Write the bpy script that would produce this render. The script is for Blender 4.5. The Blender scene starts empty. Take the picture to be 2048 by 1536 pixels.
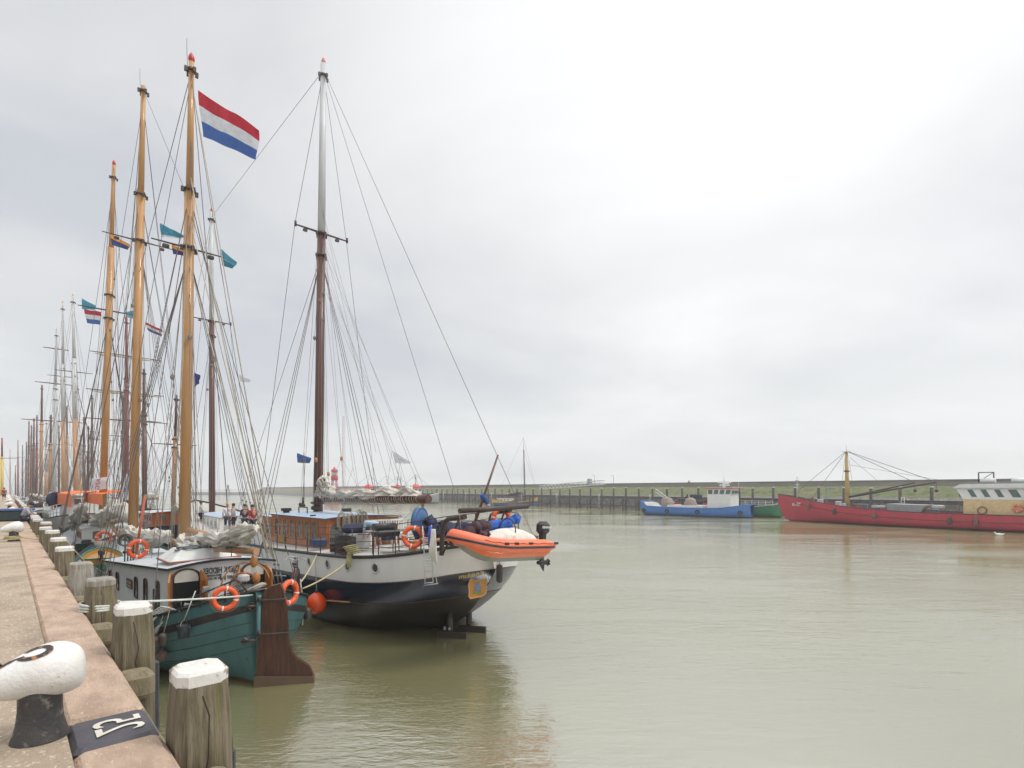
import bpy, bmesh, math, random
from mathutils import Vector, Matrix, noise
from mathutils.bvhtree import BVHTree
R = math.radians
random.seed(7)
scene = bpy.context.scene
COL = scene.collection

# ---------------------------------------------------------------- camera
CX, HOR, F, H = 1024.0, 978.0, 1080.0, 5.0
cam_d = bpy.data.cameras.new('camera'); cam = bpy.data.objects.new('camera', cam_d); COL.objects.link(cam)
cam.location = (0, 0, H); cam.rotation_euler = (R(90), 0, 0)
cam_d.sensor_width = 36; cam_d.lens = F / 2048 * 36
cam_d.shift_y = (HOR - 768) / 2048; cam_d.clip_start = 0.1; cam_d.clip_end = 20000
scene.camera = cam

# ---------------------------------------------------------------- sky and sun
SUN_AZ, SUN_EL = R(100), R(56)          # azimuth to the right of the view direction (+Y)
scene.view_settings.view_transform = 'Standard'; scene.view_settings.look = 'None'
scene.view_settings.exposure = 1.0; scene.view_settings.gamma = 1.0
world = bpy.data.worlds.new('World'); scene.world = world; world.use_nodes = True
wn = world.node_tree; wn.nodes.clear()
def wnode(t, **k):
    n = wn.nodes.new(t)
    for a, b in k.items(): setattr(n, a, b)
    return n
wo = wnode('ShaderNodeOutputWorld'); bg = wnode('ShaderNodeBackground'); bg.inputs['Strength'].default_value = 0.1
sky = wnode('ShaderNodeTexSky', sky_type='NISHITA', sun_disc=False, sun_elevation=SUN_EL, sun_rotation=SUN_AZ)
tc = wnode('ShaderNodeTexCoord')
sep = wnode('ShaderNodeSeparateXYZ'); wn.links.new(tc.outputs['Generated'], sep.inputs[0])
def wmath(op, a, b=None, clamp=False):
    m = wnode('ShaderNodeMath', operation=op); m.use_clamp = clamp
    for i, v in enumerate((a, b)):
        if v is None: continue
        if isinstance(v, (int, float)): m.inputs[i].default_value = v
        else: wn.links.new(v, m.inputs[i])
    return m.outputs[0]
zz = wmath('ADD', wmath('MAXIMUM', sep.outputs['Z'], 0.0), 0.22)
comb = wnode('ShaderNodeCombineXYZ')
wn.links.new(wmath('DIVIDE', sep.outputs['X'], zz), comb.inputs[0]); wn.links.new(wmath('DIVIDE', sep.outputs['Y'], zz), comb.inputs[1])
mp = wnode('ShaderNodeMapping'); mp.inputs['Location'].default_value = (3.1, 1.3, 0); mp.inputs['Scale'].default_value = (0.8, 1.05, 1)
wn.links.new(comb.outputs[0], mp.inputs[0])
nz = wnode('ShaderNodeTexNoise'); nz.inputs['Scale'].default_value = 1.0; nz.inputs['Detail'].default_value = 5; nz.inputs['Roughness'].default_value = 0.55; nz.inputs['Distortion'].default_value = 0.35
wn.links.new(mp.outputs[0], nz.inputs['Vector'])
# the cloud deck is thinnest (brightest) round the hidden sun, thickest to the left
dot = wnode('ShaderNodeVectorMath', operation='DOT_PRODUCT')
sd = Vector((math.sin(R(24)) * math.cos(R(40)), math.cos(R(24)) * math.cos(R(40)), math.sin(R(40))))
dot.inputs[1].default_value = sd; wn.links.new(tc.outputs['Generated'], dot.inputs[0])
dp = wmath('MULTIPLY', wmath('MAXIMUM', wmath('SUBTRACT', dot.outputs['Value'], 0.80), 0.0), 2.1)
hz = wmath('MULTIPLY', wmath('SUBTRACT', 1.0, wmath('MULTIPLY', sep.outputs['Z'], 5.5), clamp=True), 0.07)
cv = wmath('ADD', wmath('ADD', wmath('ADD', nz.outputs['Fac'], dp), hz), wmath('MULTIPLY', sep.outputs['X'], 0.10))
ramp = wnode('ShaderNodeValToRGB')
ramp.color_ramp.elements[0].position = 0.34; ramp.color_ramp.elements[0].color = (0.40, 0.415, 0.445, 1)
ramp.color_ramp.elements[1].position = 0.98; ramp.color_ramp.elements[1].color = (0.73, 0.73, 0.73, 1)
e = ramp.color_ramp.elements.new(0.50); e.color = (0.495, 0.50, 0.508, 1)
wn.links.new(cv, ramp.inputs[0])
mul = wnode('ShaderNodeVectorMath', operation='SCALE')
# an overcast sky is about three times brighter overhead than at the horizon; all of that lies above the frame
wn.links.new(wmath('MULTIPLY', wmath('ADD', 1.0, wmath('MULTIPLY', wmath('MAXIMUM', wmath('SUBTRACT', sep.outputs['Z'], 0.70), 0.0), 7.0)), 7.4), mul.inputs['Scale'])
wn.links.new(ramp.outputs[0], mul.inputs[0])
mix = wnode('ShaderNodeMixRGB'); mix.inputs[0].default_value = 0.95
wn.links.new(sky.outputs[0], mix.inputs[1]); wn.links.new(mul.outputs[0], mix.inputs[2])
wn.links.new(mix.outputs[0], bg.inputs[0]); wn.links.new(bg.outputs[0], wo.inputs[0])

sun_d = bpy.data.lights.new('sun', 'SUN'); sun_d.energy = 0.9; sun_d.angle = R(14); sun_d.color = (1, 0.965, 0.91)
sun = bpy.data.objects.new('sun', sun_d); COL.objects.link(sun)
sv = Vector((math.sin(SUN_AZ) * math.cos(SUN_EL), math.cos(SUN_AZ) * math.cos(SUN_EL), math.sin(SUN_EL)))
sun.rotation_euler = sv.to_track_quat('Z', 'Y').to_euler()

# ---------------------------------------------------------------- materials
MATS = {}
def mat(name, col, rough=0.6, col2=None, scale=4.0, stretch=(1, 1, 1), bump=0.0, bscale=None, metal=0.0, coat=0.0,
        spots=None, spot_scale=3.0, spot_at=0.62, spot_w=0.06, detail=6, rand=0.0, spec=0.5, transl=0.0, bdist=0.02):
    if name in MATS: return MATS[name]
    m = bpy.data.materials.new(name); m.use_nodes = True; MATS[name] = m
    nt = m.node_tree; p = nt.nodes['Principled BSDF']
    p.inputs['Roughness'].default_value = rough; p.inputs['Metallic'].default_value = metal
    p.inputs['Coat Weight'].default_value = coat; p.inputs['Specular IOR Level'].default_value = spec
    L = nt.links
    co = nt.nodes.new('ShaderNodeTexCoord'); mpn = nt.nodes.new('ShaderNodeMapping'); mpn.inputs['Scale'].default_value = stretch
    L.new(co.outputs['Object'], mpn.inputs[0])
    src = mpn.outputs[0]
    if col2 is None: col2 = tuple(c * 0.82 for c in col)
    n1 = nt.nodes.new('ShaderNodeTexNoise'); n1.inputs['Scale'].default_value = scale; n1.inputs['Detail'].default_value = detail; n1.inputs['Roughness'].default_value = 0.6
    L.new(src, n1.inputs['Vector'])
    rp = nt.nodes.new('ShaderNodeValToRGB'); rp.color_ramp.elements[0].position = 0.35; rp.color_ramp.elements[1].position = 0.65
    rp.color_ramp.elements[0].color = (*col2, 1); rp.color_ramp.elements[1].color = (*col, 1); L.new(n1.outputs['Fac'], rp.inputs[0])
    out = rp.outputs[0]
    if spots:
        n2 = nt.nodes.new('ShaderNodeTexNoise'); n2.inputs['Scale'].default_value = spot_scale; n2.inputs['Detail'].default_value = 8; n2.inputs['Roughness'].default_value = 0.65
        L.new(src, n2.inputs['Vector'])
        r2 = nt.nodes.new('ShaderNodeValToRGB'); r2.color_ramp.elements[0].position = spot_at; r2.color_ramp.elements[1].position = spot_at + spot_w
        r2.color_ramp.elements[0].color = (0, 0, 0, 1); r2.color_ramp.elements[1].color = (1, 1, 1, 1); L.new(n2.outputs['Fac'], r2.inputs[0])
        mx = nt.nodes.new('ShaderNodeMixRGB'); L.new(r2.outputs[0], mx.inputs[0]); L.new(out, mx.inputs[1]); mx.inputs[2].default_value = (*spots, 1)
        out = mx.outputs[0]
    if rand:
        oi = nt.nodes.new('ShaderNodeObjectInfo'); mr = nt.nodes.new('ShaderNodeMapRange'); mr.inputs[3].default_value = 1 - rand; mr.inputs[4].default_value = 1 + rand
        L.new(oi.outputs['Random'], mr.inputs[0]); vm = nt.nodes.new('ShaderNodeVectorMath'); vm.operation = 'SCALE'
        L.new(out, vm.inputs[0]); L.new(mr.outputs[0], vm.inputs['Scale']); out = vm.outputs[0]
    L.new(out, p.inputs['Base Color'])
    if bump:
        n3 = nt.nodes.new('ShaderNodeTexNoise'); n3.inputs['Scale'].default_value = bscale or scale * 3; n3.inputs['Detail'].default_value = 8; n3.inputs['Roughness'].default_value = 0.65
        L.new(src, n3.inputs['Vector'])
        bm_ = nt.nodes.new('ShaderNodeBump'); bm_.inputs['Strength'].default_value = bump; bm_.inputs['Distance'].default_value = bdist
        L.new(n3.outputs['Fac'], bm_.inputs['Height']); L.new(bm_.outputs[0], p.inputs['Normal'])
    if transl:
        tr = nt.nodes.new('ShaderNodeBsdfTranslucent'); L.new(out, tr.inputs[0]); ms = nt.nodes.new('ShaderNodeMixShader'); ms.inputs[0].default_value = transl
        L.new(p.outputs[0], ms.inputs[1]); L.new(tr.outputs[0], ms.inputs[2]); L.new(ms.outputs[0], nt.nodes['Material Output'].inputs[0])
    return m
M_WHITE = mat('white_paint', (0.74, 0.74, 0.71), 0.4, (0.66, 0.66, 0.63), 2.0, spots=(0.42, 0.33, 0.24), spot_scale=5, spot_at=0.70)
M_KWHITE = mat('cream_white_paint', (0.72, 0.71, 0.675), 0.38, (0.66, 0.65, 0.61), 0.9, (2.6, 2.6, 0.3), bump=0.08, bscale=3, spots=(0.50, 0.38, 0.27), spot_scale=1.8, spot_at=0.66, spot_w=0.16)
M_NAVY = mat('navy_paint', (0.010, 0.016, 0.034), 0.2, (0.016, 0.02, 0.032), 1.5, bump=0.06, bscale=2.0, coat=0.3)
M_TAR = mat('brown_black_paint', (0.020, 0.017, 0.012), 0.38, (0.035, 0.028, 0.018), 2.0, (1, 1, 0.5), bump=0.1, spots=(0.07, 0.05, 0.03), spot_scale=3, spot_at=0.62, spot_w=0.15)
M_TEAL = mat('teal_paint', (0.085, 0.19, 0.195), 0.33, (0.068, 0.158, 0.162), 1.2, (3, 3, 0.35), bump=0.12, bscale=3, spots=(0.12, 0.10, 0.06), spot_scale=1.7, spot_at=0.63, spot_w=0.14)
M_BAND = mat('faded_black_paint', (0.035, 0.030, 0.032), 0.45, (0.06, 0.05, 0.05), 3.0)
M_BLACK = mat('black_paint', (0.018, 0.018, 0.02), 0.4, (0.03, 0.03, 0.03), 5)
M_IRON = mat('dark_iron', (0.05, 0.045, 0.042), 0.5, (0.09, 0.06, 0.045), 9, metal=0.3)
M_STEEL = mat('galvanised_steel', (0.42, 0.42, 0.42), 0.45, (0.33, 0.33, 0.33), 9, metal=0.6)
M_OCHRE = mat('ochre_varnished_spar', (0.52, 0.275, 0.095), 0.45, (0.42, 0.215, 0.075), 1.2, (3, 3, 0.35), bump=0.05, coat=0.3, spots=(0.34, 0.18, 0.08), spot_scale=1.6, spot_at=0.66, spot_w=0.1)
M_BROWN = mat('red_brown_spar', (0.135, 0.055, 0.036), 0.45, (0.085, 0.036, 0.026), 1.4, (3, 3, 0.3), coat=0.2)
M_REDWOOD = mat('red_painted_spar', (0.24, 0.045, 0.04), 0.45, (0.17, 0.035, 0.035), 1.4, (3, 3, 0.4))
M_DKWOOD = mat('dark_spar', (0.10, 0.05, 0.04), 0.5, (0.07, 0.035, 0.03), 1.5, (3, 3, 0.4))
M_SPARW = mat('white_spar', (0.58, 0.59, 0.59), 0.4, (0.46, 0.47, 0.47), 1.2, (3, 3, 0.5), spots=(0.5, 0.3, 0.22), spot_scale=2, spot_at=0.68)
M_BOOM = mat('pale_varnished_wood', (0.52, 0.29, 0.14), 0.4, (0.42, 0.22, 0.10), 3, (0.4, 3, 3), coat=0.2)
M_TEAK = mat('varnished_teak', (0.40, 0.125, 0.028), 0.28, (0.27, 0.075, 0.018), 3.5, (1, 1, 0.25), coat=0.4)
M_TEAK2 = mat('varnished_door_wood', (0.52, 0.21, 0.045), 0.3, (0.38, 0.14, 0.03), 4, (2, 2, 0.3), coat=0.4)
M_RUDDER = mat('rudder_wood', (0.095, 0.038, 0.022), 0.38, (0.045, 0.022, 0.016), 5, (3, 3, 0.35), bump=0.25, coat=0.15, spots=(0.14, 0.085, 0.055), spot_scale=3, spot_at=0.66, spot_w=0.12)
M_DECK = mat('pale_deck', (0.50, 0.48, 0.44), 0.7, (0.40, 0.38, 0.34), 3)
M_GDECK = mat('grey_deck_paint', (0.36, 0.39, 0.40), 0.6, (0.30, 0.33, 0.34), 2.0)
M_PALEROOF = mat('pale_grey_roof', (0.56, 0.60, 0.61), 0.5, (0.48, 0.52, 0.535), 1.5, spots=(0.36, 0.36, 0.33), spot_scale=4, spot_at=0.68)
M_BLUEROOF = mat('light_blue_roof', (0.42, 0.52, 0.64), 0.45, (0.38, 0.47, 0.58), 1.5)
M_GLASS = mat('window_glass', (0.04, 0.05, 0.05), 0.06, (0.16, 0.17, 0.16), 6, spec=0.8)
M_DGLASS = mat('dark_window_glass', (0.02, 0.02, 0.02), 0.08, (0.055, 0.03, 0.02), 6, spec=0.7)
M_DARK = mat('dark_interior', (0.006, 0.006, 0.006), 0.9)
M_CANVAS = mat('weathered_canvas', (0.68, 0.65, 0.58), 0.85, (0.54, 0.50, 0.43), 2.0, (0.8, 4, 4), bump=0.9, bscale=1.6, bdist=0.04, spots=(0.33, 0.28, 0.22), spot_scale=2.2, spot_at=0.60, spot_w=0.10)
M_ROPE = mat('pale_rope', (0.45, 0.41, 0.33), 0.9, (0.33, 0.29, 0.22), 20)
M_YROPE = mat('yellowish_rope', (0.60, 0.50, 0.27), 0.9, (0.46, 0.38, 0.20), 15)
M_WROPE = mat('white_rope', (0.66, 0.68, 0.62), 0.9, (0.5, 0.53, 0.48), 20)
M_WIRE = mat('wire_rope', (0.10, 0.09, 0.085), 0.6, (0.16, 0.13, 0.11), 8)
M_WIREL = mat('running_rope', (0.27, 0.24, 0.21), 0.8, (0.20, 0.18, 0.16), 8)
M_ORANGE = mat('orange_rubber', (0.80, 0.115, 0.03), 0.45, (0.72, 0.10, 0.028), 2.5, spots=(0.6, 0.16, 0.09), spot_scale=6, spot_at=0.66)
M_RIBORANGE = mat('faded_orange_tube', (0.86, 0.21, 0.10), 0.5, (0.80, 0.17, 0.08), 2.5)
M_RIBHULL = mat('orange_boat_hull', (0.84, 0.17, 0.03), 0.3, (0.76, 0.14, 0.02), 2)
M_GREYHULL = mat('grey_green_hull', (0.20, 0.21, 0.17), 0.4, (0.25, 0.24, 0.16), 2)
M_BUOY = mat('bright_orange_buoy', (0.90, 0.10, 0.012), 0.3, (0.84, 0.085, 0.01), 1.5, coat=0.2)
M_WEATH = mat('weathered_post_wood', (0.245, 0.205, 0.14), 0.9, (0.115, 0.092, 0.055), 4, (6, 6, 0.45), bump=1.0, bscale=9, bdist=0.03, spots=(0.17, 0.165, 0.05), spot_scale=1.5, spot_at=0.58, spot_w=0.08, rand=0.12)
M_WEATHG = mat('grey_bleached_wood', (0.36, 0.335, 0.29), 0.9, (0.23, 0.205, 0.17), 5, (5, 5, 0.5), bump=1.0, bscale=7, rand=0.1)
M_CAP = mat('chipped_white_paint', (0.72, 0.70, 0.66), 0.6, (0.62, 0.60, 0.55), 6, bump=0.6, bscale=14, spots=(0.26, 0.18, 0.12), spot_scale=5, spot_at=0.56, spot_w=0.05)
M_MOSS = mat('mossy_timber', (0.27, 0.225, 0.15), 0.95, (0.17, 0.145, 0.085), 6, (2, 2, 1), bump=1.0, bscale=12, spots=(0.19, 0.185, 0.06), spot_scale=4, spot_at=0.60, spot_w=0.12)
M_RUBBER = mat('blue_black_rubber', (0.035, 0.04, 0.055), 0.6, (0.06, 0.065, 0.08), 4)
M_FENDER = mat('brown_leather_fender', (0.16, 0.085, 0.055), 0.55, (0.08, 0.045, 0.03), 3)
M_RFENDER = mat('rope_ball', (0.19, 0.13, 0.105), 0.95, (0.11, 0.075, 0.06), 25, bump=1.0, bscale=40)
M_BFEND = mat('dark_fender', (0.045, 0.038, 0.035), 0.5, (0.07, 0.06, 0.05), 5)
M_NAVYC = mat('navy_canvas', (0.028, 0.036, 0.085), 0.8, (0.018, 0.022, 0.055), 3, bump=0.4)
M_BLUEC = mat('bright_blue_canvas', (0.025, 0.13, 0.52), 0.6, (0.018, 0.09, 0.40), 4, bump=0.4)
M_WCAN = mat('white_canvas', (0.74, 0.72, 0.66), 0.8, (0.62, 0.58, 0.50), 4, bump=0.4, spots=(0.55, 0.42, 0.27), spot_scale=2.5, spot_at=0.62)
M_BRC = mat('purple_brown_canvas', (0.085, 0.045, 0.055), 0.8, (0.06, 0.03, 0.04), 4, bump=0.4)
M_GOLD = mat('gold_paint', (0.62, 0.45, 0.10), 0.4, (0.5, 0.36, 0.08), 8)
M_REDP = mat('red_paint', (0.52, 0.035, 0.03), 0.4, (0.42, 0.03, 0.028), 3)
M_YEL = mat('yellow_paint', (0.70, 0.48, 0.06), 0.45, (0.6, 0.4, 0.05), 5)
M_SKIN = mat('skin', (0.48, 0.27, 0.19), 0.6, (0.44, 0.24, 0.17), 8)
M_HAIR = mat('brown_hair', (0.06, 0.035, 0.02), 0.8)
MATS_SIMPLE = {}
def paint(name, c, rough=0.5, **k): return mat(name, c, rough, tuple(x * 0.8 for x in c), 2.5, **k)

# ---------------------------------------------------------------- mesh helpers
def frame(o, x, z=None, y=None):
    """4x4 from origin, x axis and z axis"""
    x = Vector(x).normalized()
    if z is not None:
        z = Vector(z); y = z.cross(x).normalized(); z = x.cross(y).normalized()
    else:
        y = Vector(y); z = x.cross(y).normalized(); y = z.cross(x).normalized()
    m = Matrix.Identity(4)
    for i, v in enumerate((x, y, z, Vector(o))):
        for r in range(3): m[r][i] = v[r]
    return m
class MB:
    def __init__(s): s.v = []; s.f = []; s.m = []; s.sm = []
    def add(s, vs, fs, mi=0, smooth=False):
        b = len(s.v); s.v.extend(Vector(v) for v in vs)
        for f in fs: s.f.append(tuple(b + i for i in f)); s.m.append(mi); s.sm.append(smooth)
        return s
    def box(s, c, d, rz=0, mi=0, M=None, bev=0.0):
        x, y, z = d[0] / 2, d[1] / 2, d[2] / 2
        rot = Matrix.Rotation(rz, 4, 'Z')
        T = Matrix.Translation(Vector(c)) @ rot
        if M is not None: T = M @ T
        if bev > 0:
            b = min(bev, x * .9, y * .9, z * .9)
            oc = [(x - b, y), (x, y - b), (x, -y + b), (x - b, -y), (-x + b, -y), (-x, -y + b), (-x, y - b), (-x + b, y)]
            ic = [(px * (x - b) / x, py * (y - b) / y) for px, py in oc]
            rings = [[(p[0], p[1], -z) for p in ic], [(p[0], p[1], -z + b) for p in oc], [(p[0], p[1], z - b) for p in oc], [(p[0], p[1], z) for p in ic]]
            vs = [T @ Vector(p) for r in rings for p in r]; fs = []
            for k in range(3):
                for i in range(8):
                    j = (i + 1) % 8; fs.append((k * 8 + i, k * 8 + j, k * 8 + 8 + j, k * 8 + 8 + i))
            fs.append(tuple(range(7, -1, -1))); fs.append(tuple(range(24, 32)))
            return s.add(vs, fs, mi)
        vs = [T @ Vector(p) for p in ((-x, -y, -z), (x, -y, -z), (x, y, -z), (-x, y, -z), (-x, -y, z), (x, -y, z), (x, y, z), (-x, y, z))]
        return s.add(vs, [(0, 3, 2, 1), (4, 5, 6, 7), (0, 1, 5, 4), (1, 2, 6, 5), (2, 3, 7, 6), (3, 0, 4, 7)], mi)
    def tube(s, pts, r, n=6, mi=0, caps=True, closed=False, smooth=True, rf=None):
        pts = [Vector(p) for p in pts]; N = len(pts)
        vs = []; up = None
        for i, p in enumerate(pts):
            if closed: t = pts[(i + 1) % N] - pts[i - 1]
            else: t = pts[min(i + 1, N - 1)] - pts[max(i - 1, 0)]
            if t.length < 1e-9: t = Vector((0, 0, 1))
            t.normalize()
            if up is None:
                up = Vector((0, 0, 1)) if abs(t.z) < 0.9 else Vector((1, 0, 0))
            a = t.cross(up)
            if a.length < 1e-6: a = t.orthogonal()
            a.normalize(); b = a.cross(t).normalized(); up = b
            rr = r[i] if isinstance(r, (list, tuple)) else r
            for k in range(n):
                th = 2 * math.pi * k / n
                q = rr * (rf(i, k) if rf else 1.0)
                vs.append(p + a * math.cos(th) * q + b * math.sin(th) * q)
        fs = []
        for i in range(N if closed else N - 1):
            j = (i + 1) % N
            for k in range(n):
                l = (k + 1) % n; fs.append((i * n + k, i * n + l, j * n + l, j * n + k))
        s.add(vs, fs, mi, smooth)
        if caps and not closed:
            b = len(s.v) - len(vs)
            s.f.append(tuple(b + k for k in range(n - 1, -1, -1))); s.m.append(mi); s.sm.append(False)
            s.f.append(tuple(b + (N - 1) * n + k for k in range(n))); s.m.append(mi); s.sm.append(False)
        return s
    def ring(s, c, rx, r, axis=(0, 0, 1), n=28, k=8, mi=0, a0=0, a1=2 * math.pi, ry=None):
        """torus (or arc of one) round axis"""
        ax = Vector(axis).normalized(); u = ax.orthogonal().normalized()
        if abs(ax.z) < 0.9: u = Vector((0, 0, 1)).cross(ax).normalized()
        w = ax.cross(u); full = abs(a1 - a0 - 2 * math.pi) < 1e-4
        ry = ry or rx
        pts = [Vector(c) + u * math.cos(a0 + (a1 - a0) * i / n) * rx + w * math.sin(a0 + (a1 - a0) * i / n) * ry for i in range(n if full else n + 1)]
        return s.tube(pts, r, k, mi, closed=full)
    def lathe(s, prof, c=(0, 0, 0), n=20, mi=0, M=None, sx=1, sy=1):
        vs = []
        for r, z in prof:
            for k in range(n):
                a = 2 * math.pi * k / n; p = Vector((r * math.cos(a) * sx, r * math.sin(a) * sy, z)) + Vector(c)
                vs.append(M @ p if M is not None else p)
        fs = []
        for i in range(len(prof) - 1):
            for k in range(n):
                l = (k + 1) % n; fs.append((i * n + k, i * n + l, (i + 1) * n + l, (i + 1) * n + k))
        s.add(vs, fs, mi, True); b = len(s.v) - len(vs)
        s.f.append(tuple(b + k for k in range(n - 1, -1, -1))); s.m.append(mi); s.sm.append(False)
        s.f.append(tuple(b + (len(prof) - 1) * n + k for k in range(n))); s.m.append(mi); s.sm.append(False)
        return s
    def prism(s, poly, M, th, mi=0):
        """extrude 2-D polygon (x,y) of frame M by th along its z"""
        n = len(poly); vs = [M @ Vector((p[0], p[1], 0)) for p in poly] + [M @ Vector((p[0], p[1], th)) for p in poly]
        fs = [tuple(range(n - 1, -1, -1)), tuple(range(n, 2 * n))] + [(i, (i + 1) % n, n + (i + 1) % n, n + i) for i in range(n)]
        return s.add(vs, fs, mi)
    def frame_ring(s, outer, inner, M, th, mi=0):
        n = len(outer); vs = [M @ Vector((p[0], p[1], 0)) for p in outer] + [M @ Vector((p[0], p[1], 0)) for p in inner]
        vs += [M @ Vector((p[0], p[1], th)) for p in outer] + [M @ Vector((p[0], p[1], th)) for p in inner]
        fs = []
        for i in range(n):
            j = (i + 1) % n
            fs += [(2 * n + i, 2 * n + j, 3 * n + j, 3 * n + i), (i, j, 2 * n + j, 2 * n + i), (n + j, n + i, 3 * n + i, 3 * n + j)]
        return s.add(vs, fs, mi)
    def sphere(s, c, r, mi=0, n=14, m=9, sc=(1, 1, 1), M=None):
        prof = []
        vs = []
        for i in range(m + 1):
            th = math.pi * i / m; th = min(max(th, 0.02), math.pi - 0.02)
            for k in range(n):
                a = 2 * math.pi * k / n
                p = Vector((r * math.sin(th) * math.cos(a) * sc[0], r * math.sin(th) * math.sin(a) * sc[1], r * math.cos(th) * sc[2]))
                p = (M @ p if M is not None else p) + Vector(c)
                vs.append(p)
        fs = [(i * n + k, (i + 1) * n + k, (i + 1) * n + (k + 1) % n, i * n + (k + 1) % n) for i in range(m) for k in range(n)]
        fs += [tuple(range(n)), tuple(m * n + k for k in range(n - 1, -1, -1))]
        return s.add(vs, fs, mi, True)
    def build(s, name, mats, parent=None, loc=None):
        me = bpy.data.meshes.new(name); me.from_pydata([tuple(v) for v in s.v], [], s.f)
        if not isinstance(mats, (list, tuple)): mats = [mats]
        for m in mats: me.materials.append(m)
        me.polygons.foreach_set('material_index', s.m); me.polygons.foreach_set('use_smooth', s.sm); me.update()
        o = bpy.data.objects.new(name, me); COL.objects.link(o)
        if parent is not None: o.parent = parent
        if loc is not None: o.location = loc
        return o
def tag(o, label=None, cat=None, group=None, kind=None):
    if label: o['label'] = label
    if cat: o['category'] = cat
    if group: o['group'] = group
    if kind: o['kind'] = kind
    return o
def empty(name, loc=(0, 0, 0), rz=0, label=None, cat=None, group=None):
    o = bpy.data.objects.new(name, None); COL.objects.link(o); o.location = loc; o.rotation_euler = (0, 0, rz)
    o.empty_display_size = 0.2
    return tag(o, label, cat, group)
def copy_tree(o, parent=None):
    c = o.copy(); COL.objects.link(c)
    if parent is not None: c.parent = parent
    for ch in [x for x in bpy.data.objects if x.parent == o]: copy_tree(ch, c)
    return c
def text_mb(txt, size, M, mi=0, ext=0.004, mb=None, bold=0.0, mapf=None, align='CENTER', sx=1.0):
    cu = bpy.data.curves.new('t', 'FONT'); cu.body = txt; cu.size = size; cu.align_x = align; cu.align_y = 'CENTER'; cu.extrude = ext; cu.offset = bold
    cu.resolution_u = 3
    ob = bpy.data.objects.new('t', cu); me = bpy.data.meshes.new_from_object(ob)
    mb = mb or MB()
    vs = [Vector((v.co.x * sx, v.co.y, v.co.z)) for v in me.vertices]
    vs = [mapf(v) for v in vs] if mapf else [M @ v for v in vs]
    mb.add(vs, [tuple(p.vertices) for p in me.polygons], mi)
    bpy.data.objects.remove(ob); bpy.data.curves.remove(cu); bpy.data.meshes.remove(me)
    return mb
def at(px, py, Y): return Vector(((px - CX) * Y / F, Y, H + (HOR - py) * Y / F))
def sag(a, b, d=0.0, n=10):
    a, b = Vector(a), Vector(b)
    return [a.lerp(b, i / n) + Vector((0, 0, -4 * d * (i / n) * (1 - i / n))) for i in range(n + 1)]
def cubic(xs, ys, x):
    """monotone-ish Catmull-Rom"""
    if x <= xs[0]: return ys[0]
    if x >= xs[-1]: return ys[-1]
    i = max(k for k in range(len(xs) - 1) if xs[k] <= x)
    h = xs[i + 1] - xs[i]; t = (x - xs[i]) / h
    def slope(k):
        if k == 0: return (ys[1] - ys[0]) / (xs[1] - xs[0])
        if k == len(xs) - 1: return (ys[-1] - ys[-2]) / (xs[-1] - xs[-2])
        a = (ys[k] - ys[k - 1]) / (xs[k] - xs[k - 1]); b = (ys[k + 1] - ys[k]) / (xs[k + 1] - xs[k])
        if a * b <= 0: return 0
        return 2 * a * b / (a + b)
    m0, m1 = slope(i) * h, slope(i + 1) * h
    return (2 * t**3 - 3 * t**2 + 1) * ys[i] + (t**3 - 2 * t**2 + t) * m0 + (-2 * t**3 + 3 * t**2) * ys[i + 1] + (t**3 - t**2) * m1
def arch(w, h, rise, n=8):
    """arched opening outline, base centre at origin"""
    p = [(-w / 2, 0), (w / 2, 0)]
    for i in range(n + 1):
        a = math.pi * i / n; p.append((w / 2 * math.cos(a), h - rise + rise * math.sin(a)))
    return p
def inset(poly, d):
    cx = sum(p[0] for p in poly) / len(poly); cy = sum(p[1] for p in poly) / len(poly)
    ex = max(abs(p[0] - cx) for p in poly); ey = max(abs(p[1] - cy) for p in poly)
    return [(cx + (p[0] - cx) * (ex - d) / ex, cy + (p[1] - cy) * (ey - d) / ey) for p in poly]
HAZE = True
# ---------------------------------------------------------------- quay frame
TH = R(43.1)
QD = Vector((-math.sin(TH), math.cos(TH), 0)); QN = Vector((math.cos(TH), math.sin(TH), 0))
Q0 = Vector((-1.941, 3.176, 0)); QZ = 3.4
def Q(s, t, z=0): return Q0 + QD * s + QN * t + Vector((0, 0, z))
QROT = TH + math.pi / 2      # local x = along the quay, local y = landwards

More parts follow.
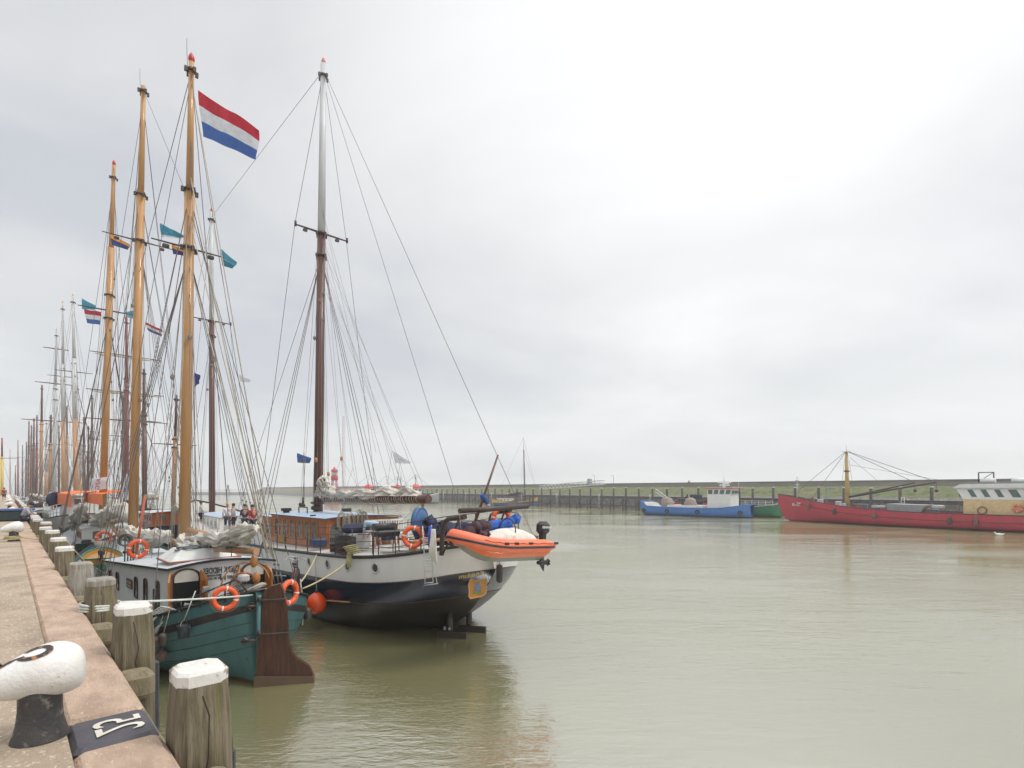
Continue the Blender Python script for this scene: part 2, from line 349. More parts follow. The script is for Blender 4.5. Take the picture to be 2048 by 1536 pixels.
# ---------------------------------------------------------------- water
def water_material():
    m = bpy.data.materials.new('harbour_water'); m.use_nodes = True; nt = m.node_tree; L = nt.links; p = nt.nodes['Principled BSDF']
    p.inputs['Roughness'].default_value = 0.13; p.inputs['IOR'].default_value = 3.0; p.inputs['Specular IOR Level'].default_value = 0.85
    co = nt.nodes.new('ShaderNodeTexCoord')
    nn = nt.nodes.new('ShaderNodeTexNoise'); nn.inputs['Scale'].default_value = 0.12; nn.inputs['Detail'].default_value = 4; L.new(co.outputs['Object'], nn.inputs['Vector'])
    rp = nt.nodes.new('ShaderNodeValToRGB'); rp.color_ramp.elements[0].position = 0.3; rp.color_ramp.elements[1].position = 0.7
    rp.color_ramp.elements[0].color = (0.184, 0.172, 0.080, 1); rp.color_ramp.elements[1].color = (0.216, 0.206, 0.106, 1)
    L.new(nn.outputs['Fac'], rp.inputs[0]); L.new(rp.outputs[0], p.inputs['Base Color'])
    prev = None; bumps = []
    for sc, st, dist, ang, str_ in ((0.55, (0.55, 1.5, 1), 0.032, 20, 1.0), (2.1, (0.6, 1.7, 1), 0.016, -12, 1.0), (7.0, (0.7, 1.6, 1), 0.008, 8, 1.0)):
        mp_ = nt.nodes.new('ShaderNodeMapping'); mp_.inputs['Rotation'].default_value = (0, 0, R(ang)); mp_.inputs['Scale'].default_value = st
        L.new(co.outputs['Object'], mp_.inputs[0])
        n = nt.nodes.new('ShaderNodeTexNoise'); n.inputs['Scale'].default_value = sc; n.inputs['Detail'].default_value = 3; n.inputs['Roughness'].default_value = 0.5; n.inputs['Distortion'].default_value = 0.6
        L.new(mp_.outputs[0], n.inputs['Vector'])
        b = nt.nodes.new('ShaderNodeBump'); b.inputs['Strength'].default_value = 1.0; b.inputs['Distance'].default_value = dist
        L.new(n.outputs['Fac'], b.inputs['Height'])
        if prev: L.new(prev, b.inputs['Normal'])
        prev = b.outputs[0]; bumps.append(b)
    L.new(prev, p.inputs['Normal'])
    # wind patches: ruffled and slick areas
    mw = nt.nodes.new('ShaderNodeMapping'); mw.inputs['Scale'].default_value = (0.5, 1.3, 1); L.new(co.outputs['Object'], mw.inputs[0])
    nw = nt.nodes.new('ShaderNodeTexNoise'); nw.inputs['Scale'].default_value = 0.09; nw.inputs['Detail'].default_value = 5; nw.inputs['Distortion'].default_value = 1.2; L.new(mw.outputs[0], nw.inputs['Vector'])
    for tgt, lo, hi in [(p.inputs['Roughness'], 0.04, 0.2)] + [(b_.inputs['Strength'], 0.35, 1.9) for b_ in bumps[1:]]:
        mr = nt.nodes.new('ShaderNodeMapRange'); mr.inputs[1].default_value = 0.36; mr.inputs[2].default_value = 0.64; mr.inputs[3].default_value = lo; mr.inputs[4].default_value = hi
        L.new(nw.outputs['Fac'], mr.inputs[0]); L.new(mr.outputs[0], tgt)
    return m
w = MB(); w.add([(-6000, -60, 0), (6000, -60, 0), (6000, 9000, 0), (-6000, 9000, 0)], [(0, 1, 2, 3)])
tag(w.build('water', water_material()), kind='structure')
sb = MB(); sb.add([(-6000, -60, -4), (6000, -60, -4), (6000, 9000, -4), (-6000, 9000, -4)], [(0, 1, 2, 3)])
tag(sb.build('harbour_bed', mat('mud', (0.08, 0.07, 0.04), 0.9)), kind='structure')

# ---------------------------------------------------------------- quay
M_PAVE = mat('quay_concrete', (0.47, 0.37, 0.27), 0.85, (0.31, 0.24, 0.17), 1.6, bump=1.0, bscale=22, bdist=0.03, spots=(0.62, 0.55, 0.45), spot_scale=26, spot_at=0.57, spot_w=0.05, detail=12)
M_COPE = mat('pink_granite_coping', (0.56, 0.405, 0.30), 0.8, (0.40, 0.285, 0.205), 2.6, (1, 2.2, 1), bump=0.9, bscale=18, bdist=0.03, spots=(0.64, 0.53, 0.43), spot_scale=22, spot_at=0.60, spot_w=0.05, detail=12)
M_QWALL = mat('quay_wall_stone', (0.14, 0.12, 0.085), 0.9, (0.07, 0.07, 0.04), 2.0, bump=0.6)
M_TILE = mat('worn_black_paint', (0.062, 0.060, 0.072), 0.6, (0.085, 0.08, 0.09), 6, bump=0.4, bscale=25, spots=(0.26, 0.2, 0.16), spot_scale=16, spot_at=0.70)
qloc = Q0.copy()
q = MB(); q.box((180, 7.217, 0.2), (380, 13.5, 6.3)); q.box((180, 0.24, -0.2), (380, 0.48, 6.65), mi=1)
o = q.build('quay', [M_PAVE, M_QWALL]); o.location = qloc + Vector((0, 0, 0.05)); o.rotation_euler = (0, 0, QROT); tag(o, kind='structure')
cp = MB(); x = -6.0; random.seed(3)
cuts = [-3.1, -1.1, 0.57, 1.12]
while cuts[-1] < 360: cuts.append(cuts[-1] + random.uniform(1.0, 1.9) * (1 if cuts[-1] < 60 else 3))
for a, b in zip(cuts[:-1], cuts[1:]):
    painted = abs(a - 0.57) < 0.01
    hh = random.uniform(-0.006, 0.006)
    cp.box(((a + b) / 2, 0.235, QZ - 0.15 + hh), (b - a - 0.012, 0.45, 0.3), mi=1 if painted else 0, bev=0.03)
o = cp.build('quay_edge', [M_COPE, M_TILE]); o.location = qloc; o.rotation_euler = (0, 0, QROT); tag(o, kind='structure')
# painted number on the black stone, as it stands in the picture (mirror-written)
P = Q(0.845, -0.215, QZ + 0.0065)
tm = text_mb('25', 0.38, None, ext=0.001, bold=0.001, sx=0.88,
             mapf=lambda v: P + QD * (v.x * 0.92) + QN * (-0 + v.y * 1.0) * 1.0 + Vector((0, 0, v.z)))
o = tm.build('berth_number', mat('old_white_paint', (0.70, 0.66, 0.58), 0.6, (0.6, 0.55, 0.48), 8)); tag(o, 'white number painted on the black stone of the quay edge beside the nearest bollard', 'number marking')

# bollards
def bollard_mesh(detail):
    root = empty('bollard')
    b = MB(); prof = [(0.188, 0), (0.184, 0.02), (0.168, 0.06), (0.15, 0.13), (0.139, 0.22), (0.139, 0.30), (0.147, 0.37)]
    b.lathe(prof, n=32, sx=.88, sy=.88)
    b.build('pedestal', mat('scuffed_black_iron', (0.035, 0.034, 0.04), 0.5, (0.06, 0.055, 0.05), 8, bump=0.5, bscale=30, spots=(0.26, 0.23, 0.19), spot_scale=11, spot_at=0.56, spot_w=0.12), root)
    # head: pear lofted along x; big end over the water side, nose landwards (+y local of the quay frame)
    h = MB(); n = 28; rows = []
    st = [(-0.252, 0.02, 0.455), (-0.247, 0.09, 0.457), (-0.226, 0.138, 0.462), (-0.18, 0.172, 0.468), (-0.12, 0.188, 0.472), (-0.05, 0.189, 0.472), (0.03, 0.172, 0.465), (0.11, 0.150, 0.445), (0.19, 0.122, 0.428), (0.26, 0.092, 0.413), (0.31, 0.062, 0.400), (0.34, 0.03, 0.394), (0.348, 0.008, 0.392)]
    vs = []
    for y, r, zc in st:
        for k in range(n):
            a = 2 * math.pi * k / n; cz = math.sin(a)
            rz = r * (1.04 if cz > 0 else 0.94)
            vs.append((r * 0.98 * math.cos(a), y, zc + rz * cz + (0.0)))
    fs = [(i * n + k, i * n + (k + 1) % n, (i + 1) * n + (k + 1) % n, (i + 1) * n + k) for i in range(len(st) - 1) for k in range(n)]
    fs += [tuple(range(n)), tuple((len(st) - 1) * n + k for k in range(n - 1, -1, -1))]
    h.add(vs, fs, 0, True)
    bw = mat('rust_spotted_white_paint', (0.80, 0.79, 0.75), 0.45, (0.70, 0.68, 0.64), 6, bump=0.5, bscale=26, spots=(0.42, 0.18, 0.06), spot_scale=8, spot_at=0.655, spot_w=0.04)
    ho = h.build('head', bw, root)
    if detail:
        sb_ = ho.modifiers.new('s', 'SUBSURF'); sb_.levels = 2; sb_.render_levels = 2
        bv = BVHTree.FromPolygons([Vector(v) for v in vs], fs)
        vd = Vector((-.72, 0, .69))
        def proj(x, y):
            hit = bv.ray_cast(Vector((0, y, .46)) + Vector((.69, 0, .72)) * (x + .10) + vd * 2, -vd)
            return (hit[0] + vd * 0.004) if hit[0] else Vector((x, y, 0.6))
        mk = MB(); a_out = []; a_in = []
        for i in range(25):
            a = 2 * math.pi * i / 24
            ox, oy = -0.03 + 0.060 * math.cos(a), 0.02 + 0.10 * math.sin(a); a_out.append(proj(ox, oy))
            a_in.append(proj(-0.03 + 0.032 * math.cos(a), 0.02 + 0.06 * math.sin(a)))
        for i in range(24):
            if i in (3, 4, 5): continue
            mk.add([a_out[i], a_out[i + 1], a_in[i + 1], a_in[i]], [(0, 1, 2, 3)])
        g = [[proj(-0.01 - 0.02 * (1 - v) - 0.07 * u * v, 0.09 + 0.14 * v) for u in (0, .5, 1)] for v in (0, .25, .5, .75, 1)]
        for i in range(4):
            for j in range(2): mk.add([g[i][j], g[i][j + 1], g[i + 1][j + 1], g[i + 1][j]], [(0, 1, 2, 3)])
        mk.build('painted_mark', mat('rusted_black_mark', (0.03, 0.03, 0.035), 0.6, (0.05, 0.04, 0.04), 5, spots=(0.40, 0.17, 0.06), spot_scale=16, spot_at=0.52), ho)
    return root
blabels = ['large white topped iron bollard with rust spots, nearest on the quay', 'white topped bollard with a yellow rope led over the quay edge', 'white topped bollard just before the blue box on the quay',
           'fourth white bollard, behind the blue box', 'white bollard in the distant row, first beyond the blue box pair', 'small distant white bollard near the far people', 'tiny far white bollard before the last one', 'farthest white bollard at the end of the quay row']
bd = bollard_mesh(True); bd2 = bollard_mesh(False)
for i, lb in enumerate(blabels):
    o = bd if i == 0 else (bd2 if i == 1 else copy_tree(bd2))
    o.location = Q(0.97 + 17.9 * i, -0.595, QZ - .01); o.scale = (0.92,) * 3; o.rotation_euler = (0, 0, QROT - (0.12 if i == 0 else 0.0)); tag(o, lb, 'bollard', 'white bollards along the quay')

# fender posts
def post_sections(w0, w1, d0, d1, top, seed):
    random.seed(seed); zs = [(-3.0, 1.0), (2.2, 1.0), (2.85, 1.0), (3.2, 0.99), (3.5, 0.91), (top - 0.10, 0.78), (top - 0.085, 0.765)]
    return zs
def octo(w, d, c):
    return [(-w + c, -d), (w - c, -d), (w, -d + c), (w, d - c), (w - c, d), (-w + c, d), (-w, d - c), (-w, -d + c)]
def make_post(seed, top, painted, grey=False, wscale=1.0):
    random.seed(seed); root = empty('fender_post')
    b = MB(); rings = []
    W, D = 0.20 * wscale, 0.165 * wscale
    sec = [(-3.5, 1.0), (2.6, 1.0), (3.0, 1.0), (3.25, 0.98), (3.45, 0.93), (3.62, 0.86), (top - 0.085, 0.76)]
    vs = []
    N = 8
    for z, k in sec:
        o8 = octo(W * k, D * (0.55 + 0.45 * k), 0.05 * wscale)
        vs += [(x + random.uniform(-.004, .004), y + random.uniform(-.004, .004), z) for x, y in o8]
    fs = [(i * 8 + k, i * 8 + (k + 1) % 8, (i + 1) * 8 + (k + 1) % 8, (i + 1) * 8 + k) for i in range(len(sec) - 1) for k in range(8)]
    fs.append(tuple((len(sec) - 1) * 8 + k for k in range(8)))
    b.add(vs, fs)
    b.build('shaft', M_WEATHG if grey else M_WEATH, root)
    # cracks: thin dark grooves standing proud 1 mm
    c = MB()
    for k in range(6):
        x0 = random.uniform(-W * .72, W * .72)
        for fy in (-1,):
            pts = []
            zt = top - 0.12; 
            for i in range(7):
                z = zt - i * random.uniform(0.09, 0.14)
                kk = 0.76 + (1 - 0.76) * min(1, max(0, (top - z) / 0.55))
                pts.append((x0 * (.75 + .25 * min(1, i / 4)) + random.uniform(-.007, .007), fy * (D * (0.55 + 0.45 * kk) - 0.003), z))
            c.tube(pts, [0.003 + 0.004 * math.sin(math.pi * i / 6) for i in range(7)], 4)
    for sx in (-1,):
        x0 = sx; pts = []
        for i in range(6):
            z = top - 0.15 - i * 0.13; kk = 0.76 + 0.24 * min(1, max(0, (top - z) / 0.55)); pts.append((sx * (W * kk - 0.003), random.uniform(-.02, .02), z))
        c.tube(pts, 0.004, 4)
    c.build('crack', mat('crack_dark', (0.05, 0.04, 0.025), 0.95), root)
    o8 = octo(W * 0.755, D * 0.88, 0.055 * wscale); o9 = octo(W * 0.70, D * 0.80, 0.05)
    cpm = MB(); vs = [(x * 1.02, y * 1.02, top - 0.09) for x, y in o8] + [(x * 1.03, y * 1.03, top - 0.02) for x, y in o8] + [(x, y, top) for x, y in o9]
    fs = [(i * 8 + k, i * 8 + (k + 1) % 8, (i + 1) * 8 + (k + 1) % 8, (i + 1) * 8 + k) for i in range(2) for k in range(8)] + [tuple(16 + k for k in range(8))]
    cpm.add(vs, fs); cpm.build('cap', M_CAP if painted else M_WEATHG, root)
    # rubbing strip on the water side
    rb = MB(); rb.box((0.05, -D - 0.035, 1.2), (0.09, 0.055, 4.1), bev=0.015); rb.build('rubbing_strip', M_RUBBER, root)
    bl = MB(); bl.box((-0.02, D + 0.02, 2.6), (0.3, 0.1, 0.9), bev=0.02)
    bl.box((-0.32, 0.03, 3.16), (0.26, 0.30, 0.26), bev=0.05)
    bl.build('support_block', M_MOSS, root)
    return root
plabels = ['nearest wooden fender post with chipped white cap beside the painted number', 'second fender post with cracked white cap, in front of the teal hull', 'third fender post, bare grey top with a green rope wound round it', 'fourth fender post, short pale grey one without white paint',
           'fifth fender post with green algae and dark letters on its white cap', 'sixth fender post from the front, white top beside the mooring rope', 'seventh fender post from the front, plain white top']
protos = [make_post(1, 3.87, True), make_post(2, 3.87, True), make_post(3, 3.84, False, False, 1.05), make_post(4, 3.80, False, True, 1.0), make_post(5, 3.86, True)]
for i in range(34):
    if i < 5: o = protos[i]
    else: o = copy_tree(protos[(0, 1, 4)[i % 3]])
    o.location = Q(0.33 + 2.53 * i, 0.165, random.uniform(-.05, .03)); lean = .018 if i > 2 else 0; o.rotation_euler = (random.uniform(-lean, lean), random.uniform(-lean, lean), QROT + random.uniform(-.07, .07) * (i > 2))
    if i < 7: lb = plabels[i]; gr = 'fender posts along the quay'
    else: lb = 'one of the white capped fender posts in the receding distant part of the row'; gr = 'distant fender posts along the quay'
    tag(o, lb, 'post', gr)
wl = MB(); wl.box((40, -0.055, 3.02), (100, 0.11, 0.26), bev=0.03)
o = wl.build('quay_fender_beam', M_MOSS); o.location = Q0; o.rotation_euler = (0, 0, QROT); tag(o, 'long mossy timber beam bolted along the quay edge below the coping', 'beam')

# ---------------------------------------------------------------- ship framework
CAM = Vector((0, 0, H))
class Ship:
    def __init__(s, name, label, cat, x, y, th, group=None):
        s.o = Vector((x, y, 0)); s.th = th
        s.d = Vector((-math.sin(th), math.cos(th), 0)); s.n = Vector((math.cos(th), math.sin(th), 0))
        s.root = empty(name, (x, y, 0), th + math.pi / 2, label, cat, group)
    def w2l(s, v, vec=False):
        v = Vector(v) if vec else Vector(v) - s.o
        return Vector((v.dot(s.d), -v.dot(s.n), v.z))
    def l2w(s, p): return s.o + s.d * p[0] - s.n * p[1] + Vector((0, 0, p[2]))
    def ray(s, px, py):
        dr = Vector(((px - CX) / F, 1, (HOR - py) / F)); return s.w2l(CAM), s.w2l(dr, True)
    def on(s, ax, px, py, v):
        c, dr = s.ray(px, py); k = (v - c[ax]) / dr[ax]; return c + dr * k
    def onx(s, px, py, v): return s.on(0, px, py, v)
    def ony(s, px, py, v): return s.on(1, px, py, v)
    def onz(s, px, py, v): return s.on(2, px, py, v)
    def hit(s, px, py, fy=2.5):
        c, dr = s.ray(px, py); h = s.bvh.ray_cast(c, dr.normalized())
        if h[0] is None: return s.ony(px, py, fy), Vector((0, 1, 0))
        nn = h[1]
        if nn.dot(dr) > 0: nn = -nn
        return h[0], nn
    # hull ------------------------------------------------------------
    def hull(s, st, lines, mats, N=72, per=4, bul=0.35, deck=None, rail=None, rail_r=0.05, both=True):
        """st: (x, b, sheer, keel, n, m); lines: functions x->z of paint boundaries, bottom to top"""
        xs = [p[0] for p in st]; s.st = st
        g = lambda x, i: cubic(xs, [p[i] for p in st], x)
        s.b = lambda x: g(x, 1); s.zs = lambda x: g(x, 2); s.zk = lambda x: g(x, 3)
        def wid(x, z):
            zs, zk = g(x, 2), g(x, 3); t = min(1, max(0, (z - zk) / (zs - zk))); n_, m_ = g(x, 4), g(x, 5)
            return g(x, 1) * (1 - (1 - t ** m_) ** n_)
        s.wid = wid
        x0, x1 = xs[0], xs[-1]
        X = []
        for i in range(N + 1):
            u = i / N; X.append(x0 + (x1 - x0) * (0.5 - 0.5 * math.cos(math.pi * u)) * 0.6 + (x1 - x0) * u * 0.4)
        grid = []; nb = len(lines) + 1
        for x in X:
            zs, zk = g(x, 2), g(x, 3); bs = [zk] + [min(max(l(x), zk + 0.02 * (k + 1)), zs - 0.02 * (nb - k)) for k, l in enumerate(lines)] + [zs]
            z = []
            for k in range(nb):
                z += [bs[k] + (bs[k + 1] - bs[k]) * (j / per) ** (1.4 if k == 0 else 1) for j in range(per)]
            z.append(zs); grid.append([(x, wid(x, q_), q_) for q_ in z])
        m_ = MB(); J = nb * per + 1; s.J = J
        vs = []
        for sd_ in (1, -1):
            for row in grid: vs += [(p[0], sd_ * p[1], p[2]) for p in row]
        fs = []; mi = []
        for sd_ in (0, 1):
            o_ = sd_ * (N + 1) * J
            for i in range(N):
                for j in range(J - 1):
                    a = o_ + i * J + j; f = (a, a + J, a + J + 1, a + 1)
                    fs.append(f if sd_ == 1 else f[::-1]); mi.append(j // per)
        m_.v = [Vector(v) for v in vs]; m_.f = fs; m_.m = mi; m_.sm = [True] * len(fs)
        # transom closing faces at the first station
        if grid[0][-1][1] > 0.02:
            for j in range(J - 1):
                a = j; b_ = (N + 1) * J + j; m_.f.append((a, a + 1, b_ + 1, b_)); m_.m.append(j // per); m_.sm.append(False)
        s.bvh = BVHTree.FromPolygons(m_.v, m_.f)
        s.hullo = m_.build('hull', mats, s.root)
        if deck:
            dk = MB(); vs = []
            for x in X:
                z = s.zs(x) - bul; ww = max(wid(x, z) - 0.03, 0.01); vs += [(x, ww, z), (x, 0, z + 0.04), (x, -ww, z)]
            dk.add(vs, [(3 * i + k, 3 * i + k + 1, 3 * i + k + 4, 3 * i + k + 3) for i in range(N) for k in (0, 1)])
            dk.build('deck', deck, s.root)
        if rail:
            r_ = MB()
            pts = [(x, s.b(x) + 0.01, s.zs(x)) for x in X]; pts2 = [(x, -s.b(x) - 0.01, s.zs(x)) for x in X]
            r_.tube(pts + pts2[::-1][1:], rail_r, 6, closed=True); r_.build('rail_cap', rail, s.root)
        return s
    # masts ------------------------------------------------------------
    def mast(s, pb, pt, pyt, zb, r0, r1, segs, ball=None, y=0.0, hoops=(0.5, 0.72, 0.94), pole=(.62, .44)):
        base = s.ony(pb, 900, y); base.z = zb
        top = s.ony(pt, pyt, y)
        # the base pixel column is where the mast meets about y=950; find its true foot by extending
        ref = s.ony(pb, 960, y); k = (top.z - zb) / (top.z - ref.z) if abs(top.z - ref.z) > .1 else 1
        base = top + (ref - top) * k
        m_ = MB(); mats = [q_[1] for q_ in segs]; n = 16; prev = 0
        for i, (fr, mt) in enumerate(segs):
            a, b = base.lerp(top, prev), base.lerp(top, fr); ra, rb = (r0, r0 * .84) if i == 0 else (r0 * pole[0], r0 * pole[1])
            if len(segs) == 3: ra, rb = ((r0, r0 * .93), (r0 * .93, r0 * .84), (r0 * pole[0], r0 * pole[1]))[i]
            m_.tube([a, b], [ra, rb], n, mi=i); prev = fr
        mo = m_.build('mast', mats, s.root)
        for f_ in hoops:
            hp = MB()
            c = base.lerp(top, f_); rr = (r0 * .86 if f_ <= segs[0][0] + .03 else r0 * pole[0] * .9) + 0.03
            hp.tube([c - Vector((0, 0, .05)), c + Vector((0, 0, .05))], rr, 12)
            for a in range(4):
                hp.box(c + Vector((math.cos(a * 1.57 + .3) * (rr + .05), math.sin(a * 1.57 + .3) * (rr + .05), -.05)), (.09, .09, .16))
            hp.build('mast_iron', M_IRON, mo)
        if ball:
            bb = MB(); bb.lathe([(0.02, -.05), (.08, 0), (.105, .08), (.09, .18), (.05, .27), (.01, .33)], c=tuple(top), n=12); bb.build('mast_truck', ball, mo)
        s.root['masts'] = 1
        return base, top
    def line(s, a, b, r=0.011, m=None, d=0.0, name='shroud', n=1):
        mb = MB(); pts = sag(a, b, d, 10) if d else [Vector(a), Vector(b)]
        mb.tube(pts, r, 4, caps=False); return mb.build(name, m or M_WIRE, s.root)
    def shrouds(s, base, top, fr, k=4, dx=(-2.0, -0.2), r=0.010, blocks=True, yb=None):
        h = base.lerp(top, fr)
        for sd_ in (1, -1):
            for i in range(k):
                x = base.x + dx[0] + (dx[1] - dx[0]) * i / max(1, k - 1); y = sd_ * (yb or s.b(x)) * 0.99
                foot = Vector((x, y, s.zs(x) + 0.05)); mb = MB()
                mb.tube([h, foot], r, 4, caps=False)
                if blocks:   # deadeye / bottle screw near the foot
                    q_ = foot.lerp(h, 0.05); q2 = foot.lerp(h, 0.11 / 2); mb.tube([foot.lerp(h, 0.015), foot.lerp(h, 0.045)], r * 2.6, 5); mb.sphere(foot.lerp(h, .065), r * 5, n=6, m=4)
                mb.build('shroud', M_WIRE, s.root)
    def falls(s, base, top, n=8, f0=(0.45, 0.97), r=0.009, spread=1.0, seed=1, zf=1.0):
        """halyards and running lines that come down near the mast"""
        random.seed(seed)
        for i in range(n):
            f_ = random.uniform(*f0); a = base.lerp(top, f_); an = random.uniform(0, 6.28); rr = random.uniform(.3, 1.0) * spread
            b = base + Vector((math.cos(an) * rr * 1.6, math.sin(an) * rr, zf))
            mb = MB(); mb.tube([a, b], r, 4, caps=False); 
            if random.random() < .5: c = a.lerp(b, random.uniform(.1, .5)); mb.sphere(c, 0.075, n=6, m=4, sc=(1, 1, 1.5))
            mb.build('halyard', M_WIREL, s.root)
    def cross(s, base, top, fr, half, r=0.035, m=None, lamps=True, tilt=0.0, name='crosstree'):
        c = base.lerp(top, fr); mb = MB()
        mb.tube([c + Vector((0, half, tilt)), c + Vector((0, half * .3, tilt * .3)), c + Vector((0, -half * .3, -tilt * .3)), c + Vector((0, -half, -tilt))], [r * .6, r, r, r * .6], 8)
        o_ = mb.build(name, m or M_IRON, s.root)
        if lamps:
            for q_ in (half * .62, -half * .62): l = MB(); l.box(c + Vector((0, q_, -.13)), (.14, .2, .12), bev=.02); l.build('deck_light', M_IRON, o_)
        return c
    def yard(s, base, top, fr, half, r=0.07, sail=False, m=None):
        c = base.lerp(top, fr); mb = MB()
        mb.tube([c + Vector((.1, half, .0)), c + Vector((.1, 0, 0)), c + Vector((.1, -half, 0))], [r * .5, r, r * .5], 8)
        yo = mb.build('yard', m or M_BROWN, s.root)
        if sail:
            bundle([c + Vector((.12, half * (1 - 2 * i / 12) * .9, -.18 - .05 * math.sin(i))) for i in range(13)], 0.16, M_CANVAS, yo, seed=int(half * 100), name='furled_sail')
def bundle(pts, r, m, parent, seed=0, name='furled_sail', n=40, sub=7, flat=1.0, amp=0.42, ties=True, rl=None, ridge=1.0):
    """a lumpy roll of cloth along a path"""
    random.seed(seed); P_ = []
    pts = [Vector(p) for p in pts]
    for a, b in zip(pts[:-1], pts[1:]):
        for k in range(sub): P_.append(a.lerp(b, k / sub))
    P_.append(pts[-1]); N = len(P_)
    off = random.uniform(0, 50)
    rad = []
    for i in range(N):
        u = i / (N - 1); e_ = min(1, 5 * u + .25, 5 * (1 - u) + .25)
        base_r = rl(u) if rl else 1.0
        rad.append(r * base_r * e_ * (0.85 + 0.5 * noise.noise(Vector((u * 9 + off, 0, 0)))))
        P_[i] = P_[i] + Vector((noise.noise(Vector((u * 14 + off, 3, 0))), noise.noise(Vector((u * 14 + off, 7, 0))), noise.noise(Vector((u * 11 + off, 9, 0))))) * r * 0.55
    def rf(i, k):
        th = 2 * math.pi * k / n
        v = 1 + amp * .9 * noise.noise(Vector((math.cos(th) * 1.4 + off, math.sin(th) * 1.4, i * 0.09)))
        w_ = noise.noise(Vector((math.cos(th) * 3.2 + off, math.sin(th) * 3.2, i * 0.13)))
        v += ridge * amp * 1.0 * (abs(w_) * 2 - .45) + ridge * amp * .2 * noise.noise(Vector((math.cos(th) * 8 + off, math.sin(th) * 8, i * .5)))
        return v * (1 - .16 * (1 if ties and (i % (sub * 2)) == 0 else 0))
    mb = MB(); mb.tube(P_, rad, n, rf=rf); o_ = mb.build(name, m, parent)
    if ties:
        t = MB()
        for i in range(sub, N - 2, sub * 2): 
            ax = (P_[i + 1] - P_[i - 1]).normalized(); t.ring(P_[i], rad[i] * 1.0, 0.012, ax, 14, 4)
        t.build('sail_tie', M_ROPE, o_)
    return o_
def rope(pts, r, m, label, cat='rope', name='mooring_rope', n=6, group=None):
    mb = MB(); mb.tube(pts, r, n); return tag(mb.build(name, m), label, cat, group)
def coil(mb, c, r, turns=5, tr=0.015, axis=(0, 0, 1), jit=0.03, seed=0):
    random.seed(seed)
    for i in range(turns):
        mb.ring(Vector(c) + Vector((random.uniform(-jit, jit), random.uniform(-jit, jit), random.uniform(-jit, jit))), r * random.uniform(.85, 1.1), tr, axis=(axis[0] + random.uniform(-.15, .15), axis[1] + random.uniform(-.15, .15), axis[2]), n=18, k=5)
    return mb
# life ring (made once, copied)
def make_ring():
    root = empty('life_ring'); m_ = MB(); m_.ring((0, 0, 0), 0.295, 0.075, (0, 1, 0), 36, 12); m_.build('ring', M_ORANGE, root)
    for k in range(4):
        b = MB(); a = k * math.pi / 2 + .2; b.ring((0, 0, 0), 0.295, 0.079, (0, 1, 0), 3, 12, a0=a - .07, a1=a + .07); b.build('band', M_WHITE, root)
    g = MB(); pts = []
    for i in range(48):
        a = i / 48 * 2 * math.pi; pts.append((math.cos(a) * (0.385 + .02 * abs(math.sin(2 * a))), 0, math.sin(a) * (0.385 + .02 * abs(math.sin(2 * a))) - .01))
    g.tube(pts, 0.006, 4, closed=True); g.build('grab_line', M_ROPE, root)
    return root
RING = None
def life_ring(loc, rz, label, scale=1.0, tilt=0.0, group='orange life rings on the ships'):
    global RING
    if RING is None: RING = make_ring(); o_ = RING
    else: o_ = copy_tree(RING)
    o_.location = loc; o_.rotation_euler = (tilt, 0, rz); o_.scale = (scale,) * 3
    return tag(o_, label, 'life ring', group)
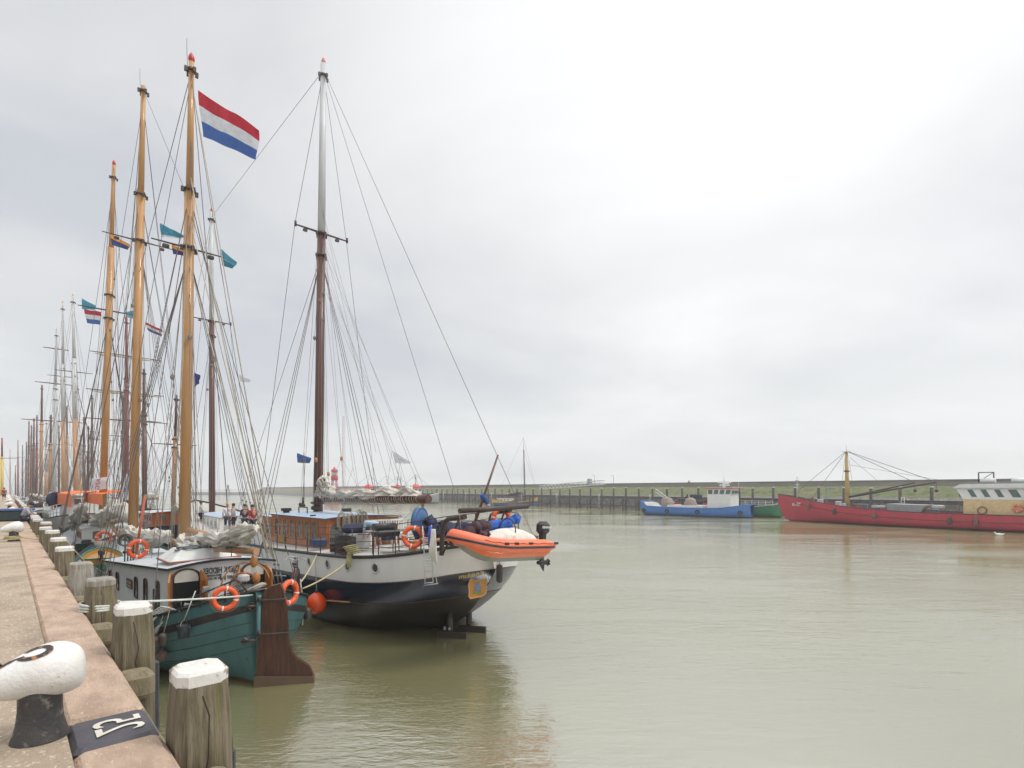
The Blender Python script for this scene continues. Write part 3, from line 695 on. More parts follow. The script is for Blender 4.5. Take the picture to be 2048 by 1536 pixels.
def house(S, x0, x1, w0, w1, z0, z1, mw, mr, wins=(), over=0.12, roofname='roof', camber=0.12, zf=None, wmat=None, wframe=None, name='deckhouse', roof_th=0.06, edge=None, z0f=None):
    """deck house in ship coordinates; w0/z1 aft, w1/zf forward; wins: (side, u, w, h, zc)"""
    zf = z1 if zf is None else zf; z0f = z0 if z0f is None else z0f
    mb = MB(); n = 8
    vs = [(x0, w0, z0), (x0, -w0, z0), (x1, -w1, z0f), (x1, w1, z0f), (x0, w0, z1), (x0, -w0, z1), (x1, -w1, zf), (x1, w1, zf)]
    fs = [(0, 3, 7, 4), (1, 5, 6, 2)]
    mb.add(vs, fs)
    for (xx, w_, zb, zt, fl) in ((x0, w0, z0, z1, 0), (x1, w1, z0f, zf, 1)):
        top = [(xx, w_ * (1 - 2 * i / n), zt + camber * (1 - (1 - 2 * i / n) ** 2)) for i in range(n + 1)]
        p = [(xx, w_, zb)] + top + [(xx, -w_, zb)]
        mb.add(p, [tuple(range(len(p)))] if fl else [tuple(range(len(p) - 1, -1, -1))])
    ho = mb.build(name, mw, S.root)
    rf = MB(); rows = []
    for xx, w_, zt in ((x0 - over, w0 + over, z1 + .01), (x1 + over, w1 + over, zf + .01)):
        for dz in (0, roof_th):
            rows.append([(xx, w_ * (1 - 2 * i / n), zt + dz + camber * (1 - (1 - 2 * i / n) ** 2)) for i in range(n + 1)])
    vs = [p for r_ in rows for p in r_]; k = n + 1
    fs = []; mi = []
    for i in range(n):
        fs.append((k + i, k + i + 1, 3 * k + i + 1, 3 * k + i)); fs.append((i + 1, i, 2 * k + i, 2 * k + i + 1))
    rf.add(vs, fs, 0, True)
    fs = [(i, i + 1, k + i + 1, k + i) for i in range(n)] + [(2 * k + i + 1, 2 * k + i, 3 * k + i, 3 * k + i + 1) for i in range(n)] + [(0, k, 3 * k, 2 * k), (k - 1, 3 * k - 1, 4 * k - 1, 2 * k - 1)]
    rf.add(vs, fs, 1)
    rf.build(roofname, [mr, edge or mw], ho)
    for (side, u, ww, hh, zc, shape) in wins:
        if side in 'LR':
            sg = 1 if side == 'L' else -1; f_ = (u - x0) / (x1 - x0); yy = sg * (w0 + (w1 - w0) * f_ + 0.004)
            slope = (w1 - w0) / (x1 - x0) * sg; xa = Vector((1, slope, 0)) * (-sg); M_ = frame((u, yy, zc), xa, y=(0, 0, 1))
        else:
            xx = x0 - 0.004 if side == 'A' else x1 + 0.004
            M_ = frame((xx, u, zc), (0, -1 if side == 'A' else 1, 0), y=(0, 0, 1))
        poly = arch(ww, hh, ww * .5 if shape == 'round' else ww * .22 if shape == 'arch' else 0.02)
        fr_ = MB(); fr_.frame_ring(poly, inset(poly, 0.045), M_, 0.03); fo = fr_.build('window', wframe or mw, ho)
        gl = MB(); gl.prism(inset(poly, 0.02), M_, 0.008); gl.build('pane', wmat or M_GLASS, fo)
    return ho
def railing(S, pts, h=0.9, rails=3, r=0.022, m=None, name='railing', post_r=None):
    mb = MB(); pts = [Vector(p) for p in pts]
    for p in pts: mb.tube([p, p + Vector((0, 0, h))], post_r or r * 1.15, 6)
    for k in range(1, rails + 1): mb.tube([p + Vector((0, 0, h * k / rails)) for p in pts], r if k == rails else r * .75, 6)
    return mb.build(name, m or M_IRON, S.root if isinstance(S, Ship) else S)
def person(loc, rz, joints, label, shirt, trousers, scale=1.0, hat=None, bare_legs=True, bare_arms=True):
    """joints: dict name->(x,y,z) facing +x"""
    root = empty('person', loc, rz, label, 'person'); root.scale = (scale,) * 3
    def skin(name, chain, m_, parent):
        vs = []; es = []; rad = []; idx = {}
        for a, b in chain:
            for q_ in (a, b):
                if q_[0] not in idx: idx[q_[0]] = len(vs); vs.append(joints[q_[0]]); rad.append(q_[1])
            es.append((idx[a[0]], idx[b[0]]))
        me = bpy.data.meshes.new(name); me.from_pydata(vs, es, []); me.materials.append(m_)
        o_ = bpy.data.objects.new(name, me); COL.objects.link(o_); o_.parent = parent
        md = o_.modifiers.new('skin', 'SKIN'); md.use_smooth_shade = True
        for i, r_ in enumerate(rad): me.skin_vertices[0].data[i].radius = (r_, r_)
        me.skin_vertices[0].data[0].use_root = True
        sb_ = o_.modifiers.new('sub', 'SUBSURF'); sb_.levels = 1; sb_.render_levels = 1
        return o_
    A = [('pelvis', .13), ('chest', .135)], [('chest', .135), ('neck', .055)], [('neck', .055), ('head', .095)], [('head', .095), ('crown', .085)]
    L_ = [[('pelvis', .13), ('hip' + c, .09)] for c in 'LR'] + [[('hip' + c, .09), ('knee' + c, .06)] for c in 'LR'] + [[('knee' + c, .06), ('ankle' + c, .04)] for c in 'LR'] + [[('ankle' + c, .04), ('toe' + c, .035)] for c in 'LR']
    Ar = [[('chest', .135), ('sh' + c, .06)] for c in 'LR'] + [[('sh' + c, .06), ('el' + c, .042)] for c in 'LR'] + [[('el' + c, .042), ('wr' + c, .03)] for c in 'LR'] + [[('wr' + c, .03), ('hand' + c, .034)] for c in 'LR']
    body = skin('body', list(A) + L_ + Ar, M_SKIN, root)
    S_ = [[('pelvis', .145), ('chest', .16)], [('chest', .16), ('neck', .07)]] + [[('chest', .16), ('sh' + c, .078)] for c in 'LR'] + [[('sh' + c, .078), ('el' + c, .056)] for c in 'LR']
    if not bare_arms: S_ += [[('el' + c, .056), ('wr' + c, .042)] for c in 'LR']
    skin('shirt', S_, shirt, root)
    T_ = [[('pelvis', .15), ('hip' + c, .105)] for c in 'LR'] + [[('hip' + c, .105), ('knee' + c, .078)] for c in 'LR']
    if not bare_legs: T_ += [[('knee' + c, .078), ('ankle' + c, .055)] for c in 'LR']
    skin('trousers', T_, trousers, root)
    hd = Vector(joints['head']); cr = Vector(joints['crown']); hm = MB(); up = (cr - hd).normalized(); c = hd.lerp(cr, .75)
    hm.sphere(c - Vector((0.02, 0, 0)), 0.105, n=10, m=7); hm.build('hair' if not hat else 'hat', hat or M_HAIR, root)
    return root
STAND = dict(pelvis=(0, 0, .95), chest=(0.01, 0, 1.32), neck=(0, 0, 1.5), head=(.02, 0, 1.6), crown=(.02, 0, 1.74), hipL=(0, .1, .88), hipR=(0, -.1, .88), kneeL=(.03, .11, .48), kneeR=(.0, -.11, .48), ankleL=(0, .12, .08), ankleR=(-.03, -.12, .08), toeL=(.16, .13, .03), toeR=(.13, -.13, .03), shL=(0, .19, 1.42), shR=(0, -.19, 1.42), elL=(-.02, .25, 1.12), elR=(.05, -.25, 1.12), wrL=(.08, .24, .88), wrR=(.2, -.2, .98), handL=(.12, .24, .80), handR=(.28, -.18, 1.0))
BEND = dict(pelvis=(-.12, 0, .88), chest=(.28, 0, .98), neck=(.42, 0, .95), head=(.50, 0, .90), crown=(.60, 0, .80), hipL=(-.1, .1, .82), hipR=(-.1, -.1, .82), kneeL=(.0, .12, .46), kneeR=(-.06, -.12, .46), ankleL=(-.08, .13, .08), ankleR=(-.14, -.13, .08), toeL=(.08, .14, .03), toeR=(.02, -.14, .03), shL=(.34, .19, .98), shR=(.34, -.19, .98), elL=(.40, .23, .70), elR=(.42, -.22, .70), wrL=(.46, .18, .46), wrR=(.5, -.16, .46), handL=(.49, .16, .38), handR=(.53, -.14, .38))
SIT = dict(pelvis=(0, 0, .52), chest=(.10, 0, .86), neck=(.2, 0, 1.02), head=(.27, 0, 1.10), crown=(.33, 0, 1.22), hipL=(.04, .1, .5), hipR=(.04, -.1, .5), kneeL=(.46, .13, .52), kneeR=(.46, -.13, .5), ankleL=(.5, .13, .1), ankleR=(.42, -.13, .1), toeL=(.66, .14, .05), toeR=(.58, -.14, .05), shL=(.16, .19, .95), shR=(.16, -.19, .95), elL=(.3, .22, .70), elR=(.3, -.22, .70), wrL=(.48, .12, .62), wrR=(.48, -.1, .60), handL=(.55, .08, .6), handR=(.55, -.06, .58))
def flag(corners, cols, label, nx=16, ny=12, wave=0.10, horiz=True, phase=0.0, text=None, tcol=None, name='flag', fracs=None, taper=None):
    """corners: hoist top, hoist bottom, fly top, fly bottom (world); cols: stripes top to bottom; cloth with waves"""
    a, b, c, d = [Vector(q_) for q_ in corners]; nrm = (c - a).cross(b - a).normalized()
    def pt(u, v):
        p = a.lerp(c, u).lerp(b.lerp(d, u), v)
        return p + nrm * (wave * math.sin(u * 7 + v * 2.2 + phase) * (0.25 + u) + wave * .4 * math.sin(u * 15 - v * 5 + phase)) + Vector((0, 0, -0.03 * math.sin(u * 6 + phase) * u * (a - b).length))
    mb = MB(); vs = [pt(i / nx, j / ny) for i in range(nx + 1) for j in range(ny + 1)]
    b0 = len(cols); fr_ = fracs or [(k + 1) / b0 for k in range(b0)]
    mb.v = vs
    for i in range(nx):
        for j in range(ny):
            q_ = i * (ny + 1) + j; mb.f.append((q_, q_ + ny + 1, q_ + ny + 2, q_ + 1))
            v = (j + .5) / ny; mb.m.append(next(k for k in range(b0) if v <= fr_[k] + 1e-6)); mb.sm.append(True)
    root = empty(name, a, 0, label, 'flag'); 
    for k in range(len(mb.v)): mb.v[k] = mb.v[k] - a
    co = mb.build('cloth', cols, root)
    if text:
        def mf(v):
            u = 0.5 + v.x; w_ = 0.5 - v.y
            return pt(u, w_) - a + nrm * v.z
        for sgn in (1, -1):
            tm_ = text_mb(text[0], text[1], None, ext=0, mapf=lambda v, sg=sgn: pt(0.5 - v.x * 1.0 + text[2], 0.5 - v.y + text[3]) - a + nrm * 0.012 * sg)
            tm_.build('lettering', tcol, co)
    return root
FCLOTH = lambda n_, c: mat(n_, c, 0.8, tuple(x_ * .85 for x_ in c), 5, transl=0.3)
M_FRED, M_FWHITE, M_FBLUE = FCLOTH('red_cloth', (0.50, 0.03, 0.05)), FCLOTH('white_cloth', (0.70, 0.71, 0.75)), FCLOTH('blue_cloth', (0.06, 0.14, 0.40))
M_FTEAL, M_FOR, M_FNAVY = FCLOTH('sky_blue_cloth', (0.06, 0.30, 0.42)), FCLOTH('orange_cloth', (0.75, 0.33, 0.06)), FCLOTH('navy_cloth', (0.06, 0.07, 0.22))
# ================================================================ teal sailing barge
G = Ship('sailing_barge', 'nearest ship, a teal barge with a black band and a big dark wooden rudder', 'sailing ship', -6.45, 13.75, TH)
gst = [(0, .07, 2.42, -.5, 1.0, 1.0), (.25, .55, 2.32, -.5, 1.25, 1.15), (.6, .98, 2.18, -.5, 1.4, 1.15), (1.1, 1.5, 1.98, -.55, 1.7, 1.1), (1.8, 1.98, 1.76, -.6, 2.2, 1.05), (3, 2.35, 1.55, -.7, 3, 1),
       (5, 2.62, 1.34, -.8, 4, 1), (9, 2.8, 1.14, -.8, 4.5, 1), (14, 2.8, 1.12, -.8, 4.5, 1), (19, 2.5, 1.38, -.8, 3.5, 1), (22, 1.6, 1.8, -.7, 2.5, 1), (23.6, .7, 2.15, -.6, 1.8, 1), (24.2, .06, 2.3, -.5, 1.3, 1)]
gz = lambda x: cubic([p[0] for p in gst], [p[2] for p in gst], x)
G.hull(gst, [lambda x: 0.10, lambda x: gz(x) - .50, lambda x: gz(x) - .31], [paint('brown_bottom_paint', (.13, .07, .04)), M_TEAL, M_BAND, M_TEAL], bul=.25, deck=M_GDECK, rail=M_BLACK, rail_r=.045)
# plank seams on the hull: strakes
sm = MB()
for dz in (.78, 1.08, 1.40):
    pts = []
    for i in range(30):
        x = .05 + 7.5 * (i / 29) ** 1.5; z = gz(x) - dz * (1 - .06 * x)
        if z > G.zk(x) + .1: pts.append((x, G.wid(x, z) + .004, z))
    sm.tube(pts, .006, 4); sm.tube([(p[0], -p[1], p[2]) for p in pts], .006, 4)
sm.build('plank_seam', mat('teal_seam', (.03, .085, .08), .5), G.hullo)
# stern post + rudder turned a little
spm = MB(); spm.tube([(-.04, 0, -.5), (-.04, 0, 2.3)], .07, 8); spm.build('stern_post', M_TEAL, G.root)
W0 = Vector((-6.52, 13.70, 0)); W1 = Vector((-5.16, 14.06, 0)); rdir = (W1 - W0).normalized(); rn = Vector((rdir.y, -rdir.x, 0))
def rp_(px, py):
    dr = Vector(((px - CX) / F, 1, (HOR - py) / F)); k = (W0 - CAM).dot(rn) / dr.dot(rn); w_ = CAM + dr * k
    return ((w_ - W0).dot(rdir), w_.z)
out = [(513, 1352), (517, 1275), (524, 1268), (527, 1195), (530, 1180), (545, 1171), (561, 1166), (568, 1182), (574, 1215), (577, 1262), (578, 1290), (583, 1304), (594, 1316), (609, 1325), (620, 1334), (626, 1346), (627, 1352)]
Mr = Matrix.Identity(4); 
l0 = G.w2l(W0); ld = G.w2l(rdir, True); lf = frame(l0, ld, y=(0, 0, 1))
ru = empty('rudder'); ru.parent = G.root
rb = MB(); poly = [rp_(*p) for p in out]; poly = [(a, b - 0.0) for a, b in poly]
lfr = lf @ Matrix.Translation((0, 0, -.09)); rb.prism(poly, lfr, .18); rb.build('rudder_blade', M_RUDDER, ru)
sh = MB(); foot = [rp_(510, 1350), rp_(628, 1350), rp_(629, 1362), rp_(510, 1372)]
foot = [(a, b) for a, b in foot]; foot[2] = (foot[2][0], -.05); foot[3] = (foot[3][0], -.05)
sh.prism(foot, lf @ Matrix.Translation((0, 0, -.13)), .26); sh.build('rudder_foot', paint('wet_foot_wood', (.12, .075, .045)), ru)
for py_, e0, e1 in ((1200, 512, 573), (1268, 512, 578)):
    a = rp_(e0, py_); b = rp_(e1, py_)
    st = MB(); st.box(((a[0] + b[0]) / 2, a[1], 0), (b[0] - a[0], .05, .22), M=lf, bev=.012)
    st.tube([lf @ Vector((a[0] + .1, a[1] - .0, .12)), lf @ Vector((a[0] + .1, a[1] + .09, .12))], .05, 8)
    st.tube([lf @ Vector((a[0] + .02, a[1] - .12, .1)), lf @ Vector((a[0] - .12, a[1] - .12, .16)), lf @ Vector((a[0] - .30, a[1] - .16, .10))], .035, 6)
    st.build('rudder_strap', M_IRON, ru)
# small fittings on the hull
for (px, py, nm) in ((492, 1280, 'exhaust_pipe'), (494, 1318, 'drain'), (334, 1330, 'drain'), (451, 1241, 'scupper')):
    p, nn = G.hit(px, py); mb = MB(); r_ = .085 if nm == 'exhaust_pipe' else .02
    mb.tube([p - nn * .05, p + nn * (.12 if r_ > .05 else .03)], r_, 12); mb.build(nm, paint('dull_pipe', (.12, .12, .11)), G.hullo)
p, nn = G.hit(505, 1213); mb = MB(); mb.ring(p, .09, .03, nn, 16, 6); mb.build('fairlead', M_IRON, G.hullo)
# deckhouse (curved sides: two boxes chained)
wins = []
for px, h_ in ((222, .50), (236, .52), (273, .56), (292, .60), (316, .64)):
    f = G.ony(px, 1180, 1.40); u = f.x
    for _ in range(6):
        yy = 1.36 + (u - 3.0) * (1.82 - 1.36) / 9.0; u = G.ony(px, 1180, yy).x
    wins.append(('L', u, .34 + .018 * u, h_ * 1.25, 1.52 - .034 * (u - 4), 'arch')); print('greenwin', px, round(u, 2))
gh = house(G, 3.0, 12.0, 1.36, 1.82, .9, 2.72, M_WHITE, M_PALEROOF, wins, over=.10, camber=.16, zf=2.12, edge=M_BLACK, wmat=M_DGLASS, wframe=paint('dark_window_wood', (.10, .05, .035)), roof_th=.07, z0f=.7)
gw = MB()
for y0, y1 in ((.50, 1.06), (-1.36, -.62)):
    pass
def gw_box(name, u0, y, w_, h_, zc, th, m, parent=gh, poly=None):
    M_ = frame((u0, y, zc), (0, -1, 0), y=(0, 0, 1)); mb = MB(); mb.prism(poly or [(-w_ / 2, 0), (w_ / 2, 0), (w_ / 2, h_), (-w_ / 2, h_)], M_, th); return mb.build(name, m, parent)
# entrance: arched frame, dark opening, open door leaves
for (yc, wd) in ((.98, .62), (-.80, .62)):
    pr = arch(wd + .14, 1.66, .26); M_ = frame((2.985, yc, 1.10), (0, -1, 0), y=(0, 0, 1))
    fr_ = MB(); fr_.frame_ring(pr, inset(pr, .045), M_, .07); eo = fr_.build('entrance', M_BROWN, gh)
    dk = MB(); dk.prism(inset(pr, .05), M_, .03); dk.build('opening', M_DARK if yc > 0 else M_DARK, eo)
    tp = MB(); a_ = arch(wd, .34, .22); Mt = frame((2.955, yc, 1.10 + 1.28), (0, -1, 0), y=(0, 0, 1)); tp.prism([(q_[0] * .96, q_[1]) for q_ in a_], Mt, .012); tp.build('fanlight_panel', paint('cream_panel', (.6, .57, .5)), eo)
    for k in (1, -1):
        yb = yc + k * (wd / 2 + .06); mb = MB(); dr_ = Vector((-1, k * .35, 0)).normalized()
        Md = frame((2.93, yb, 1.10), dr_, y=(0, 0, 1)); h2 = [(0, 0), (.30, 0), (.30, 1.35), (.18, 1.48), (0, 1.58)]
        mb.prism(h2, Md, .045); do = mb.build('door', M_TEAK2, gh)
        mb = MB(); mb.prism([(.06, .2), (.24, .2), (.24, .7), (.06, .7)], Md @ Matrix.Translation((0, 0, .045)), .01); mb.prism([(.06, .8), (.24, .8), (.24, 1.3), (.06, 1.3)], Md @ Matrix.Translation((0, 0, .045)), .01); mb.build('door_panel', M_TEAK, do)
# name board lettering (mirror-written in the picture)
def wall_text(txt, size, u0, yc, zc, m, parent, sx=.9, bold=.003, ext=.003):
    # local +y is the ship's left = left on screen seen from aft; mirrored text runs towards +y
    M_ = Matrix.Identity(4); M_.col[0] = Vector((0, 1, 0, 0)); M_.col[1] = Vector((0, 0, 1, 0)); M_.col[2] = Vector((-1, 0, 0, 0)); M_.col[3] = Vector((u0, yc, zc, 1))
    tm_ = text_mb(txt, size, M_, ext=ext, bold=bold, sx=sx); return tm_.build('lettering', m, parent)
M_LET = paint('dark_lettering', (.06, .05, .05))
def gpt(px, py, x=2.99): return G.onx(px, py, x)
c = gpt(444, 1140); wall_text('TSJERK HIDDES', .235, 2.985, c.y, c.z, M_LET, gh, .62, .005)
c = gpt(466, 1153); wall_text('004407', .12, 2.985, c.y, c.z, M_LET, gh, .9)
c = gpt(446, 1155); wall_text('N', .24, 2.985, c.y, c.z, M_LET, gh, .9, .005)
c = gpt(428, 1151); wall_text('VAN HAVEN', .085, 2.985, c.y, c.z, M_LET, gh, .9)
c = gpt(427, 1157); wall_text('N 30 / 0.10', .085, 2.985, c.y, c.z, M_LET, gh, .9)
# brown plate with name on the side wall
u = 7.9; yy = 1.36 + (u - 3) * .46 / 9 + .01; M_ = frame((u, yy, 1.78), (-1, -.051, 0), y=(0, 0, 1))
mb = MB(); mb.prism([(-.38, -.15), (.38, -.15), (.38, .15), (-.38, .15)], M_, .03); np_ = mb.build('name_plate', paint('brown_plate', (.10, .06, .04)), gh)
Mt = M_ @ Matrix.Translation((0, .04, .033)) @ Matrix.Diagonal((-1, 1, 1, 1)); tm_ = text_mb('FIER MAN', .15, Mt, ext=.002, sx=.95); text_mb('HARLINGEN', .1, M_ @ Matrix.Translation((0, -.08, .033)) @ Matrix.Diagonal((-1, 1, 1, 1)), ext=.002, mb=tm_); tm_.build('lettering', paint('cream_letters', (.6, .5, .38)), np_)
# pale fore roof and hatch further forward, upturned white skylight
mb = MB()
def taper_box(mb, x0, x1, w, z0, z1, k=.7, y=0, mi=0):
    cx = (x0 + x1) / 2; hx = (x1 - x0) / 2
    vs = [(cx + sx * hx * kk, y + sy * w * kk, z) for z, kk in ((z0, 1), (z0 + (z1 - z0) * .12, 1.0), (z1, k)) for sx, sy in ((-1, -1), (1, -1), (1, 1), (-1, 1))]
    fs = [(3, 2, 1, 0), (8, 9, 10, 11)] + [(i * 4 + a, i * 4 + (a + 1) % 4, (i + 1) * 4 + (a + 1) % 4, (i + 1) * 4 + a) for i in (0, 1) for a in range(4)]
    mb.add(vs, fs, mi)
taper_box(mb, 3.5, 5.2, .95, 2.84, 3.20, .62, y=.35); sk = mb.build('skylight', paint('skylight_white', (.72, .72, .69)), gh)
mb = MB(); mb.tube([(3.5, 1.3, 2.88), (5.2, 1.3, 2.86), (5.2, -.6, 2.9), (3.5, -.6, 2.92)], .035, 6, closed=True); mb.build('skylight_rim', paint('dull_red_rim', (.40, .16, .12)), sk)
mb = MB(); coil(mb, (4.4, .2, 3.24), .40, 6, .02, seed=4); coil(mb, (4.1, .7, 3.2), .3, 4, .02, seed=5); tag(mb.build('rope_coil', paint('grey_rope', (.22, .24, .25))), 'grey rope coiled on the white skylight of the teal barge', 'rope').matrix_world = Matrix.Translation(G.root.location) @ Matrix.Rotation(G.th + math.pi / 2, 4, 'Z')
mb = MB(); taper_box(mb, 13.2, 21.0, 1.75, .9, 1.75, .86); mb.build('hatch_cover', M_PALEROOF, G.root)
mb = MB(); taper_box(mb, 12.6, 13.0, .5, .9, 2.3, .9, y=-.9); mb.build('winch_housing', M_BLACK, G.root)
# masts
gb1, gt1 = G.mast(371, 383, 124, .9, .195, .125, [(.773, M_OCHRE), (1, M_OCHRE)], M_REDP, hoops=(.665, .77, .985))
gb2, gt2 = G.mast(268, 287, 172, .9, .218, .12, [(.794, M_OCHRE), (1, M_OCHRE)], None, hoops=(.698, .79, .99))
mb = MB(); mb.lathe([(.28, 0), (.28, .9), (.24, 1.0), (.24, 1.75)], c=(gb1.x, 0, .9), n=14); mb.build('mast_step', M_BLACK, G.root)
G.cross(gb1, gt1, .665, 1.12, .035); G.cross(gb2, gt2, .698, 1.46, .035)
for (b_, t_) in ((gb1, gt1), (gb2, gt2)):
    mb = MB(); mb.tube([t_ + Vector((0, .12, -.3)), t_ + Vector((0, .14, .3)), t_ + Vector((0, .14, .75))], .007, 4); mb.build('aerial', M_IRON, G.root)
G.shrouds(gb1, gt1, .655, 4, (-1.6, .6)); G.shrouds(gb1, gt1, .765, 2, (-2.6, -2.1)); G.shrouds(gb1, gt1, .97, 1, (-1.0, -1.0), .009, False)
G.shrouds(gb2, gt2, .69, 4, (-1.8, .6)); G.shrouds(gb2, gt2, .785, 2, (-2.8, -2.3)); G.shrouds(gb2, gt2, .97, 2, (-1.4, -1.0), .009, False)
G.falls(gb1, gt1, 15, (.6, .98), seed=3, zf=1.3); G.falls(gb2, gt2, 17, (.58, .98), seed=5, zf=1.0, spread=1.4)
G.line(gt1 + Vector((0, 0, -.3)), (1.2, .3, 3.2), .012, name='backstay'); G.line(gb1.lerp(gt1, .74), (2.2, -1.9, 1.8), .012, name='backstay'); G.line(gb1.lerp(gt1, .74), (2.2, 1.9, 1.8), .012, name='backstay')
G.line(gt1 + Vector((0, 0, -.3)), gb2.lerp(gt2, .63), .012, name='stay'); G.line(gb1.lerp(gt1, .74), gb2 + Vector((-1, 0, 1.4)), .014, name='stay'); G.line(gt2 + Vector((0, 0, -.2)), (27, 0, 2.8), .014, name='forestay'); G.line(gb2.lerp(gt2, .70), (24, 0, 2.3), .016, name='forestay'); G.line(gb2.lerp(gt2, .62), (22.6, 0, 2.0), .016, name='forestay')
G.line(gt2 + Vector((0, 0, -.2)), gb1.lerp(gt1, .75), .01, name='stay')
mb = MB(); mb.tube([(22.5, 0, 2.3), (28.5, 0, 3.0)], [.14, .09], 10); mb.build('bowsprit', M_OCHRE, G.root)
# booms, gaffs, sails
p0 = Vector((gb1.x - .3, 0, 3.05)); p1 = Vector((.6, -.25, 3.25))
bo = MB(); a = G.onx(392, 1094, 6.9); a = G.ony(386, 1094, 0.1); b = G.ony(513, 1103, -.15)
print('green boom', a, b, gb1, gt1, gb2, gt2)
bo.tube([a, a.lerp(b, .5) + Vector((0, 0, .0)), b], [.075, .10, .085], 10); bo.build('boom', M_BOOM, G.root)
ga = MB(); g0 = G.ony(378, 1060, .15); g1 = G.ony(440, 1076, .1); ga.tube([g0, g1], [.09, .11], 10); ga.build('gaff', M_BOOM, G.root)
def pixpath(S, lst, y): return [S.ony(px, py, y if not isinstance(y, list) else y[i]) for i, (px, py) in enumerate(lst)]
bundle(pixpath(G, [(362, 1078), (378, 1084), (398, 1080), (420, 1078), (440, 1084), (462, 1074), (484, 1066), (505, 1060), (512, 1058)], .18), .20, M_CANVAS, G.root, 11, amp=.6)
bundle(pixpath(G, [(360, 1076), (372, 1090), (384, 1096), (398, 1092)], .35), .2, M_CANVAS, G.root, 12, amp=.6)
bundle(pixpath(G, [(438, 1090), (462, 1084), (482, 1076), (500, 1066), (514, 1052)], -.1), .13, M_CANVAS, G.root, 14, amp=.7)
G2p = [(250, 1062), (262, 1066), (280, 1072), (300, 1078), (320, 1076), (340, 1070)]
bundle(pixpath(G, G2p, .3), .29, M_CANVAS, G.root, 21, amp=.5)
mb = MB(); mb.tube([G.ony(262, 1058, .3), G.ony(362, 1088, -.2)], [.1, .12], 10); mb.build('boom', M_BOOM, G.root)
# raised dark-red sprit/pole beside the fore mast (orange pole)
mb = MB(); mb.tube([G.onx(268, 1135, 10.6), G.onx(290, 992, 10.6)], .045, 8); mb.build('signal_pole', paint('orange_red_pole', (.48, .10, .04)), G.root)
# running gear: tackles
random.seed(5)
def block(S, p, r=.09): 
    m_ = MB(); m_.sphere(p, r, n=8, m=6, sc=(.6, .8, 1.25)); return m_.build('block', M_TEAK2, S.root)
tk = MB()
for dx in (-.03, .0, .03, .06):
    tk.tube([G.onx(508, 1128, .9) + Vector((dx, dx, 0)), G.onx(513, 1150, .9) + Vector((dx * .6, dx, -.15))], .011, 4)
tk.build('sheet_tackle', M_WROPE, G.root)
pb = G.onx(508, 1123, .9); block(G, pb, .13); pb = G.onx(513, 1156, .9); block(G, pb, .13)
tk = MB(); pa = gb1.lerp(gt1, .5)
for k, (qx, qy) in enumerate(((543, 1112), (536, 1105), (530, 1098), (548, 1118))):
    e_ = G.onx(qx, qy, .5); s_ = gb1.lerp(gt1, (.72, .64, .80, .97)[k]); tk = MB(); tk.tube([s_, e_], .017, 5); tk.build('topping_lift', M_ROPE, G.root)
for k, px in enumerate((333, 338, 341, 345)):
    e_ = G.ony(px, 1132, .6); tk = MB(); tk.tube([gb1.lerp(gt1, .50 + .1 * k), e_], .011, 4); tk.build('halyard', M_ROPE, G.root)
block(G, G.ony(334, 1127, .6), .1)
# deadeyes group at the port shrouds
for k, px in enumerate((249, 255, 261, 266)):
    e_ = G.onz(px, 1138, 2.15); tk = MB(); up_ = Vector((0, -.02, 1.0)); tk.tube([e_, e_ + up_], .022, 6); tk.sphere(e_ + Vector((0, 0, .15)), .06, n=8, m=5); tk.sphere(e_ + Vector((0, 0, .6)), .06, n=8, m=5); tk.build('turnbuckle', M_BLACK, G.root)
tk = MB(); coil(tk, G.onz(250, 1100, 2.5) + Vector((0, 0, .4)), .22, 5, .03, axis=(1, 0, 0), seed=2); tk.build('pin_rail_ropes', paint('dark_cordage', (.09, .08, .07)), G.root)
# mast base clutter: coils
for k, (px, py, yy, m_) in enumerate(((274, 1120, .9, M_ROPE), (282, 1112, .8, M_ROPE), (296, 1106, .4, M_WROPE))):
    tk = MB(); [tk.ring(G.ony(px, py, yy) + Vector((random.uniform(-.05, .05), random.uniform(-.05, .05), random.uniform(-.1, .1))), random.uniform(.07, .12), .014, (1, random.uniform(-.3, .3), 0), 16, 4, ry=random.uniform(.22, .34)) for _ in range(7)]; tk.build('hanging_coil', m_, G.root)
# railing on the stern quarter
rl = MB(); P_ = [G.hit(460, 1206)[0]]
q_ = [(500, 1191), (478, 1162), (470, 1160), (400, 1189), (345, 1208)]
def railpt(S, px, y1=1262):
    c, _ = S.ray(px, 1000); last = None
    for i in range(y1, 1100, -1):
        _, dr = S.ray(px, i); h = S.bvh.ray_cast(c, dr.normalized())
        if h[0] is None or h[0].y < 0 or (last is not None and (h[0] - last).length > .5): break
        last = h[0]
    return last if last is not None else S.ony(px, 1200, 2)
def qp(px, py):   # point over the rail at pixel column px
    h = railpt(G, px); Yw = G.l2w(h).y; _, dr = G.ray(px, py); c = G.w2l(CAM); return c + dr * (Yw - 0.03)
pts = [qp(*a) for a in q_]; rl.tube(pts, .022, 8)
q2 = [(502, 1192), (480, 1180), (440, 1192), (400, 1203), (350, 1218)]; rl.tube([qp(*a) for a in q2[1:]], .014, 6)
for px, py0, py1 in ((450, 1170, 1205), (400, 1190, 1215), (362, 1203, 1223)): rl.tube([qp(px, py0), qp(px, py1)], .02, 6)
rl.build('stern_railing', M_BLACK, G.root)
rl = MB(); 
def sp(px, py, w_=-1.3): return G.ony(px, py, w_)
rl.tube([sp(535, 1172), sp(540, 1160), sp(548, 1151), sp(560, 1151), sp(572, 1152)], .02, 8); rl.tube([sp(540, 1170), sp(572, 1168)], .014, 6); rl.build('stern_railing', M_STEEL, G.root)
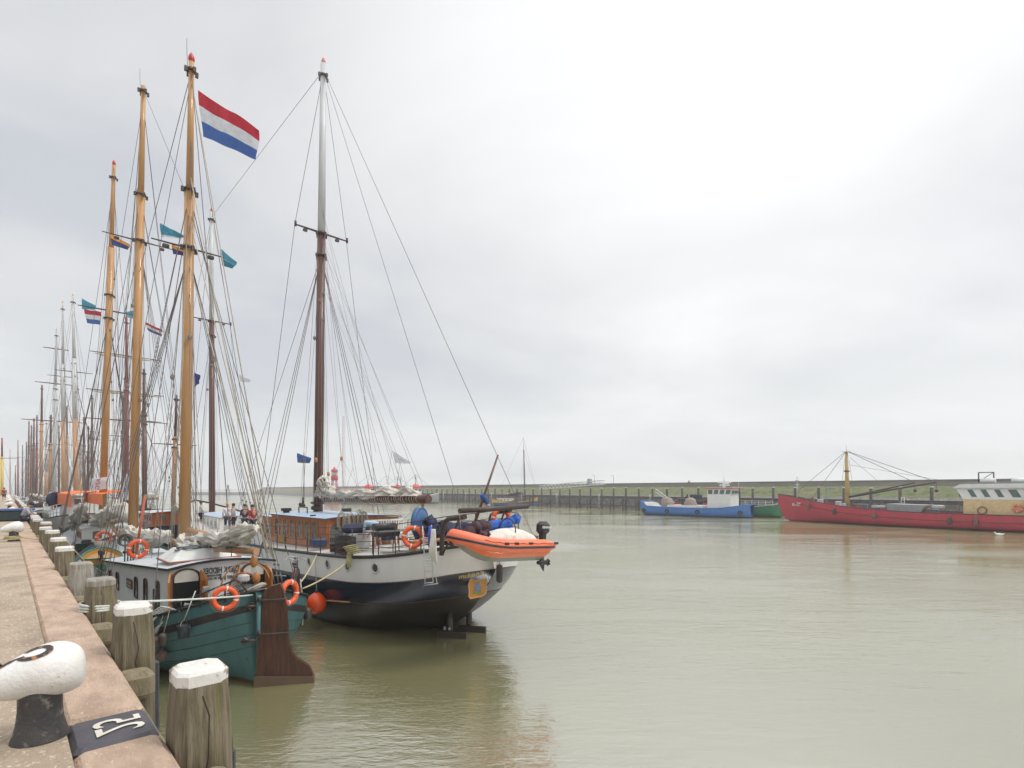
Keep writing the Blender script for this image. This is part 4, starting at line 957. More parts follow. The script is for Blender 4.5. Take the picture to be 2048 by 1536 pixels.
# steering wheel and binnacle
wh = MB(); c = G.onx(487, 1172, 1.6); wh.ring(c, .36, .03, (1, 0, 0), 24, 6)
for k in range(8):
    a = k * math.pi / 4; wh.tube([c, c + Vector((0, math.cos(a) * .46, math.sin(a) * .46))], .014, 5)
wh.build('steering_wheel', M_TEAK, G.root)
wh = MB(); wh.ring(G.onx(492, 1170, 1.3), .62, .02, (1, 0, 0), 20, 6, a0=0.1, a1=3.0); wh.build('wheel_guard', M_BOOM, G.root)
wh = MB(); wh.box(G.onx(487, 1156, 1.4), (.25, .26, .2), bev=.04); wh.build('compass_box', M_WHITE, G.root)
tk = MB(); coil(tk, G.onx(506, 1180, .7), .3, 6, .03, axis=(.5, .4, 1), seed=9); coil(tk, G.onx(520, 1182, .5), .2, 4, .03, seed=8); tk.build('deck_coil', M_ROPE, G.root)
tk = MB(); tk.box(G.onx(490, 1190, 1.0) , (.5, .5, .5), bev=.05); tk.tube([G.onx(512, 1168, .7), G.onx(520, 1185, .7)], .1, 10); tk.build('deck_gear', paint('dark_gear', (.06, .06, .06)), G.root)
tk = MB(); c = G.onx(407, 1180, 2.2)
for k in range(5): tk.ring(c + Vector((0, -.03 * k, 0)), .08, .022, (0, 1, 0), 14, 6)
tk.build('rope_reel', paint('grey_cord', (.42, .42, .39)), G.root)
tk = MB(); tk.box(G.onx(310, 1200, 2.6), (.05, .1, .6)); tk.build('deck_gear', M_BLACK, G.root)
tk = MB(); tk.prism([(-.3, -.08), (.3, -.02), (.3, .05), (-.3, .07)], frame(G.onx(392, 1214, 1.9), (0, -1, -.3), y=(0, 0, 1)), .05); tk.build('paddle_board', M_SPARW, G.root)

# things on the barge ------------------------------------------------
rz = G.th + math.pi / 2
def facing(S, p_local, px=None): return S.l2w(p_local)
lp = qp(450, 1194); w_ = G.l2w(lp); d_ = (CAM - w_); life_ring(w_ + Vector((d_.x, d_.y, 0)).normalized() * .22, math.atan2(d_.y, d_.x) + math.pi / 2, 'orange life ring on the stern rail above the teal hull, crossed by a white rope', .84)
w_ = at(579, 1185, 14.55); life_ring(w_, math.atan2(-w_.y, -w_.x) + math.pi / 2 + .85, 'orange life ring just right of the rudder top, below the bicycles', .93)
w_ = G.l2w(G.ony(276, 1098, 1.25)); d_ = CAM - w_; life_ring(w_, math.atan2(d_.y, d_.x) + math.pi / 2 + .3, 'orange life ring hanging by the ropes at the foot of the second ochre mast', .95)
# bicycle
def bicycle(label, loc, rot, m1):
    root = empty('bicycle', loc, 0, label, 'bicycle', 'bicycles on the stern of the teal barge'); root.rotation_euler = rot
    for x in (-.52, .52):
        wh = MB(); wh.ring((x, 0, .34), .33, .018, (0, 1, 0), 28, 6); 
        for k in range(12): a = k * math.pi / 6; wh.tube([(x, 0, .34), (x + .33 * math.cos(a), 0, .34 + .33 * math.sin(a))], .0035, 3, caps=False)
        wh.build('wheel', M_BLACK, root)
    f_ = MB(); A, B, C, D = (-.52, 0, .34), (-.1, 0, .28), (-.18, 0, .82), (.38, 0, .86)
    for a, b in ((A, B), (B, C), (A, C), (B, D), (C, D), (D, (.52, 0, .34)), (D, (.36, 0, 1.02))): f_.tube([a, b], .017, 6)
    f_.ring((-.1, 0, .28), .09, .01, (0, 1, 0), 14, 5); f_.build('frame', m1, root)
    h_ = MB(); h_.tube([(.2, .28, 1.04), (.34, .22, 1.08), (.36, 0, 1.03), (.34, -.22, 1.08), (.2, -.28, 1.04)], .014, 6); h_.build('handlebar', M_STEEL, root)
    s_ = MB(); s_.box((-.2, 0, .93), (.26, .15, .06), bev=.025); s_.build('saddle', M_BLACK, root)
    return root
w_ = G.l2w(sp(590, 1188, -1.5)); bicycle('black bicycle on the stern of the teal barge, front wheel hanging over the side', (w_.x - .02, w_.y + .1, 1.9), (0, 0, rz - .5), paint('dark_bike', (.06, .05, .05)))
w_ = G.l2w(sp(572, 1180, -1.1)); bicycle('red saddled bicycle behind the other one on the barge stern', (w_.x, w_.y + .4, 1.85), (.1, 0, rz - .35), paint('red_bike', (.35, .04, .04)))
# fenders
def ball_fender(loc, r, label, m, hang, cat='fender', name='ball_fender', squash=1.15, line_m=None):
    root = empty(name, loc, 0, label, cat)
    b = MB(); prof = []
    for i in range(17):
        t = i / 16; a = math.pi * t; rr = r * math.sin(a) ** (.9) ; z = r * squash * math.cos(a)
        if z > 0: rr *= 1 - .28 * (z / (r * squash)) ** 2
        prof.append((max(rr, .005), z))
    b.lathe(prof[::-1], n=24); b.build('ball', m, root)
    b = MB(); b.tube([(0, 0, r * squash - .03), (0, 0, r * squash + .07)], r * .17, 10); b.ring((0, 0, r * squash + .09), r * .13, .014, (0, 1, 0), 12, 5); b.build('eye', paint('dark_blue_eye', (.05, .06, .08)), root)
    b = MB(); b.tube(sag((0, 0, r * squash + .08), Vector(hang) - Vector(loc), .02), .013, 5); b.build('lanyard', line_m or M_ROPE, root)
    return root
p, nn = G.hit(332, 1301); p += nn * .17; h_ = qp(340, 1215); ball_fender(G.l2w(p), .15, 'brown rope ball fender, the lower of two hanging on the teal hull', M_RFENDER, G.l2w(h_), squash=1.1)
p, nn = G.hit(322, 1276); p += nn * .15; ball_fender(G.l2w(p), .13, 'brown rope ball fender, the upper left of two hanging on the teal hull', M_RFENDER, G.l2w(qp(331, 1216)), squash=1.05)
def cyl_fender(loc, r, h, label, m, hang, name='cylinder_fender', tilt=0.0, group=None):
    root = empty(name, loc, 0, label, 'fender', group); root.rotation_euler = (0, tilt, 0)
    b = MB(); b.lathe([(r * .3, -h / 2), (r * .85, -h / 2 + r * .4), (r, -h / 2 + r * .9), (r, h / 2 - r * .9), (r * .85, h / 2 - r * .4), (r * .3, h / 2)], n=16); b.build('body', m, root)
    b = MB(); b.tube([(0, 0, h / 2 - .02), Vector(hang) - Vector(loc)], .011, 5); b.build('lanyard', M_ROPE, root)
    return root
def bucket(loc, label, hang):
    root = empty('bucket', loc, 0, label, 'bucket'); b = MB(); b.lathe([(.12, -.16), (.155, .14), (.165, .15), (.15, .14), (.115, -.13)], n=18); b.build('pail', paint('dark_pail', (.035, .05, .055)), root)
    b = MB(); b.ring((0, 0, .12), .15, .006, (0, 1, 0), 16, 4, a0=math.pi, a1=2 * math.pi); b.ring((0, 0, .12), .15, .006, (1, 0, 0), 16, 4, a0=0, a1=math.pi); b.build('handle', M_STEEL, root)
    b = MB(); b.tube([(0, 0, .27), Vector(hang) - Vector(loc)], .014, 5); b.build('lanyard', M_WROPE, root); return root
p, nn = G.hit(376, 1255); p += nn * .19; bucket(G.l2w(p), 'small dark bucket hanging by a white line on the teal hull', G.l2w(qp(391, 1182)))
p, nn = G.hit(337, 1270); cyl_fender(G.l2w(p + nn * .2), .11, .34, 'dark cylindrical fender above the lower rope ball', M_BFEND, G.l2w(qp(342, 1212)))
p = sp(615, 1228, -2.2); cyl_fender(G.l2w(p), .13, .42, 'dark brown fender at the right quarter of the teal barge beside the orange buoy', M_BFEND, G.l2w(sp(606, 1165, -2.0)), tilt=-.1)
# white-green mooring lines draped over the rail
for k in range(4):
    a = G.l2w(qp(360 - 6 * k, 1222 - 2 * k)); b = G.l2w(qp(318 - 5 * k, 1232 - k)); tk = []
    p_, nn = G.hit(310 - 0 * k, 1262 + 4 * k); c_ = G.l2w(p_ + nn * .07)
    tk = [a, a.lerp(b, .5) + Vector((0, 0, .12)), b + Vector((0, 0, .05)), c_ + Vector((-.03, -.02, .22)), c_, c_ + Vector((.16, -.1, .12)), b + Vector((.25, .1, .03))]
    rope(tk, .018, M_WROPE, ['pale green mooring line draped over the teal hull rail, outermost loop', 'pale green mooring line draped over the rail, second loop', 'pale green mooring line draped over the rail, third loop', 'pale green mooring line draped over the rail, innermost loop'][k], name='draped_rope', group='loops of pale rope over the teal rail')
PW = lambda i, z: Q(.33 + 2.53 * i, .165, z)
rope(sag(PW(2, 3.46) + QN * .15, G.l2w(qp(505, 1190)), .02), .020, M_WROPE, 'long white mooring rope from the third post across the life ring to the stern')
rope(sag(PW(2, 3.44), G.l2w(G.ony(140, 1145, 2.6)), .02), .02, M_WROPE, 'grey white rope from the third post forward to the barge side')
tk = MB()
for k in range(3): tk.ring(PW(2, 3.40 + .035 * k), .22, .018, (.05 * k, .02, 1), 24, 6, ry=.19)
tag(tk.build('rope_turns', M_WROPE), 'green grey rope wound three turns round the third fender post', 'rope')
# green dinghy on the barge's side deck
def dinghy(label, loc, rz_, L, B, mh, ms, tilt=(0, 0)):
    S = Ship('dinghy', label, 'rowing boat', loc[0], loc[1], rz_ - math.pi / 2); S.root.location.z = loc[2]; S.root.rotation_euler = (tilt[0], tilt[1], rz_)
    st = [(0, B * .38, .50, .0, 3, 1), (L * .3, B * .48, .46, -.02, 3, 1), (L * .65, B * .45, .52, 0, 2.6, 1), (L * .9, B * .24, .66, .06, 2, 1), (L, .02, .74, .2, 1.6, 1)]
    S.hull(st, [lambda x: .24], [mh, ms], N=20, per=3, bul=.18, deck=M_BOOM, rail=mh, rail_r=.03)
    return S
w_ = at(203, 1124, 23.2); w2_ = at(208, 1076, 27.5); life_ring(w2_, math.atan2(-w2_.y, -w2_.x) + math.pi / 2, 'orange life ring over a grey bucket at the foot of the third ochre mast', 1.0); print('dinghy', w_)
tk = MB(); tk.lathe([(.26, -.5), (.30, 0), (.27, 0), (.24, -.45)], n=18); o = tk.build('bucket', paint('grey_bucket', (.34, .33, .30))); o.location = w2_ + Vector((.05, -.25, -.12)); tag(o, 'grey bucket under the orange life ring at the third ochre mast', 'bucket')
dg = dinghy('green dinghy with an orange brown band and outboard motor on the teal barge', (w_.x, w_.y, w_.z - .35), rz - .12, 3.0, 1.5, paint('bright_green', (.03, .24, .15)), paint('yellow_brown_band', (.50, .28, .06)))
def outboard(parent, p, s=1.0, rz_=0, lettering=True):
    root = empty('outboard_motor'); root.parent = parent; root.location = p; root.rotation_euler = (0, 0, rz_); root.scale = (s,) * 3
    b = MB(); b.box((0, 0, .28), (.42, .30, .36), bev=.09); c = b.build('motor_cover', M_BLACK, root)
    b = MB(); b.box((0, 0, -.05), (.20, .16, .36), bev=.03); b.box((0.0, 0, -.42), (.16, .09, .45), bev=.03); b.tube([(.16, 0, -.66), (-.24, 0, -.66)], [.05, .075], 10)
    b.prism([(-.1, -.9), (.1, -.68), (-.12, -.66)], frame((0, .015, 0), (1, 0, 0), y=(0, 0, 1)), .03); b.box((0, 0, -.30), (.34, .16, .02))
    for k in range(3): b.box((-.27, 0, -.66), (.02, .05, .19), M=Matrix.Translation((0, 0, -.66)) @ Matrix.Rotation(k * 1.047, 4, 'X') @ Matrix.Translation((0, 0, .66)))
    b.build('drive_leg', M_BLACK, root); return root, c
outboard(dg.root, (-.15, 0, .55), .8)
tk = MB(); tk.box((0, 0, .11), (.9, .55, .22), bev=.06); o = tk.build('jacket_bundle', paint('yellow_fabric', (.75, .72, .03))); w_ = G.l2w(G.ony(312, 1122, .1)); o.location = (w_.x, w_.y, 2.15); o.scale = (1.2, .5, .5); tag(o, 'bright yellow folded cloth lying on the roof behind the second mast', 'cloth')
# ================================================================ Koudum
K = Ship('sailing_ship', 'white and navy two masted sailing ship with varnished deckhouse and portholes', 'sailing ship', -.55, 17.5, TH)
kst = [(0, .12, 3.28, 2.35, 2.5, 1), (.12, .85, 3.25, 2.15, 2.6, 1), (.45, 1.5, 3.18, 1.72, 2.8, 1), (1.1, 2.15, 3.03, 1.0, 3.0, 1), (2.0, 2.62, 2.88, .35, 3.3, 1), (3.0, 2.9, 2.77, -.1, 3.7, 1), (4.2, 3.08, 2.68, -.7, 4.2, 1), (7, 3.22, 2.58, -1.3, 5, 1),
       (12, 3.25, 2.42, -1.4, 5, 1), (20, 3.2, 2.35, -1.4, 5, 1), (29, 2.85, 2.75, -1.4, 4, 1), (34, 1.9, 3.35, -1.3, 2.8, 1), (37, .8, 3.85, -.6, 1.8, 1), (38, .06, 4.05, .4, 1.4, 1)]
kz = lambda x: cubic([p[0] for p in kst], [p[2] for p in kst], x)
K.hull(kst, [lambda x: kz(x) - 1.58, lambda x: kz(x) - .86], [M_TAR, M_NAVY, M_KWHITE], N=110, per=6, bul=.06, deck=M_DECK, rail=M_BLACK, rail_r=.06)
# thin red-brown lines between the paints
ln = MB()
for sg in (1, -1):
    for dz, r_ in ((.86, .018), (1.58, .012)):
        pts = [(x, sg * (K.wid(x, kz(x) - dz) + .004), kz(x) - dz) for x in [.02 + 16 * (i / 60) ** 1.6 for i in range(61)] if kz(x) - dz > K.zk(x) + .02]; ln.tube(pts, r_, 5)
ln.build('rubbing_strake', paint('dull_red_line', (.13, .05, .045)), K.hullo)
# portholes
for px, py in ((592, 1121), (619, 1123.5), (655.5, 1128), (695.5, 1132.5), (751, 1136)):
    p, nn = K.hit(px, py); u_ = Vector((1, 0, 0)); M_ = frame(p, nn.cross(Vector((0, 0, 1))), z=nn)
    mb = MB(); mb.ring(p + nn * .015, .155, .03, nn, 24, 6); ro = mb.build('porthole', paint('porthole_rim', (.55, .58, .55)), K.hullo)
    mb = MB(); mb.tube([p - nn * .02, p + nn * .008], .15, 20); mb.build('glass', M_DGLASS, ro)
# lettering and crest on the quarter
def project_text(S, txt, pxc, pyc, size, m, slope, sx=1.0, bold=.006, tilt=0.0):
    """mirror-written letters wrapped on the hull: each vertex shot from the camera side onto the plating"""
    p0, n0 = S.hit(pxc, pyc); hx = Vector((0, 0, 1)).cross(n0).normalized(); hx = -hx if hx.dot(S.w2l(Vector((1, 0, 0)), True)) > 0 else hx
    up = n0.cross(hx); up = up if up.z > 0 else -up; up = (up + hx * slope).normalized()
    def mf(v):
        q_ = p0 + (hx + Vector((0, 0, -slope))) * v.x + up * v.y; h = S.bvh.ray_cast(q_ + n0 * 1.5, -n0)
        return (h[0] + n0 * (.008 + v.z)) if h[0] else q_ + n0 * .01
    t_ = text_mb(txt, size, None, ext=.002, bold=bold, sx=sx, mapf=mf); return t_.build('lettering', m, S.hullo)
project_text(K, 'Koudum', 943, 1150, .25, M_GOLD, .14, .95, .003)
p, nn = K.hit(952, 1170); nn = (nn + Vector((0, 0, .12))).normalized(); hx = nn.cross(Vector((0, 0, 1))).normalized(); hx = hx if hx.dot(K.w2l(Vector((1, 0, 0)), True)) > 0 else -hx
M_ = frame(p + nn * .09, hx, y=(0, 0, 1))
if (M_.col[2].xyz).dot(nn) < 0: M_ = frame(p + nn * .09, -hx, y=(0, 0, 1))
cr = [(-.30, -.23), (-.24, -.30), (-.05, -.28), (.12, -.27), (.26, -.22), (.31, -.12), (.30, .05), (.31, .20), (.26, .27), (.12, .25), (.02, .30), (-.08, .31), (-.16, .25), (-.27, .20), (-.31, .08), (-.29, -.08)]
cr = [(a_ * 1.0, b_ * 1.2) for a_, b_ in cr]; crest = MB(); crest.prism(cr, M_, .05); co = crest.build('crest_board', paint('crest_ochre', (.58, .27, .055)), K.hullo)
mb = MB(); mb.frame_ring([(a * 1.03, b * 1.03) for a, b in cr], [(a * .9, b * .9) for a, b in cr], M_ @ Matrix.Translation((0, 0, .045)), .02); mb.build('crest_rim', paint('crest_orange', (.72, .36, .12)), co)
mb = MB(); mb.prism([(-.075, -.14), (.075, -.14), (.08, .08), (.05, .13), (-.05, .13), (-.08, .08)], M_ @ Matrix.Translation((0, 0, .05)), .02); mb.build('crest_shield', paint('crest_blue', (.16, .24, .38)), co)
mb = MB(); random.seed(2)
for k in range(9): mb.prism([(-.16 + .035 * k, -.21), (-.12 + .035 * k, -.22), (-.12 + .035 * k, -.15 - .02 * (k % 2)), (-.15 + .035 * k, -.16)], M_ @ Matrix.Translation((0, 0, .05)), .012)
mb.build('crest_grass', paint('crest_green', (.20, .32, .05)), co)
mb = MB()
for sx in (-1, 1):
    for k in range(7):
        a = k * .9; x_ = sx * (.13 + .045 * math.sin(a)); y_ = -.14 + .05 * k; mb.sphere(M_ @ Vector((x_, y_, .055)), .018, n=6, m=4)
    mb.tube([M_ @ Vector((sx * (.10 + .03 * math.sin(i)), -.16 + .055 * i, .055)) for i in range(7)], .012, 5)
mb.build('crest_figures', paint('crest_detail', (.50, .36, .22)), co)
# twin rudders standing out of the water
for k, (px, py, xp) in enumerate(((899, 1262, 1.45), (938, 1250, 1.45))):
    p = K.onz(px, py + 12, 0); mb = MB(); mb.tube([(p.x, p.y, -.5), (p.x, p.y, .95)], .105, 12); ro = mb.build('rudder_stock', M_TAR, K.root)
    mb = MB(); mb.box((p.x - .15, p.y, .06), (1.05, .12, .30), rz=.55, bev=.01); mb.build('rudder_plate', paint('dark_wet_wood', (.045, .035, .028)), ro)
    mb = MB(); random.seed(k)
    for j in range(9): mb.sphere((p.x + random.uniform(-.16, .16), p.y + random.uniform(-.1, .1), .26 + random.uniform(-.03, .06)), random.uniform(.03, .06), n=6, m=4)
    mb.build('mussel_growth', paint('rusty_growth', (.16, .09, .06)) if k else paint('pale_growth', (.4, .4, .38)), ro)
mb = MB(); mb.tube([K.hit(610, 1190)[0] + Vector((0, .03, 0)), K.hit(655, 1201)[0] + Vector((0, .03, 0)), K.hit(700, 1204)[0] + Vector((0, .03, 0))], .025, 6); mb.build('side_spar', M_BOOM, K.hullo)
# deckhouse
wins = []
for px in (556, 572, 586, 601, 615.5, 630):
    p = K.ony(px, 1060, 1.745); wins.append(('L', p.x, .62, .86, 2.72, 'arch'))
for (y, w_) in ((-.9, .62), (-.1, .62), (.55, .5)): pass
ht = 3.70
for (px) in (751, 778): p = K.onx(px, 1050, 8.7); wins.append(('A', p.y, .78, .95, 2.62, 'arch'))
p = K.onx(680, 1050, 8.7); wins.append(('A', p.y, .95, .9, 2.65, 'arch'))
p = K.onx(715, 1050, 8.7); wins.append(('A', p.y, .62, 1.05, 2.5, 'arch'))
kh = house(K, 8.75, 15.1, 1.74, 1.78, 2.36, ht, M_TEAK, M_BLUEROOF, wins, over=.10, camber=.10, wmat=M_GLASS, wframe=M_TEAK2, edge=paint('roof_edge_dark', (.10, .10, .14)), roof_th=.05)
kh2 = house(K, 15.2, 17.4, 1.55, 1.5, 2.36, 3.50, M_TEAK, M_BLUEROOF, [('L', 16.2, .9, .75, 2.62, 'arch')], over=.05, wmat=M_GLASS, wframe=M_TEAK2, name='fore_deckhouse')
mb = MB(); mb.box((8.72, 0, 2.20), (.02, 3.4, .02)); 
# white lower bulwark side below the house at the left + brown name board
mb = MB(); mb.prism([(-.35, 0), (.35, 0), (.35, .34), (-.35, .34)], frame((13.6, 1.80, 2.42), (-1, 0, 0), y=(0, 0, 1)), .03); bo_ = mb.build('name_board', paint('carved_board', (.42, .24, .07)), kh)
Mt = frame((13.6, 1.835, 2.68), (1, 0, 0), y=(0, 0, 1)); tm_ = text_mb('KOUDUM', .13, Matrix.Translation((13.6, 1.835, 2.50)) @ frame((0, 0, 0), (-1, 0, 0), y=(0, 0, 1)) @ Matrix.Diagonal((-1, 1, 1, 1)), ext=.003); tm_ = text_mb('HARLINGEN', .09, Matrix.Translation((13.6, 1.835, 2.64)) @ frame((0, 0, 0), (-1, 0, 0), y=(0, 0, 1)) @ Matrix.Diagonal((-1, 1, 1, 1)), ext=.003, mb=tm_); tm_.build('lettering', M_YEL, bo_)
mb = MB(); sg = [(x, K.b(x) - .02, kz(x)) for x in [11.6 + i * .5 for i in range(14)]]
vs = []; 
for i, (x, y, z) in enumerate(sg): vs += [(x, y, z - .1), (x, y - .02, z + min(.75, .10 + .30 * i))]
mb.add(vs, [(2 * i, 2 * i + 2, 2 * i + 3, 2 * i + 1) for i in range(len(sg) - 1)]); mb.build('raised_bulwark', M_KWHITE, K.root)
# roof gear
mb = MB(); mb.box((14.4, 1.3, 3.97), (.32, .42, .16), bev=.02); mb.box((14.4, 1.3, 3.84), (.06, .3, .12)); mb.build('searchlight', M_BLACK, kh)
mb = MB(); p = K.onz(721, 1023, 4.0); mb.box(K.onx(693, 1020, 13.0), (.12, .5, .18), bev=.01); mb.build('roof_lamp', M_BLACK, kh)
mb = MB(); p = K.ony(626, 1033, 1.5); mb.box(p, (.2, .2, .16)); mb.build('roof_box', M_BLACK, kh)
mb = MB(); p = K.onz(606, 1026, 3.85); mb.tube([p + Vector((-.5, 0, 0)), p + Vector((-.5, 0, .28)), p + Vector((.5, 0, .28)), p + Vector((.5, 0, 0))], .03, 6); mb.tube([p + Vector((0, 0, .28)), p + Vector((0, 0, .75))], .05, 6); mb.sphere(p + Vector((.3, 0, .4)), .1, n=8, m=5); mb.sphere(p + Vector((-.35, .1, .38)), .08, n=8, m=5); mb.build('horn_rack', M_IRON, kh)
mb = MB(); mb.tube([K.ony(608, 1010, .8), K.ony(608, 905, .8)], .018, 6); mb.build('flagstaff', M_BROWN, K.root)
# masts
kb1, kt1 = K.mast(637, 647, 128, 2.5, .235, .15, [(.646, M_BROWN), (1, M_SPARW)], paint('salmon_truck', (.60, .20, .13)), hoops=(.60, .646, .975), pole=(.80, .60))
kb2, kt2 = K.mast(424, 423, 424, 2.5, .22, .14, [(.646, M_BROWN), (1, M_SPARW)], paint('salmon_truck', (.60, .20, .13)), hoops=(.60, .646, .975), pole=(.80, .60))
print('kmasts', kb1, kt1, kb2, kt2)
for (b_, t_) in ((kb1, kt1), (kb2, kt2)):
    K.cross(b_, t_, .648, 1.33, .055, M_IRON)
    h_ = b_.lerp(t_, .648)
    for sg in (1, -1):
        tip = h_ + Vector((0, sg * 1.33, 0)); mb = MB(); foot = Vector((b_.x - .6, sg * K.b(b_.x), K.zs(b_.x))); mb.tube([t_ + Vector((0, 0, -.35)), tip, foot], .012, 4, caps=False); mb.build('cap_shroud', M_WIRE, K.root)
        mb = MB(); mb.tube([tip + Vector((-.08, 0, .12)), tip + Vector((-.08, 0, -.12))], .06, 6); mb.build('crosstree_end', M_IRON, K.root)
    K.shrouds(b_, t_, .60, 3, (-1.6, -.4), .013); K.falls(b_, t_, 10, (.59, .97), seed=8, zf=1.6, spread=.8)
K.line(kt1 + Vector((0, 0, -.3)), (.2, -2.0, 3.3), .012, name='backstay')
e_ = K.l2w(Vector((0, 0, 0)))
bs = K.ony(918, 1010, -1.6); K.line(kt1 + Vector((0, 0, -.35)), bs, .012, name='backstay')
K.line(kt1 + Vector((0, 0, -.3)), kt2 + Vector((0, 0, -.4)), .012, name='triatic_stay')
K.line(kb1.lerp(kt1, .60), (27, 0, 3.2), .013, name='stay'); K.line(kt2 + Vector((0, 0, -.3)), (42, 0, 4.6), .014, name='forestay'); K.line(kb2.lerp(kt2, .6), (38, 0, 4.0), .014, name='forestay')
# boom, gaff, lifts
b0 = K.ony(641, 1000, 0); b1 = K.ony(857, 998, 0); print('kboom', b0, b1)
bm = MB(); bm.tube([b0, b0.lerp(b1, .5), b1], [.115, .15, .165], 14); boo = bm.build('boom', M_BROWN, K.root)
lac = MB(); n_ = 46
for i in range(n_):
    c = b0.lerp(b1, .06 + .9 * i / n_); lac.ring(c + Vector((0, 0, .02)), .175 + .01 * math.sin(i * 2.1), .010, (b1 - b0).normalized() + Vector((.0, .25 * math.sin(i), .1)), 14, 4)
lac.build('lacing', M_CANVAS, boo)
# sail bundled on the boom with peaks
pk = [(640, 978), (646, 988), (660, 991), (676, 989), (690, 986), (704, 989), (720, 984), (738, 988), (756, 984), (772, 978), (790, 987), (806, 984), (822, 980), (834, 985)]
bundle([K.ony(px, py + 3, .0) for px, py in pk], .19, M_CANVAS, K.root, 31, amp=.85, sub=6)
bundle([K.ony(px, py, .0) for px, py in ((641, 960), (648, 964), (654, 976), (664, 990))], .24, M_CANVAS, K.root, 32, amp=.7)
bundle([K.ony(px, py, .0) for px, py in ((641, 968), (640, 984), (646, 996))], .2, M_CANVAS, K.root, 36, amp=.7)
def peak(px, py, w_, h_, seed, m=M_CANVAS):
    random.seed(seed); a = K.ony(px - w_, py, .06); b = K.ony(px + w_, py, -.06); t = K.ony(px + random.uniform(-.2, .2) * w_, py - h_, 0)
    mb = MB(); n = 9; vs = []
    for i in range(n + 1):
        for j in range(7):
            u, v = i / n, j / 6; base_ = a.lerp(b, u); hh = math.sin(math.pi * u) ** .7 * (1 - v ** 1.5)
            p_ = base_ + (t - a.lerp(b, .5)) * hh + Vector((0, (v - .1) * .24 + .06 * math.sin(u * 11 + seed + v * 3), 0)); vs.append(p_)
    mb.add(vs, [(i * 7 + j, i * 7 + j + 1, (i + 1) * 7 + j + 1, (i + 1) * 7 + j) for i in range(n) for j in range(6)], 0, True)
    vs2 = [Vector((p_.x, 2 * 0 - p_.y + .0, p_.z)) for p_ in vs]
    mb.add(vs2, [(i * 7 + j, (i + 1) * 7 + j, (i + 1) * 7 + j + 1, i * 7 + j + 1) for i in range(n) for j in range(6)], 0, True)
    mb.build('sail_fold', m, K.root)
for k, (px, py, w_, h_) in enumerate(((772, 992, 16, 20), (738, 992, 13, 14), (702, 992, 10, 10), (826, 992, 18, 12), (760, 992, 22, 9), (800, 992, 14, 9), (720, 992, 20, 8))): peak(px, py, w_, h_, k)
# lazy-jack lines and mainsheet
hb = kb1.lerp(kt1, .60)
for k, (px, py, f_) in enumerate(((690, 990, .60), (720, 990, .62), (752, 990, .60), (784, 990, .64), (812, 990, .60), (846, 990, .64), (858, 996, .62), (800, 990, .7))):
    K.line(kb1.lerp(kt1, f_), K.ony(px, py + 4, .05 * (-1) ** k), .008, M_WIREL, name='lazy_jack')
for (x0, y0, x1, y1, k2) in ((683, 915, 661, 975, 0), (683, 915, 722, 985, 0), (784, 900, 773, 985, 0), (784, 900, 806, 985, 0), (800, 925, 793, 985, 0), (800, 925, 817, 985, 0), (706, 935, 690, 985, 0), (706, 935, 716, 985, 0)):
    K.line(K.ony(x0, y0, 0), K.ony(x1, y1, 0), .007, M_WIREL, name='lazy_jack')
for px, py, f_ in ((683, 915, .58), (784, 900, .40), (800, 925, .43), (706, 935, .5), (752, 905, .55)): K.line(kb1.lerp(kt1, f_ + .15), K.ony(px, py, 0), .007, M_WIREL, name='lift_line')
for px, py in ((683, 917), (657, 948), (847, 1004), (632, 920)): block(K, K.ony(px, py, 0 if px > 640 else 1.0), .095)
sh_ = MB(); c1 = K.ony(847, 1004, 0)
for k in range(5): sh_.tube([c1 + Vector((.03 * k, .02 * k, 0)), K.ony(852 + 1.5 * k, 1058, .0)], .012, 5)
sh_.build('mainsheet', M_ROPE, K.root)
mb = MB(); mb.tube([K.ony(842, 1006, 0), K.ony(795, 1050, .2)], .009, 4); mb.build('mainsheet', M_ROPE, K.root)
# gallows of dark iron at the boom foot / mast side fairleads
mb = MB(); mb.box((kb1.x - .25, .25, 4.05), (.25, .35, .2), bev=.04); mb.box((kb1.x, 0, 4.3), (.55, .55, .12), bev=.03); mb.build('gooseneck', M_IRON, K.root)
# railings round the stern
xs_ = [.1, .5, 1.1, 1.9, 2.8, 3.9, 5.0, 6.1, 7.2, 8.3, 9.4, 10.3]
L_ = [(x, K.b(x) - .04, kz(x) + .03) for x in xs_]; R_ = [(x, -K.b(x) + .04, kz(x) + .03) for x in xs_]
railing(K, L_, .95, 4, .016); railing(K, R_[::-1] + [(.0, 0, 3.35)] + L_[:1], .95, 4, .016)
# stair handrail at the fore end of the rail
mb = MB(); a = Vector((10.3, 3.2, kz(10.3))); mb.tube([a + Vector((0, 0, .95)), a + Vector((.9, 0, .95)), a + Vector((1.7, .05, .1)), a + Vector((2.0, .1, -.5))], .022, 8)
for k in range(4): mb.tube([(12.0 + .15 * k, 3.24, 2.4 - .25 * k), (12.6 + .15 * k, 3.24, 2.4 - .25 * k)], .016, 6)
mb.build('boarding_ladder', M_BLACK, K.root)
